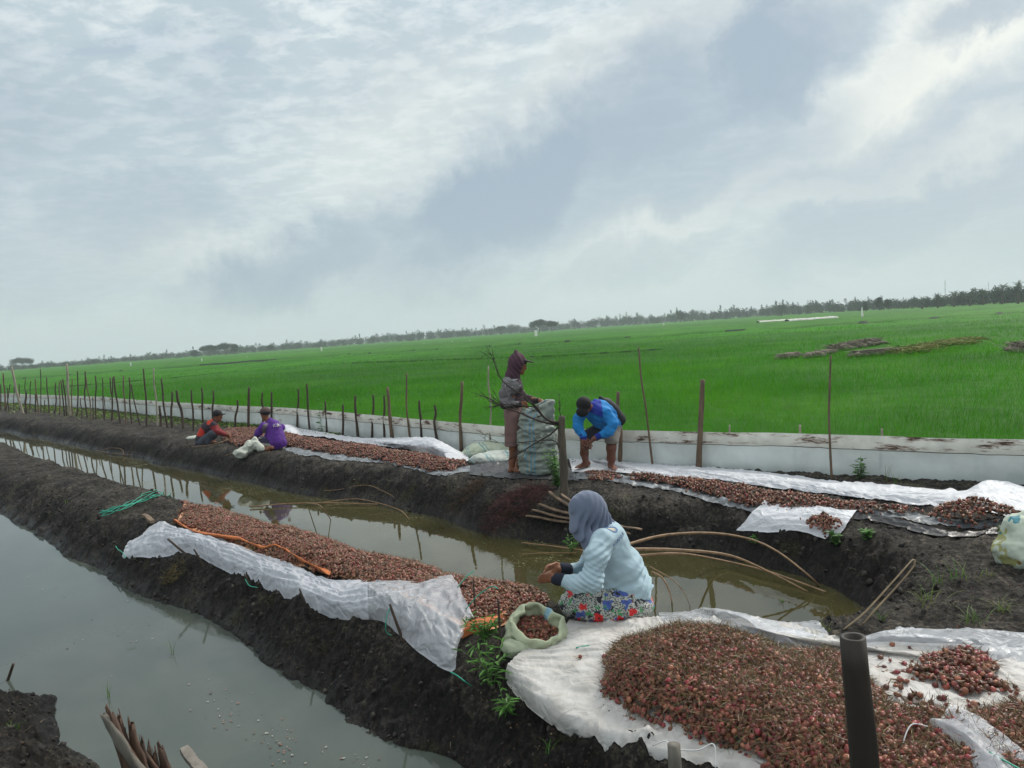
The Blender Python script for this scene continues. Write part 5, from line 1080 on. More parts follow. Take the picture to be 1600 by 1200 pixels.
def squat_red():
    Y0 = float(on(325, 692)[1]); q = lambda px, py, dy=0: P(px, py, Y0+dy); g = on(325, 692)
    t = empty('person', g, 'person in black and red shirt and dark cap squatting at the leftmost shallots', 'person')
    sd = SDF(q(300, 702)*[1, 0, 1]+[0, Y0-.45, 0], q(362, 632)*[1, 0, 1]+[0, Y0+.5, 0], .010)
    hd = q(340, 650); face(sd, hd, (.93, -.1, -.3), (0, 0, 1), .074); sd.cap(hd-[.02, 0, .05], q(334, 662), .05, .055, .03); sd.cap(q(328, 668), q(316, 688), .10, .10, .05)
    sd.chain([q(332, 664, -.15), q(337, 675, -.18), q(352, 679, -.15)], [.045, .038, .026]); sd.chain([q(334, 664, .15), q(342, 674, .18), q(352, 676, .1)], [.045, .038, .026])
    hand(sd, q(352, 679, -.15), q(357, 680, -.14), q(361, 683, -.13), (0, -.5, .8), curl=1, sc=1.1); hand(sd, q(352, 676, .1), q(357, 678, .09), q(361, 681, .08), (0, .5, .8), curl=1, sc=1.1)
    sd.chain([q(318, 690, -.1), q(332, 678, -.22), q(326, 694, -.2)], [.09, .06, .045], .03); sd.chain([q(318, 690, .1), q(334, 680, .2), q(330, 692, .2)], [.09, .06, .045], .03)
    a = q(325, 695, -.2); a[2] = float(g[2])+.02; bare_foot(sd, a, a+[.19, -.02, 0]); body_obj('body', sd, skin_m, t)
    sh = SDF(q(298, 702)*[1, 0, 1]+[0, Y0-.45, 0], q(365, 635)*[1, 0, 1]+[0, Y0+.5, 0], .010)
    sh.ell(q(328, 668), (.15, .18, .14), None, .06); sh.cap(q(326, 670), q(316, 686), .15, .135, .06); sh.cap(q(335, 658), q(330, 664), .065, .09, .04)
    sh.chain([q(333, 664, -.17), q(337, 674, -.2), q(352, 679, -.16)], [.075, .062, .042], .03); sh.chain([q(335, 664, .17), q(342, 674, .2), q(351, 676, .12)], [.07, .055, .04], .03); sh.disp(lambda x, y, z: .012*(np.abs(fbm(x*7, y*7, z*6, 3, 3))-.3))
    A, B, D_ = q(316, 674), q(331, 658), q(345, 676)
    def colr(V):
        c = np.tile([.030, .020, .030], (len(V), 1)); c[np.hypot((V[:, 0]-A[0])/.11, (V[:, 2]-A[2])/.085) < 1] = [.52, .030, .016]; c[np.hypot((V[:, 0]-B[0])/.06, (V[:, 2]-B[2])/.06) < 1] = [.50, .045, .020]
        c[(V[:, 0] > q(336, 670)[0]) & (V[:, 2] < q(338, 663)[2])] = [.20, .018, .022]; return c
    body_obj('shirt', sh, mat('red_black_jersey', attr=True, rough=.8, var=.12), t, colr)
    st = SDF(q(298, 705)*[1, 0, 1]+[0, Y0-.45, 0], q(350, 668)*[1, 0, 1]+[0, Y0+.5, 0], .010); st.cap(q(315, 690), q(320, 692), .13, .12, .03); st.cap(q(318, 690, -.1), q(332, 678, -.22), .105, .08, .03); st.cap(q(332, 678, -.22), q(326, 692, -.2), .08, .06, .03)
    st.cap(q(318, 690, .1), q(334, 680, .2), .10, .08, .03); body_obj('trousers', st, mat('grey_trousers', (.055, .062, .080), .9, var=.2, bump=.003, bscale=40), t)
    cp = SDF(hd-.2, hd+.22, .008); cp.ell(hd+[-.005, 0, .045], (.10, .092, .085), None, .02); cp.ell(hd+[.11, 0, .03], (.065, .06, .013), None, .015); body_obj('cap', cp, mat('black_cap', (.012, .011, .013), .85), t)
squat_red()

# ------------------------------------------------------------------ sacks
def sack_mat(name, col, stripes=None, axis=None, col2=None):
    m = mat(name, col, rough=.6, var=.14, vscale=9, bump=.0015, bscale=260, trans=.08, col2=col2); return m
def lathe(profile, c, axis, seg=72, sq=0.0, wr=0.0, seed=0, xdir=(1, 0, 0), flat=1.0, hz=14):
    """profile: (distance along axis, radius) from the foot round the lip and back inside"""
    c = np.array(c, float); w = np.array(axis, float); w /= np.linalg.norm(w); x = np.array(xdir, float); x -= w*(x@w); x /= np.linalg.norm(x); y = np.cross(w, x)
    a = np.linspace(0, 2*math.pi, seg, endpoint=False); V = []
    pr = spline(np.array(profile), len(profile)*6)
    for k, (h, r) in enumerate(pr):
        s_ = 1+sq*(np.abs(np.cos(a))**4+np.abs(np.sin(a))**4-.75)*-1; ca, sa = np.cos(a), np.sin(a)
        fo = wr*((1-np.abs(fbm(ca*1.4+3, sa*1.4, h*hz, 3, seed)))*1.6-1.0+.6*perl(ca*3, sa*3, h*4, seed+2)); rr = np.maximum(r*s_+fo*min(1, r*9), .001)
        V.append(c+w*h+(ca*rr)[:, None]*x+(sa*rr*flat)[:, None]*y)
    n = len(pr); V = np.concatenate(V); F = [[i*seg+j, i*seg+(j+1) % seg, (i+1)*seg+(j+1) % seg, (i+1)*seg+j] for i in range(n-1) for j in range(seg)]
    return V, F, np.tile(a, n)
stripe_m = mat('woven_sack', attr=True, rough=.6, var=.13, vscale=10, bump=.0015, bscale=260, trans=.08)
# tall full sack held open by the standing person
g = on(838, 741); t = empty('tall_sack', g, 'tall full white-green woven sack with blue stripes held open by the standing person', 'sack')
V, F, a = lathe([(0, .03), (.01, .20), (.08, .245), (.25, .245), (.45, .235), (.62, .225), (.74, .20), (.80, .17), (.83, .155), (.82, .13), (.74, .12), (.70, .02)], g+[0.03, .05, 0], (.02, 0, 1), 96, .12, .034, 3, hz=22)
z = V[:, 2]; V[:, 0] += .11*np.clip((z-.70-g[2])/.12, 0, 1)*(V[:, 0]-g[0] > 0)*.6; V[:, 2] += .09*np.clip((V[:, 0]-g[0])/.2, 0, 1)*np.clip((z-.7-g[2])/.12, 0, 1)
c = np.tile([.27, .31, .27], (len(V), 1)); aa = a % (2*math.pi)
for s0 in (4.05, 4.32, 4.52, 2.5, 2.8, .8, 1.1): c[np.abs(aa-s0) < .045] = [.12, .30, .42]
settle(obj('sack_cloth', mesh('sack_cloth', V, F, c), stripe_m), t)
# slumped empty sacks behind it
for (px, py, rx, ry, rz, sd_, lab) in [(768, 712, .46, .30, .17, 5, 'crumpled heap of pale green woven sack lying left of the standing person'), (775, 722, .40, .22, .10, 6, 'flatter striped woven sack lying in front of the crumpled one')]:
    g = on(px, py); s = SDF(0, 0, .009); s.ell(g+[0, .15, .03], (rx, ry, rz), None, .03); s.ell(g+[.22, .05, .02], (rx*.5, ry*.7, rz*.6), None, .05); s.ell(g+[-.2, .1, .04], (rx*.4, ry*.6, rz*.75), None, .05)
    s.disp(lambda x, y, z: .040*(np.abs(fbm(x*4+z, y*4, z*6, 4, sd_))-.30)+.006*np.sin((x-z*1.3)*90)*0); s.floor(float(g[2])-.01); V, F = s.net()
    c = np.tile([.42, .47, .36] if sd_ == 5 else [.44, .48, .44], (len(V), 1)); u = (V[:, 0]*.8+V[:, 2]*.9+.05*fbm(V[:, 0]*4, V[:, 1]*4, V[:, 2]*4, 2, 3)) % .27; c[(u < .018) | ((u > .05) & (u < .062))] = [.12, .27, .30]
    o = obj('empty_sack', mesh('empty_sack', V, F, c), stripe_m); tag(o, lab, 'sack', 'woven sacks')
# sack with its rolled mouth beside the seated person
Rg = P(838, 985, 4.32); t = empty('open_sack', on(825, 1020), 'pale green burlap sack with rolled mouth, half filled with shallots, beside the seated person', 'sack')
axn = np.array([.20, -.42, .88]); axn /= np.linalg.norm(axn); cb = Rg-axn*.135
V, F, a = lathe([(-.02, .04), (.0, .13), (.06, .175), (.13, .178), (.185, .172), (.205, .163), (.208, .150), (.19, .143), (.13, .140), (.10, .138)], cb, axn, 140, .06, .026, 11, hz=9, flat=.92)
c = np.tile([.40, .44, .30], (len(V), 1)); k = np.abs((a % 6.283)-1.0) < .16; c[k] = [.25, .42, .50]
settle(obj('sack_cloth', mesh('sack_cloth', V, F, c), mat('burlap', attr=True, rough=.85, var=.14, vscale=16, bump=.002, bscale=330)), t)
s = SDF(0, 0, .007); b0 = on(800, 1022); s.ell(P(806, 1010, 4.2), (.085, .06, .045), None, .02); s.cap(P(800, 1018, 4.18), P(818, 1016, 4.2), .03, .045, .03); s.disp(lambda x, y, z: .022*(np.abs(fbm(x*14, y*14, z*14, 3, 9))-.3))
V, F = s.net(); settle(obj('slack_foot', mesh('slack_foot', V, F, np.array([.38, .42, .30])), MATS['burlap']), t)
sv = np.array([1., 0, 0]); sv -= axn*(sv@axn); sv /= np.linalg.norm(sv); s2 = np.cross(axn, sv); r_ = np.random.default_rng(77)
V, F, a = lathe([(.0, .17), (.05, .155), (.085, .10), (.09, .05), (.085, .03)], Rg-axn*.045+sv*-.06-s2*.075, (-.05, -.5, .8), 50, .0, .010, 15, hz=5); 
n = 520; rr_ = np.sqrt(r_.random(n))*.138; th = r_.uniform(0, 6.283, n); pos = cb+axn*(.112+.02*r_.normal(size=n)*.4+.018*(1-(rr_/.138)**2))[:, None]+sv*(np.cos(th)*rr_)[:, None]+s2*(np.sin(th)*rr_*.92)[:, None]
V, F, Cc = bulbs_mesh(pos, np.full(n, .025), PRO_N, r_); v, f, c2 = straws(pos[:260]+axn*.008, .035, .0014, r_, STR); tag(obj('shallot_fill', mesh('shallot_fill', np.vstack([V, v]), np.vstack([F, f+len(V)]), np.vstack([Cc, c2])), bulb_m), 'shallots filling the rolled mouth of the pale green sack', 'shallots', kind='stuff')
# white sack dragged by the person in purple
Yp = float(on(390, 712)[1]); t = empty('white_sack', on(385, 714), 'limp white sack hanging from the hands of the person in purple', 'sack'); s = SDF(0, 0, .010); q = lambda px, py, dy=0: P(px, py, Yp+dy)
s.cap(q(398, 687, .1), q(386, 702, 0), .06, .11, .05); s.ell(q(378, 708, -.05), (.16, .13, .09), None, .05); s.cap(q(396, 690, .1), q(408, 701, 0), .05, .06, .06); s.disp(lambda x, y, z: .05*(np.abs(fbm(x*6, y*6, z*6, 3, 19))-.3)); V, F = s.net()
settle(obj('sack_cloth', mesh('sack_cloth', V, F), mat('off_white_sack', (.44, .46, .40), .7, var=.1, bump=.002, bscale=80)), t)
# pale scrap behind the person in red
g = on(304, 687); s = SDF(0, 0, .010); s.ell(g+[0, .1, .03], (.22, .15, .05), None, .03); s.disp(lambda x, y, z: .02*(np.abs(fbm(x*6, y*6, z*6, 3, 29))-.3)); V, F = s.net(); tag(obj('cloth_scrap', mesh('cloth_scrap', V, F), MATS['off_white_sack']), 'pale cloth scrap on the ground behind the person in red', 'cloth')
# mottled bag at the right edge
g = on(1600, 888); s = SDF(0, 0, .009); s.ell(g+[.08, .10, .07], (.20, .17, .14), None, .05); s.ell(g+[.16, .14, .20], (.18, .17, .15), None, .06); s.disp(lambda x, y, z: .05*(np.abs(fbm(x*5, y*5, z*5, 4, 39))-.3)); s.floor(float(g[2])-.01); V, F = s.net()
n1 = fbm(V[:, 0]*10, V[:, 1]*10, V[:, 2]*10, 3, 51); n2 = fbm(V[:, 0]*11+9, V[:, 1]*11, V[:, 2]*11, 3, 52); c = np.tile([.50, .56, .46], (len(V), 1)); c[n1 > .50] = [.34, .34, .14]; c[n2 > .62] = [.03, .20, .25]; c[n2 < -.85] = [.20, .12, .03]
tag(obj('mottled_bag', mesh('mottled_bag', V, F, c), stripe_m), 'stuffed pale bag with blue and yellow patches on the mud at the right edge', 'bag')

# ------------------------------------------------------------------ timber
bark_m = mat('bark', (.085, .072, .052), .85, var=.4, vscale=14, bump=.006, bscale=45, aniso=(1, 1, .3)); twig_m = mat('twig', (.040, .030, .026), .85, var=.3)
def cut_tree():
    b = on(881, 772); Y = b[1]; q = lambda px, py, dy=0: P(px, py, Y+dy); t = empty('cut_tree', b, 'cut sapling stump with bare dark branches bent over towards the tall sack', 'tree')
    f = Buf(); tube(f, [b-[0, 0, .1], q(881, 740), q(879, 700), q(877, 672), q(878, 650)], [.052, .046, .043, .045, .036], 12, 26, wob=.25); tube(f, [q(879, 656), q(881, 649)], [.02, .004], 5, 4); settle(f.build('trunk', bark_m), t)
    f = Buf(); r_ = random.Random(4)
    def br(p, w):
        w *= .8; tube(f, p, [w, w*.75, w*.25], 5, 16, wob=.2)
        for k in range(7):
            i = r_.uniform(.2, .97); pp = spline(p, 30)[int(i*29)]; d = np.array(p[-1])-np.array(p[0]); L = np.linalg.norm(d)*r_.uniform(.12, .42); d /= np.linalg.norm(d)
            e = pp+d*L*.7+np.array([r_.uniform(-.3, .3), r_.uniform(-.35, .35), r_.uniform(-.55, .55)])*L; m = (pp+e)/2+np.array([0, 0, r_.uniform(-.06, .08)])*L
            tube(f, [pp, m, e], [w*.38, w*.25, .0018], 4, 8)
            for _ in range(2):
                e2 = m+(e-m)*r_.uniform(.1, .7)+np.array([r_.uniform(-.5, .2), r_.uniform(-.3, .3), r_.uniform(-.5, .5)])*L*.5; tube(f, [m, (m+e2)/2+[0, 0, .01], e2], [w*.2, .0025, .0012], 3, 5)
    br([q(874, 661), q(860, 658, -.05), q(848, 650, -.1), q(838, 636, -.15), q(826, 628, -.2), q(806, 622, -.25)], .020)
    br([q(873, 664), q(855, 661, -.05), q(835, 655, -.1), q(815, 646, -.15), q(790, 637, -.2), q(765, 622, -.2)], .016)
    br([q(872, 668), q(858, 680, -.1), q(838, 691, -.2), q(815, 706, -.3), q(790, 722, -.3)], .013)
    br([q(848, 650, -.1), q(820, 620, -.1), q(790, 600, -.1), q(775, 575, -.05), q(769, 545, 0)], .012)
    br([q(876, 705), q(868, 690, -.05), q(850, 688, -.15), q(800, 692, -.25), q(755, 690, -.3)], .008)
    br([q(838, 636, -.15), q(800, 632, -.2), q(770, 630, -.25), q(740, 600, -.2)], .007); br([q(877, 652), q(874, 640, 0), q(875, 630, .05), q(873, 618, .1)], .006); settle(f.build('branches', twig_m), t)
cut_tree()
plank_m = mat('old_plank', (.15, .105, .07), .85, var=.45, vscale=12, bump=.005, bscale=50, aniso=(1, 1, .4))
def slat(name, a, b, w, th, label, group, m=plank_m, dz=.02, up=(0, 0, 1)):
    a = np.array(a, float); b = np.array(b, float); d = b-a; L = np.linalg.norm(d); d /= L; s_ = np.cross(d, up); s_ /= np.linalg.norm(s_); n = np.cross(s_, d); f = Buf(); r_ = np.random.default_rng(int(abs(a[0]*1e4)) % 9999); k = 9; V = []
    for i in range(k+1):
        t_ = i/k; c = a+d*L*t_+n*.006*math.sin(t_*7+a[0]*9); ww = w/2*(1+.10*r_.normal())*(.8 if i in (0, k) else 1)
        V += [c-s_*ww-n*th/2, c+s_*ww-n*th/2, c+s_*ww*.96+n*th/2, c-s_*ww*.94+n*th/2]
    F = [[4*i+j, 4*i+(j+1) % 4, 4*i+4+(j+1) % 4, 4*i+4+j] for i in range(k) for j in range(4)]+[[3, 2, 1, 0], [4*k, 4*k+1, 4*k+2, 4*k+3]]
    V = np.array(V)-a; o = obj(name, mesh(name, V, F, smooth=False), m, loc=a); tag(o, label, 'plank', group); return o
GP2 = 'split bamboo planks on the far ditch bank'
for i, (A, B, w, lab) in enumerate([((822, 806), (905, 818), .055, 'lowest plank of the fan, nearest the water'), ((832, 797), (905, 814), .05, 'second lowest plank of the fan of split planks'), ((842, 788), (908, 808), .055, 'third plank up in the fan of split planks'),
    ((858, 768), (912, 806), .05, 'steepest long plank rising to the left above the fan'), ((877, 771), (915, 800), .04, 'short pale plank rising just left of the grey hijab'), ((955, 818), (1003, 828), .05, 'short plank end sticking out behind the pale blue shirt'), ((962, 826), (985, 835), .04, 'lower stub of plank behind the pale blue shirt')]):
    a, b = on(*A, .05+.012*i), on(*B, .05+.014*i); slat('split_plank', a, b, w*.8, .010, lab, GP2)
# arching bamboo canes over and in the ditch
GP3 = 'bamboo canes lying over the ditch'
cane_m = mat('weathered_cane', (.22, .135, .07), .6, var=.35, vscale=14, bump=.003, bscale=60)
def cane(pts, r, label, group=GP3, name='bamboo_cane', m=cane_m, nodes=.28, seg=7, n=40, cat='bamboo cane'):
    f = Buf(); p = np.array(pts, float); r = [q_*.66 for q_ in r]; tube(f, p, r, seg, n, nodes=nodes, wob=.1); o = obj(name, mesh(name, np.concatenate(f.V)-p[0], f.F), m, loc=p[0]); tag(o, label, cat, group); return o
cane([on(1283, 918), P(1262, 898, 5.9), P(1215, 862, 6.1), P(1170, 842, 6.2), P(1110, 833, 6.1), P(1040, 836, 5.9), P(990, 848, 5.7), P(960, 858, 5.5)], [.011, .015, .018], 'highest arching cane over the ditch, right of the seated person')
cane([at(1262, 925, -.37), P(1200, 893, 5.75), P(1140, 868, 5.6), P(1070, 860, 5.5), P(1000, 858, 5.4), P(960, 862, 5.3)], [.010, .016, .019], 'second arching cane just under the highest one')
cane([at(1290, 925, -.38), at(1200, 893, -.35), at(1120, 874, -.33), P(1060, 865, 5.9), P(1000, 868, 5.8), P(950, 870, 5.6)], [.010, .015, .017], 'long straightish cane skimming the water below the two arches')
cane([at(815, 848, -.37), at(860, 853, -.36), at(910, 860, -.35), at(960, 866, -.33)], [.010, .013], 'cane lying in the ditch left of the pale blue shirt')
cane([at(815, 866, -.38), at(850, 864, -.38), at(900, 864, -.37)], [.005, .007], 'thin cane lying in the ditch below the thicker one', nodes=None)
cane([P(1018, 893, 5.0), P(1035, 903, 5.0), P(1046, 925, 5.0), at(1050, 942, -.4)], [.010, .008], 'short bent cane curving into the water right of the shirt', nodes=None)
cane([P(1015, 885, 5.05), P(1050, 905, 5.05), P(1068, 925, 5.05), at(1078, 946, -.4)], [.006, .004], 'thin drooping cane beside the short bent one', nodes=None)
cane([at(390, 792, -.38), at(450, 787, -.37), at(520, 786, -.37), at(590, 788, -.38)], [.014, .012], 'pale cane lying flat in the ditch behind the middle shallots')
cane([at(480, 786, -.38), P(500, 790, 9.1), at(517, 812, -.4)], [.010, .008], 'crooked branch bending down into the ditch beside the flat cane', nodes=None)
cane([at(505, 785, -.38), at(560, 780, -.37), at(620, 795, -.38), at(640, 812, -.4)], [.013, .007], 'cane curving along the ditch behind the middle shallots')
cane([on(470, 764), on(520, 766, .02), on(570, 758, .04), on(600, 768, .03), on(630, 785)], [.008, .006], 'thin arched twig on the mud bank behind the middle shallots', nodes=None)
cane([on(160, 703), on(172, 700, .06), on(190, 702, .08), on(194, 714, 0)], [.010, .008], 'small arched twig on the far ditch bank at the left', nodes=None); cane([on(150, 704), on(175, 708), on(205, 711)], [.012, .01], 'straight twig lying by the small arched one', nodes=None)
cane([on(352, 712), on(372, 705, .02), on(400, 697, .02)], [.012, .008], 'bare pale twig on the bank below the white sack', nodes=None); cane([on(300, 698, .05), on(330, 695, .08), on(362, 685, .10)], [.012, .009], 'light stick lying before the person in red', nodes=None)
# looped split cane and dark foreground posts
cane([on(1318, 984), P(1350, 958, 4.1), P(1385, 920, 4.0), P(1412, 890, 3.95), P(1427, 874, 3.95), P(1428, 884, 3.96), P(1405, 912, 4.05), P(1370, 950, 4.15), on(1348, 976)], [.008, .006, .008], 'tan split cane bent into a narrow loop rising above the nearest sheet', nodes=None, n=60, m=mat('tan_cane', (.36, .27, .17), .6, var=.25), group=None)
stake('bamboo_post', (1333, 995), (1352, 1215), 47, 'k', 'thick dark bamboo post with an open cut top standing closest to the camera', 'post', Y=2.05, nodes=.30, bend=.0, sink=.9, hollow=True, seg=20)
stake('wooden_stake', (1053, 1163), (1057, 1235), 25, 'g', 'grey weathered stake top at the bottom edge before the nearest shallots', 'stake', Y=2.5, nodes=None, bend=0, sink=.6, seg=14)
# short sticks pinning the rolled sheet
GS = 'short sticks pinning the rolled sheet'
for (A, B, w, lab) in [((262, 842), (290, 866), 4.5, 'left one of the sticks pinning the rolled sheet'), ((303, 858), (316, 882), 4, 'dark stick second from the left along the rolled sheet'), ((382, 897), (391, 917), 4, 'short stick with green twine in the middle of the rolled sheet'),
    ((468, 920), (480, 951), 4, 'dark stick before the wider right part of the rolled sheet'), ((609, 944), (627, 992), 6, 'thickest stick, at the clear end of the rolled sheet'), ((778, 935), (783, 1015), 5, 'upright stick left of the pale green sack'), ((740, 905), (742, 962), 4, 'thin stick standing in the shallots at the orange cloth end'),
    ((181, 853), (172, 876), 2.5, 'thin tilted stick at the far tip of the rolled sheet')]:
    b = on(*B); stake('pinning_stick', A, B, w, 'd', lab, 'stick', GS, Y=float(b[1])-.03, nodes=None, bend=.004, sink=.15)
stake('pond_stake', (21, 1037), (12, 1063), 6, 'd', 'short black stake sticking out of the pond at the left edge', 'stake', Y=float(at(12, 1063, -.4)[1]), nodes=None, bend=0, sink=.3)
a = on(225, 812); b = on(240, 826); slat('board_stub', a+[0, 0, .06], b+[0, 0, .08], .05, .03, 'pale board stub poking out at the far corner of the rolled sheet', None)
# broken bamboo bundle, bottom left
GB = 'broken bamboo pieces in the bottom left bundle'
for (A, B, w, k, lab) in [((168, 1110), (215, 1205), 17, 'r', 'long leftmost bamboo of the broken bundle'), ((155, 1108), (190, 1148), 12, 'g', 'pale bamboo lying across the tips of the broken bundle'), ((200, 1150), (222, 1210), 26, 'g', 'fattest pale bamboo in the middle of the broken bundle'), ((183, 1112), (205, 1170), 9, 'r', 'brown splinter second from the left in the bundle'),
    ((202, 1120), (222, 1190), 12, 'r', 'brown upright bamboo with a split tip in the broken bundle'), ((220, 1152), (232, 1200), 8, 'd', 'thin dark splinter right of the fattest bamboo'), ((231, 1162), (240, 1205), 9, 'd', 'dark splinter near the right of the broken bundle'), ((248, 1165), (268, 1215), 14, 'r', 'rightmost stout broken bamboo of the bundle'),
    ((240, 1170), (250, 1210), 8, 'r', 'small splinter left of the rightmost stout bamboo'), ((192, 1128), (200, 1180), 7, 'd', 'dark thin piece behind the long leftmost bamboo'), ((215, 1160), (262, 1215), 8, 'r', 'slanting strip crossing the base of the bundle'), ((190, 1185), (210, 1210), 7, 'r', 'low strip at the very bottom of the bundle')]:
    Yb = 3.42+(A[0]-200)*.002; stake('broken_bamboo', A, (B[0], B[1]+14), w*1.25, k, lab, 'bamboo', GB, Y=Yb, nodes=.2, bend=.006, sink=.25, hollow=True, seg=11)
slat('pond_plank', P(287, 1170, 3.9), P(325, 1215, 3.75), .055, .02, 'grey plank slanting into the pond at the bottom', None, mat('grey_plank', (.17, .155, .135), .8, var=.3, vscale=15, bump=.003))

# ------------------------------------------------------------------ cords
rope_m = mat('green_twine', (.02, .30, .20), .5, var=.3, vscale=40); wh_m = mat('white_cord', (.6, .6, .6), .5)
f = Buf(); base = [(158, 803), (180, 796), (200, 788), (225, 780), (245, 773), (262, 770), (290, 773)]
for s in range(7):
    o_ = [(x+random.uniform(-3, 3), y+random.uniform(-3, 3)+(1.5*math.sin(x*.09+s*1.7))*2, .02+.01*random.random()) for x, y in base[:random.choice([5, 6, 7])]]; tube(f, [on(*p) for p in o_], .0045, 5, 50)
tube(f, [on(x, y, .03) for x, y in [(218, 778), (222, 772), (235, 768), (250, 764), (256, 768), (250, 774), (240, 778)]], .0045, 5, 40); tube(f, [on(x, y, .03) for x, y in [(262, 775), (270, 767), (280, 770), (275, 776), (262, 777)]], .0045, 5, 30)
tag(f.build('twine_bundle', rope_m), 'bright green twine lying in a long tangle on the dark mud', 'twine')
for pts, m, lab in [([P(704, 1050, 3.98), P(715, 1056, 3.96), P(728, 1066, 3.95), on(738, 1072, .02)], rope_m, 'green twine tying the hanging tip of the clear sheet to the bank'), ([P(609, 950, 4.85), P(604, 965, 4.8), P(603, 985, 4.78), P(610, 992, 4.78), P(618, 990, 4.8)], rope_m, 'green twine loop on the thickest pinning stick'),
    ([P(728, 952, 4.6), P(742, 935, 4.62), P(758, 922, 4.65), P(770, 916, 4.6), P(778, 920, 4.5)], rope_m, 'green twine from the sheet corner to the stick by the sack'), ([P(715, 918, 4.75), P(728, 902, 4.8), P(740, 892, 4.85)], rope_m, 'short green twine above the clear sheet corner'),
    ([on(912, 1010, .03), on(935, 1006, .03), on(900, 1012, .03)], rope_m, 'scrap of green twine on the white sheet near the sack'), ([P(1450, 1135, 2.9), P(1425, 1132, 2.9), P(1412, 1158, 2.85), P(1412, 1180, 2.8), P(1440, 1198, 2.75)], wh_m, 'white cord bent in a hook on the nearest shallots'),
    ([P(1545, 1175, 2.7), P(1572, 1190, 2.65), P(1600, 1205, 2.6)], rope_m, 'green strap on the clear film at the bottom right'), ([on(1020, 1165, .09), on(1040, 1158, .12), on(1052, 1170, .14), on(1090, 1172, .12), on(1115, 1163, .12), on(1118, 1200, .08)], wh_m, 'white cord tied round the grey weathered stake'),
    ([P(181, 853, 6.9), P(184, 858, 6.85), P(192, 864, 6.8), P(196, 872, 6.75)], rope_m, 'green twine at the far tip of the rolled sheet'), ([on(383, 905, .12), on(390, 915, .10), on(402, 918, .1)], rope_m, 'green twine on the middle pinning stick')]:
    f = Buf(); tube(f, pts, .0035 if m is rope_m else .0028, 5, 30); tag(f.build('twine', m), lab, 'twine')

# ------------------------------------------------------------------ weeds and grass
leaf_m = mat('weed_leaf', attr=True, rough=.5, var=.2, vscale=30, trans=.3, spec=.3)
def tuft(name, base, h, n, w, label, col=(.06, .17, .02), spread=.8, cat='grass tuft', group=None, seed=0, broad=0, kind=None):
    r_ = np.random.default_rng(seed+int(abs(base[0])*1000)); Vs, Fs, Cs, n0 = [], [], [], 0
    for i in range(n):
        th = r_.uniform(0, 6.283); ln = h*r_.uniform(.5, 1.15); ou = np.array([math.cos(th), math.sin(th), 0])*spread*r_.uniform(.2, 1); sd_ = np.array([-math.sin(th), math.cos(th), 0]); k = 5; b = np.array([r_.normal(0, .15*h*spread), r_.normal(0, .15*h*spread), -.01]); V = []
        for j in range(k+1):
            t_ = j/k; c = b+ou*ln*t_**1.4+np.array([0, 0, ln*(t_-.45*spread*t_**2.4)]); ww = w*(math.sin(math.pi*min(.98, t_*.85+.12)) if broad else 1-.9*t_); V += [c-sd_*ww*.5, c+sd_*ww*.5]
        Vs.append(np.array(V)); Fs += [[n0+2*j, n0+2*j+1, n0+2*j+3, n0+2*j+2] for j in range(k)]; n0 += len(V); Cs.append(np.tile(np.array(col)*r_.uniform(.6, 1.5)*np.array([r_.uniform(.8, 1.5), 1, 1]), (len(V), 1)))
    o = obj(name, mesh(name, np.concatenate(Vs), Fs, np.concatenate(Cs)), leaf_m, loc=base); tag(o, label, cat, group, kind); return o
def leafy(name, base, h, nst, label, col=(.07, .19, .03), lw=.022, ll=.055, cat='weed', seed=0, lean=.5, group=None, dens=9):
    r_ = np.random.default_rng(seed); t = empty(name, base, label, cat, group); f = Buf(); lf = Buf()
    for i in range(nst):
        th = r_.uniform(0, 6.283); e = np.array([math.cos(th)*lean*h*r_.uniform(.2, 1), math.sin(th)*lean*h*r_.uniform(.2, 1), h*r_.uniform(.6, 1.05)]); p = spline([base-[0, 0, .01], base+e*.5+[0, 0, .03], base+e], 12); tube(f, p, [.003, .0015], 4)
        for k in range(dens):
            b = p[min(11, 2+int(k*10/dens))]; a = r_.uniform(0, 6.283); d = np.array([math.cos(a), math.sin(a), r_.uniform(-.1, .7)]); d /= np.linalg.norm(d); s_ = np.cross(d, [0, 0, 1]); s_ /= np.linalg.norm(s_); L = ll*r_.uniform(.6, 1.2); W_ = lw*r_.uniform(.7, 1.2)
            lf.add([b, b+d*L*.35-s_*W_*.5, b+d*L*.75-s_*W_*.4-[0, 0, .1*L], b+d*L-[0, 0, .22*L], b+d*L*.75+s_*W_*.4-[0, 0, .1*L], b+d*L*.35+s_*W_*.5], [[0, 1, 2, 3], [0, 3, 4, 5]], np.array(col)*r_.uniform(.6, 1.5))
    settle(f.build('stem', mat('weed_stem', (.06, .12, .03), .7)), t); settle(lf.build('leaves', leaf_m, smooth=False), t); return t
leafy('leafy_weed', on(872, 765), .45, 16, 'leafy green weed growing round the foot of the cut sapling', lw=.035, ll=.06, seed=1, lean=.35, dens=14)
leafy('leafy_weed', on(503, 676), .75, 4, 'spindly green weed before the barrier beside a short dark stake', seed=2, lean=.25, lw=.03, ll=.14)
leafy('leafy_weed', on(770, 1075), .28, 9, 'creeping bright green weed on the bank below the open sack', seed=3, lean=.9, lw=.014, ll=.075); leafy('leafy_weed', on(757, 1000), .16, 10, 'low green weed at the orange cloth end', seed=4, lean=.9, lw=.014, ll=.07)
leafy('leafy_weed', on(790, 1120), .16, 5, 'small green weed low on the bank left of the white sheet fold', seed=5, lean=.9, lw=.014, ll=.07); leafy('leafy_weed', at(893, 862, -.38), .16, 6, 'small green weed in the ditch left of the pale blue shirt', seed=6, lean=.8, lw=.014, ll=.06)
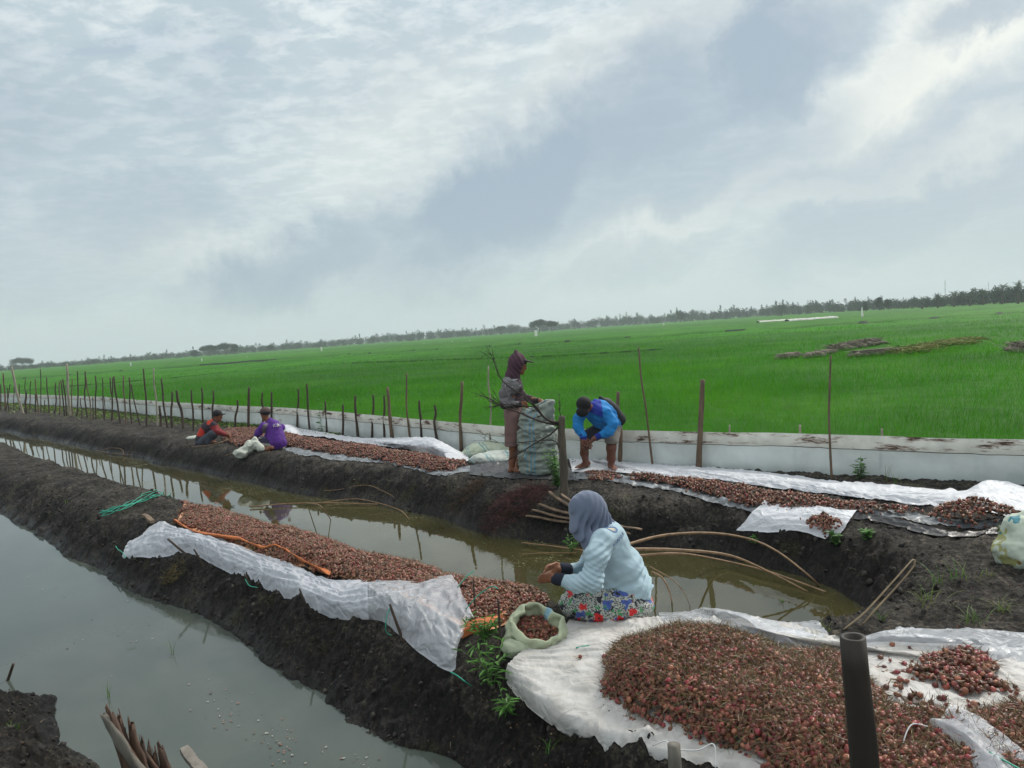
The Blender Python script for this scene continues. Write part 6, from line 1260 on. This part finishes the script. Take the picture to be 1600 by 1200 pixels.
leafy('leafy_weed', on(1180, 850), .08, 6, 'tiny green weed under the arching canes', seed=7, lean=.9, lw=.02, ll=.05); leafy('leafy_weed', on(1305, 850), .10, 9, 'green weed at the near corner of the white sack mat', seed=8, lean=.9, lw=.025, ll=.05); leafy('leafy_weed', on(1355, 843), .07, 10, 'flat green weed right of the white sack mat', seed=9, lean=1.3, lw=.025, ll=.05)
leafy('leafy_weed', on(1345, 748), .22, 7, 'weed at the barrier foot right of the lone tall cane', seed=10, lean=.6, lw=.03, ll=.07); leafy('leafy_weed', on(838, 868), .16, 9, 'straggly brown green weed on the ditch edge near the sorted shallots', col=(.13, .12, .05), seed=11, lean=.8, lw=.012, ll=.05); leafy('leafy_weed', on(700, 838), .12, 7, 'sprigs of weed behind the middle shallots', seed=12, lean=.8, lw=.012, ll=.05)
leafy('leafy_weed', on(768, 872), .2, 7, 'straggly weed beyond the right part of the middle shallots', seed=13, col=(.11, .13, .05), lean=.6, lw=.012, ll=.05); leafy('leafy_weed', on(258, 1180), .10, 6, 'dark leafed sprig beside the broken bamboo bundle', seed=14, lean=.9, lw=.03, ll=.04)
for i, (px, py, h, n, sp, lab, wtr) in enumerate([(268, 1022, .16, 5, .6, 'few reed blades standing in the pond, right pair', 1), (170, 1090, .17, 4, .4, 'thin reed blades in the pond above the broken bamboo', 1), (1400, 668 + 90, .2, 9, .5, 'grass tuft at the barrier foot, left of the sheet bulge', 0), (1385, 752, .25, 6, .4, 'tall thin grass against the barrier foot', 0),
    (1465, 1000 - 85, .2, 16, 1.0, 'grass tuft on the mud below the mottled bag', 0), (1500, 905, .22, 12, 1.0, 'spiky grass tuft in the middle of the right mud', 0), (1450, 945, .2, 18, 1.2, 'sprawling grass clump on the right mud', 0), (1520, 975, .15, 20, 1.2, 'yellow green grass clump near the clear film at right', 0), (1375, 968, .12, 10, .8, 'small grass tuft beside the looped cane', 0),
    (1565, 955, .15, 20, 1.2, 'grass clump at the right edge above the clear film', 0), (1500, 820, .1, 8, .8, 'grass tuft before the black film', 0), (1560, 832, .12, 8, .6, 'thin grass just left of the mottled bag', 0), (395, 862, .12, 7, .6, 'grass blades growing beside the orange cloth rim', 0), (860, 1170, .1, 8, 1, 'pale grass on the bank below the white fold', 0), (105, 785, .08, 8, 1, 'pale grass on the left mud bed', 0),
    (1290, 985, .1, 14, 1, 'grass at the end of the ditch', 0), (1220, 940, .08, 10, 1, 'grass beside the skimming cane end', 1), (780, 860, .2, 7, .4, 'upright grass blades at the ditch edge', 0), (1540, 700 + 200, .1, 10, 1.1, 'low grass under the mottled bag', 0), (20, 1140, .12, 12, .9, 'grass on the bottom left mud', 0), (60, 1180, .12, 8, .7, 'small grass at the bottom left edge', 0), (425, 905 + 60, .06, 6, .8, 'tiny sprout under the rolled sheet', 0)]):
    b = at(px, py, -.4) if wtr else on(px, py); tuft('grass_tuft', b, h, n, .006, lab, spread=sp, seed=i, col=(.07, .16, .025) if i % 3 else (.10, .17, .03))
# low green growth along the foot of the barrier, left part
def verge():
    Vs, Fs, Cs, n0 = [], [], [], 0; r_ = np.random.default_rng(3); p = spline(FENCE, 3000); p = p[(p[:, 0] < -3.5) & (p[:, 0] > -34)]; N = 5000; ix = r_.integers(0, len(p), N); off = -np.abs(r_.normal(0, .28, N))-.12; off *= np.clip((-p[ix, 0]-3)/5, .3, 2.2)
    x = p[ix, 0]+off*.67+r_.normal(0, .1, N); y = p[ix, 1]+off*.74; z = gz(x, y); k = z > -.2; x, y, z = x[k], y[k], z[k]; N = len(x); th = r_.uniform(0, 6.28, N); h = r_.uniform(.015, .055, N); w = .012+.0008*y; s_ = np.stack([np.cos(th), np.sin(th), 0*th], -1)
    b = np.stack([x, y, z], -1); l = np.stack([r_.normal(0, .05, N), r_.normal(0, .05, N), h], -1); V = np.stack([b-s_*w[:, None], b+s_*w[:, None], b+l+s_*w[:, None]*.4, b+l-s_*w[:, None]*.4], 1).reshape(-1, 3)
    c = np.array([[.12, .19, .03]])*r_.uniform(.5, 1.4, (N, 1)); tag(obj('low_weeds', mesh('low_weeds', V, np.arange(4*N).reshape(-1, 4), np.repeat(c, 4, 0)), leaf_m), 'low yellow green weeds along the foot of the barrier at the left', 'weeds', kind='stuff')
verge()
# litter of roots, skins and clods on the mud
def litter():
    r_ = np.random.default_rng(8); N = 15000; a = r_.uniform(-.66, .66, N); r = 2.3*np.exp(r_.uniform(0, 1, N)*math.log(11)); x, y = r*np.sin(a), r*np.cos(a); z = gfull(x, y); k = (z > -.41) & (y < fence_y(x)-.1) & (fbm(x*1.3, y*1.3, 0, 2, 71) > -.15); x, y, z = x[k], y[k], z[k]; N = len(x)
    pos = np.stack([x, y, z+.003], -1); pal = np.array([(.16, .10, .06), (.09, .06, .04), (.26, .20, .13), (.05, .04, .03), (.12, .035, .03)]); v, f, c = straws(pos[:N//2], .035, .0013, r_, pal)
    v[:, 2] = np.minimum(v[:, 2], np.repeat(z[:N//2], 8)+.02); V, F, C2 = bulbs_mesh(pos[N//2:], r_.uniform(.004, .013, N-N//2), PRO_F, r_, np.array([(.03, .027, .023), (.05, .045, .037), (.02, .018, .016), (.14, .07, .05), (.22, .17, .12)]))
    tag(obj('litter', mesh('litter', np.vstack([v, V]), np.vstack([f, F+len(v)]), np.vstack([c, C2])), mat('litter', attr=True, rough=.9, var=.3)), 'dry roots, skins and crumbs of soil strewn over the mud', 'litter', kind='stuff')
litter()
def clods():
    r_ = np.random.default_rng(18); N = 9000; a = r_.uniform(-.66, .66, N); r = 2.6*np.exp(r_.uniform(0, 1, N)*math.log(6)); x, y = r*np.sin(a), r*np.cos(a); d1 = np.abs(sdist(POND, x, y)-.25); d2 = np.abs(sdist(TRENCH, x, y)-.25); z = gfull(x, y)
    k = (np.minimum(d1, d2) < r_.uniform(.05, .6, N)) & (z > -.415) & (y < fence_y(x)-.4); x, y, z = x[k], y[k], z[k]; N = len(x); sz = np.minimum(np.exp(r_.normal(math.log(.016), .5, N)), .034)*np.clip(np.hypot(x, y)/5, .7, 1.3); V, F, Cc = bulbs_mesh(np.stack([x, y, z], -1), sz*1.4, [(p[0]*[1, 1, .75], p[1], p[2]*0) for p in PRO_F], r_, np.array([(.018, .016, .014), (.028, .025, .021), (.045, .040, .033)]))
    V = V+.004*np.stack([perl(V[:, 0]*70, V[:, 1]*70, V[:, 2]*70, s_) for s_ in (1, 2, 3)], -1); tag(obj('mud_clods', mesh('mud_clods', V, F, Cc), mat('clod', attr=True, rough=.85, var=.4, vscale=60, bump=.004, bscale=90)), 'crumbly black clods on the banks', 'clods', kind='stuff')
clods()
def heap_roots(name, c, rad, h, n, col, label, ln=.12):
    r_ = np.random.default_rng(int(abs(c[0])*100)+55); a = r_.uniform(0, 6.28, n); q_ = np.sqrt(r_.random(n)); pos = c+np.stack([np.cos(a)*q_*rad[0], np.sin(a)*q_*rad[1], h*(1-q_**2)+.01], -1); pos[:, 2] = gz(pos[:, 0], pos[:, 1])+.015+h*(1-q_**2)*r_.random(n)
    v, f, c_ = straws(pos, ln, .0022, r_, np.array(col)); tag(obj(name, mesh(name, v, f, c_), mat('litter', attr=True, rough=.9, var=.3)), label, 'root heap', kind='stuff')
heap_roots('root_heap', on(805, 785), (.42, .22), .05, 1500, [(.09, .03, .035), (.13, .05, .045), (.06, .03, .025)], 'tangle of dark red dry roots on the far ditch bank below the standing person')
heap_roots('root_heap', on(733, 770), (.22, .15), .05, 500, [(.14, .08, .05), (.10, .07, .04)], 'small tangle of brown roots left of the dark red tangle', .08)
heap_roots('root_heap', on(275, 895), (.12, .10), .02, 400, [(.18, .13, .05), (.12, .10, .04)], 'dry yellowish weed patch on the bank under the rolled sheet', .05)
# floating bits on the pond
def floats():
    r_ = np.random.default_rng(12); L = []
    for cx, cy, sp, n in [(350, 1120, 30, 16), (420, 1150, 60, 40), (345, 1085, 60, 16), (95, 920, 50, 8), (250, 1000, 90, 14), (560, 1190, 60, 20), (120, 1010, 60, 7), (450, 1190, 60, 26)]:
        for _ in range(n): L.append(at(cx+r_.normal(0, sp*.5), cy+r_.normal(0, sp*.3), -.396))
    pos = np.array(L); k = sdist(POND, pos[:, 0], pos[:, 1]) < -.03; pos = pos[k]; N = len(pos); V, F, Cc = [], [], []; n0 = 0
    for p in pos:
        m = 6; a = np.sort(r_.uniform(0, 6.28, m)); R0 = r_.uniform(.004, .013); e = r_.uniform(.3, 1); th = r_.uniform(0, 3.14); x, y = np.cos(a)*R0, np.sin(a)*R0*e; V.append(np.stack([p[0]+x*math.cos(th)-y*math.sin(th), p[1]+x*math.sin(th)+y*math.cos(th), np.full(m, p[2])+r_.uniform(0, .003, m)], -1)); F.append(list(range(n0, n0+m))); n0 += m
        Cc.append(np.tile(np.array([(.30, .26, .22), (.20, .12, .10), (.12, .10, .08), (.34, .33, .30)])[r_.integers(0, 4)], (m, 1)))
    tag(obj('floating_scraps', mesh('floating_scraps', np.concatenate(V), F, np.concatenate(Cc), smooth=False), mat('litter', attr=True, rough=.9, var=.3)), 'pale shallot skins and scraps floating on the pond', 'scraps', kind='stuff')
floats()

# ------------------------------------------------------------------ far things
fol_m = mat('far_foliage', attr=True, rough=.8, var=.35, vscale=.35, trans=.1, spec=.2)
def leaves(cen, rad, n, size, col, r_, shell=.35):
    d = r_.normal(size=(n, 3)); d /= np.linalg.norm(d, axis=1)[:, None]; q_ = (shell+(1-shell)*r_.random(n)**.6)[:, None]; pos = np.array(cen)+d*q_*np.array(rad); u = r_.normal(size=(n, 3)); u /= np.linalg.norm(u, axis=1)[:, None]; w = np.cross(u, r_.normal(size=(n, 3))); w /= np.linalg.norm(w, axis=1)[:, None]; s_ = size*r_.uniform(.5, 1.4, (n, 1))
    V = np.stack([pos-u*s_, pos-w*s_*.6, pos+u*s_, pos+w*s_*.6], 1).reshape(-1, 3); return V, np.arange(4*n).reshape(-1, 4), np.repeat(np.array(col)[None]*r_.uniform(.5, 1.5, (n, 1)), 4, 0)
def crown_tree(name, px, base_py, top_py, D, wpx, label, shape='round', group=None, col=(.026, .048, .028), seed=0, cat='tree'):
    r_ = np.random.default_rng(seed+int(px)); top_py -= 3.5 if px < 900 else 0; b = P(px, base_py, D); b[2] = -.1; top = P(px, top_py, D); H_ = top[2]+.1; Wd = wpx/FPX*D; t = empty(name, b, label, cat, group); f = Buf(); ths = H_*.6 if shape == 'umbrella' else H_*.45
    tube(f, [b, b+[Wd*.03, 0, ths*.5], b+[0, 0, ths]], [H_*.035, H_*.025], 6, 8)
    for k in range(6): a = k*1.05; tube(f, [b+[0, 0, ths*.75], b+[math.cos(a)*Wd*.18, math.sin(a)*Wd*.18, ths*1.1], b+[math.cos(a)*Wd*.36, math.sin(a)*Wd*.36, H_*.84]], [H_*.016, H_*.006], 4, 6)
    settle(f.build('trunk', mat('far_bark', (.07, .06, .05), .9)), t); Vs, Fs, Cs, n0 = [], [], [], 0
    for k in range(26 if shape == 'umbrella' else 14):
        a = r_.uniform(0, 6.28); q_ = math.sqrt(r_.random())
        if shape == 'umbrella': c = b+[math.cos(a)*q_*Wd*.40, math.sin(a)*q_*Wd*.40, H_*(.84-.22*q_+r_.uniform(-.10, .07))]; rad = (Wd*.18, Wd*.18, H_*.15)
        else: c = b+[math.cos(a)*q_*Wd*.28, math.sin(a)*q_*Wd*.28, H_*r_.uniform(.40, .86)]; rad = (Wd*.22, Wd*.22, H_*.14)
        v, fc_, cc = leaves(c, rad, 260, max(.1, H_*.022), np.array(col)*r_.uniform(.7, 1.35), r_); Vs.append(v); Fs.append(fc_+n0); Cs.append(cc); n0 += len(v)
    settle(obj('crown', mesh('crown', np.concatenate(Vs), np.concatenate(Fs), np.concatenate(Cs), smooth=False), fol_m), t)
def palm(px, base_py, top_py, D, label, seed, spread=.5, group='palms at the right of the skyline', fl=1.0):
    r_ = np.random.default_rng(seed); b = P(px, base_py, D); b[2] = -.1; top = P(px, top_py, D); H_ = top[2]; t = empty('palm_tree', b, label, 'palm', group); f = Buf(); hd = b+[.2, 0, H_*.72]; tube(f, [b, b+[.15, 0, H_*.4], hd], [.2, .13], 6, 8); settle(f.build('trunk', mat('far_bark', (.07, .06, .05), .9)), t); f = Buf()
    for k in range(20):
        a = k*2.4; el = r_.uniform(-.1, 1.3); L = H_*.36*r_.uniform(.8, 1.1)*fl; d = np.array([math.cos(a)*math.cos(el), math.sin(a)*math.cos(el), math.sin(el)]); p = spline([hd, hd+d*L*.5+[0, 0, .05*L], hd+d*L-[0, 0, L*.42*math.cos(el)]], 10); s_ = np.cross(d, [0, 0, 1]); s_ /= np.linalg.norm(s_)
        for j in range(1, 10):
            for sg in (-1, 1):
                for m_ in (0, .5):
                    b_ = p[j-1]*(1-m_)+p[j]*m_; e = b_+s_*sg*L*.17*math.sin(j*.33)+d*L*.08-[0, 0, L*.10]; f.add([b_-d*.03*L*.5, b_+d*.03*L*.5, e], [[0, 1, 2]], np.array([.06, .10, .05])*r_.uniform(.6, 1.4))
    settle(f.build('fronds', fol_m, smooth=False), t)
HZ = lambda px: 573.9-.07115*px
GT = 'single trees standing out of the far tree line'
crown_tree('rain_tree', 35, HZ(35)+4, HZ(35)-11, 330, 32, 'lone umbrella shaped tree at the far left of the skyline', 'umbrella', GT)
crown_tree('rain_tree', 327, HZ(327)+3, HZ(327)-10, 300, 34, 'left one of the two broad crowned trees above the tree line at left', 'umbrella', GT); crown_tree('rain_tree', 353, HZ(353)+3, HZ(353)-11, 300, 40, 'right one of the two broad crowned trees above the tree line at left', 'umbrella', GT)
crown_tree('round_tree', 367, HZ(367)+3, HZ(367)-8, 290, 14, 'small tree right against the two broad crowned trees', 'round', GT); crown_tree('round_tree', 304, HZ(304)+3, HZ(304)-3, 290, 12, 'small round tree just left of the two broad crowned trees', 'round', GT)
crown_tree('round_tree', 422, HZ(422)+3, HZ(422)-2, 320, 16, 'low dark round tree left of the middle of the skyline', 'round', GT)
crown_tree('rain_tree', 782, HZ(782)+2, HZ(782)-7, 380, 17, 'small umbrella shaped tree left of the biggest one', 'umbrella', GT); crown_tree('rain_tree', 842, HZ(842)+2, HZ(842)-13, 300, 30, 'biggest umbrella shaped tree above the standing person', 'umbrella', GT); crown_tree('rain_tree', 862, HZ(862)+2, HZ(862)-10, 310, 20, 'umbrella shaped tree joined to the biggest one at its right', 'umbrella', GT)
crown_tree('round_tree', 727, HZ(727)+2, HZ(727)-5, 420, 28, 'wide low tree on the skyline left of the umbrella trees', 'round', GT); crown_tree('round_tree', 1063, HZ(1063)+2, HZ(1063)-13, 330, 18, 'pointed tree on the skyline right of the middle', 'round', GT)
crown_tree('round_tree', 1374, HZ(1374)+4, HZ(1374)-13, 190, 16, 'tall loose tree above the field left of the palms', 'round', GT); crown_tree('round_tree', 1353, HZ(1353)+4, HZ(1353)-7, 190, 10, 'thin dark tree left of the tall loose tree', 'round', GT); crown_tree('round_tree', 1388, HZ(1388)+4, HZ(1388)-8, 195, 14, 'round dark tree right of the tall loose tree', 'round', GT); crown_tree('round_tree', 1221, HZ(1221)+3, HZ(1221)-12, 260, 14, 'loose tree behind the long white covers', 'round', GT)
palm(1565, HZ(1565)+9, HZ(1565)-23, 130, 'slimmer palm, left of the pair at the right edge of the skyline', 1); palm(1590, HZ(1590)+9, HZ(1590)-24, 125, 'broader palm, right of the pair at the right edge of the skyline', 2)
for i, px in enumerate([1440, 1465, 1490, 1515, 1535]): palm(px, HZ(px)+7, HZ(px)-[9, 12, 14, 12, 14][i], 155-3*i, ['leftmost', 'second', 'third', 'fourth', 'fifth'][i]+' low palm from the left in the row before the two tall palms', 10+i, fl=1.3)
def treeline():
    r_ = np.random.default_rng(44); Vs, Fs, Cs, n0 = [], [], [], 0; px = -260
    while px < 1860:
        D = np.interp(px, [-260, 0, 600, 1000, 1150, 1350, 1450, 1600, 1860], [300, 300, 420, 430, 350, 240, 185, 150, 130])*r_.uniform(.93, 1.12); hp = np.interp(px, [-260, 0, 50, 300, 600, 900, 1150, 1300, 1420, 1450, 1550, 1860], [10, 4, 3, 5, 7, 8, 9, 10, 9, 11, 15, 19])*(1+.28*float(perl(px*.06, 0, 0, 3))+.16*r_.normal())*(1.3 if px < 1380 else 1.0)
        hp = max(2.5, hp); b = P(px, HZ(px), D); b[2] = -.1; H_ = CH+hp/FPX*D; wd = r_.uniform(5, 10)/FPX*D; tall = r_.random() < .15 and px < 1380
        base = np.array([.032, .058, .036])*r_.uniform(.65, 1.25)
        for k in range(3): v, f, c = leaves(b+[r_.normal(0, wd*.4), r_.normal(0, 3), H_*r_.uniform(.3, .62)], (wd*r_.uniform(.5, .9), wd*.6, H_*.36), 130, H_*.045, base*r_.uniform(.8, 1.2), r_, .2); Vs.append(v); Fs.append(f+n0); Cs.append(c); n0 += len(v)
        if tall: v, f, c = leaves(b+[0, 0, H_*.95], (wd*.25, wd*.25, H_*.22), 60, H_*.04, base, r_, .1); Vs.append(v); Fs.append(f+n0); Cs.append(c); n0 += len(v)
        px += r_.uniform(1.6, 3.2)*1.25
    V = np.concatenate(Vs); V[:, 2] = np.maximum(V[:, 2], -.1)
    tag(obj('far_tree_line', mesh('far_tree_line', V, np.concatenate(Fs), np.concatenate(Cs), smooth=False), fol_m), 'long low belt of trees and bushes along the far edge of the rice', 'tree line', kind='stuff')
treeline()
# white flags in the rice, long white covers, straw heaps
GF = 'white scare flags in the rice'
for i, (px, py, hp, wp, D, lab) in enumerate([(838, 527, 11, 4.5, 150, 'largest white flag in the rice, under the biggest umbrella tree'), (707, 541, 6, 2.6, 170, 'white flag third left of the largest'), (735, 538, 4, 2, 170, 'small white flag second left of the largest'), (663, 543, 5, 2, 170, 'white flag left of the middle of the field'), (503, 549, 7, 2.6, 160, 'white flag above the pair of dark stakes right of the purple shirt'),
    (316, 565, 5, 2.2, 130, 'white flag under the two broad crowned trees'), (205, 572, 6, 2.6, 130, 'leftmost white flag in the field'), (418, 559, 4, 2, 150, 'white flag right of the person in purple, far off'), (387, 562, 4, 1.8, 150, 'tiny white flag above the squatting pair'), (1347, 489, 9, 3, 95, 'tilted white flag before the trees at right'), (1037, 509, 4, 2, 200, 'tiny white flag right of the blue shirt, far off')]):
    b = P(px, py+2, D); b[2] = .1; tp = P(px, py-hp, D); t = empty('scare_flag', b, lab, 'flag', GF); f = Buf(); tube(f, [b, tp], .03, 5, 3); settle(f.build('pole', WOODS['m']), t); w = wp/FPX*D; z0 = b[2]+.35; h_ = tp[2]
    V = []; 
    for j in range(5):
        for k in range(3): V.append([b[0]+w*(k/2-.5)*(1-.15*j/4), b[1]-.05+.06*math.sin(k*2+j), z0+(h_-z0)*j/4])
    F = [[3*j+k, 3*j+k+1, 3*j+k+4, 3*j+k+3] for j in range(4) for k in range(2)]; settle(obj('cloth', mesh('cloth', np.array(V), F), mat('flag_cloth', (.78, .78, .74), .8, trans=.2)), t)
cov_m = mat('far_cover', (.48, .48, .44), .8, var=.3, vscale=1.5)
for (xa, xb, ya, yb, D, lab) in [(1184, 1228, 500.5, 497, 118, 'left one of the two long low white crop covers far in the field'), (1229, 1306, 498, 492.5, 112, 'right longer one of the two white crop covers far in the field')]:
    a, b = P(xa, ya, D), P(xb, yb, D); a[2] = b[2] = .35; n = 40; V = []; d = (b-a)/np.linalg.norm(b-a); s_ = np.array([-d[1], d[0], 0])
    for i in range(n):
        c = a+(b-a)*i/(n-1); h_ = .30*(1+.12*math.sin(i*1.9)+.1*float(perl(i*.3, 0, 0, 5)))
        for j in range(9): an = math.pi*j/8; V.append(c+s_*math.cos(an)*1.0+np.array([0, 0, math.sin(an)*h_]))
    F = [[i*9+j, (i+1)*9+j, (i+1)*9+j+1, i*9+j+1] for i in range(n-1) for j in range(8)]; tag(obj('crop_cover', mesh('crop_cover', np.array(V), F), cov_m), lab, 'crop cover', 'white crop covers')
def straw_heap(px0, py0, px1, py1, w, h, label, col, n=900):
    r_ = np.random.default_rng(int(px0)); a, b = at(px0, py0, .36), at(px1, py1, .36); t_ = r_.random(n)[:, None]; env = (np.sin(t_*math.pi)**.5); pos = a+(b-a)*t_+np.concatenate([r_.normal(0, w, (n, 1)), r_.normal(0, w*1.5, (n, 1)), np.abs(r_.normal(0, h, (n, 1)))*env], 1); pos[:, 2] += .02
    v, f, c = straws(pos, .35, .010, r_, np.array(col)); k = np.tile(np.array([0, 0, 1.]), (len(v), 1)); v[:, 2] = np.minimum(v[:, 2], .36+h*2.2)
    s = SDF(0, 0, .05)
    for q_ in (np.linspace(0, 1, 7) if col is BR else [.2, .8]): s.ell(a+(b-a)*q_+[0, 0, -.03], (max(.22, np.linalg.norm(b-a)/12), .2, .05+h*.9*math.sin(math.pi*min(.9, q_+.1))), None, .08)
    s.disp(lambda x, y, z: .08*fbm(x*4, y*4, z*4, 3, 5)); V, F = s.net(); tag(obj('straw_heap', mesh('straw_heap', np.vstack([v, V]), [list(q_) for q_ in f]+(F+len(v)).tolist(), np.vstack([c, np.tile(np.array(col[0])*.7, (len(V), 1))])), mat('litter', attr=True, rough=.9, var=.3)), label, 'straw heap', 'brown straw heaps in the rice')
BR = [(.20, .17, .13), (.12, .10, .075), (.34, .30, .25)]; YL = [(.17, .20, .04), (.12, .18, .03), (.26, .22, .07)]
straw_heap(1298, 546, 1372, 534, .06, .09, 'largest brown straw heap lying in the rice at right', BR); straw_heap(1262, 556, 1298, 549, .06, .035, 'dark low straw heap joined to the left of the largest', BR, 400); straw_heap(1220, 557, 1238, 556, .08, .04, 'smallest straw heap, left of the others', BR, 200)
straw_heap(1335, 554, 1400, 548, .06, .05, 'second brown straw heap nearer than the largest', BR, 600); straw_heap(1405, 551, 1522, 530, .28, .05, 'long yellowing weedy strip in the rice at right', YL, 1300); straw_heap(1583, 545, 1630, 541, .08, .09, 'brown straw heap cut by the right edge of the picture', BR, 500)
# faraway chimneys and masts
for px, hp, D, w, lab in [(969, 15, 900, 2.0, 'left one of two faint chimneys on the skyline'), (979, 17, 900, 2.0, 'right one of two faint chimneys on the skyline'), (1477, 32, 500, .35, 'thin lattice mast on the skyline right of the middle'), (1545, 24, 500, .3, 'thin mast on the skyline left of the two tall palms')]:
    b = P(px, HZ(px), D); b[2] = 0; f = Buf(); tube(f, [b, P(px-.4, HZ(px)-hp, D)], [w/2*1.2, w/2], 8, 6)
    for zz in (.55, .8): c_ = b*(1-zz)+P(px-.4, HZ(px)-hp, D)*zz; tube(f, [c_, c_+[0, 0, .8]], w*.75, 8)
    tag(f.build('mast' if w < 1 else 'chimney', mat('far_concrete', (.35, .35, .35), .8)), lab, 'mast' if w < 1 else 'chimney')

# ------------------------------------------------------------------ haze
bpy_me = bpy.data.meshes.new('haze'); x0, x1, y0, y1, z0, z1 = -1400, 1400, -30, 1500, -2, 42
bpy_me.from_pydata([(x, y, z) for z in (z0, z1) for y in (y0, y1) for x in (x0, x1)], [], [(0, 2, 3, 1), (4, 5, 7, 6), (0, 1, 5, 4), (2, 6, 7, 3), (0, 4, 6, 2), (1, 3, 7, 5)]); bpy_me.update()
hm = bpy.data.materials.new('haze'); hm.use_nodes = True; nt = hm.node_tree; nt.nodes.clear(); out = nt.nodes.new('ShaderNodeOutputMaterial'); pv = nt.nodes.new('ShaderNodeVolumePrincipled')
pv.inputs['Color'].default_value = (.86, .93, 1, 1); pv.inputs['Density'].default_value = .00065; pv.inputs['Anisotropy'].default_value = .2; nt.links.new(pv.outputs[0], out.inputs['Volume'])
tag(obj('haze', bpy_me, hm), 'thin pale haze over the fields', kind='stuff')
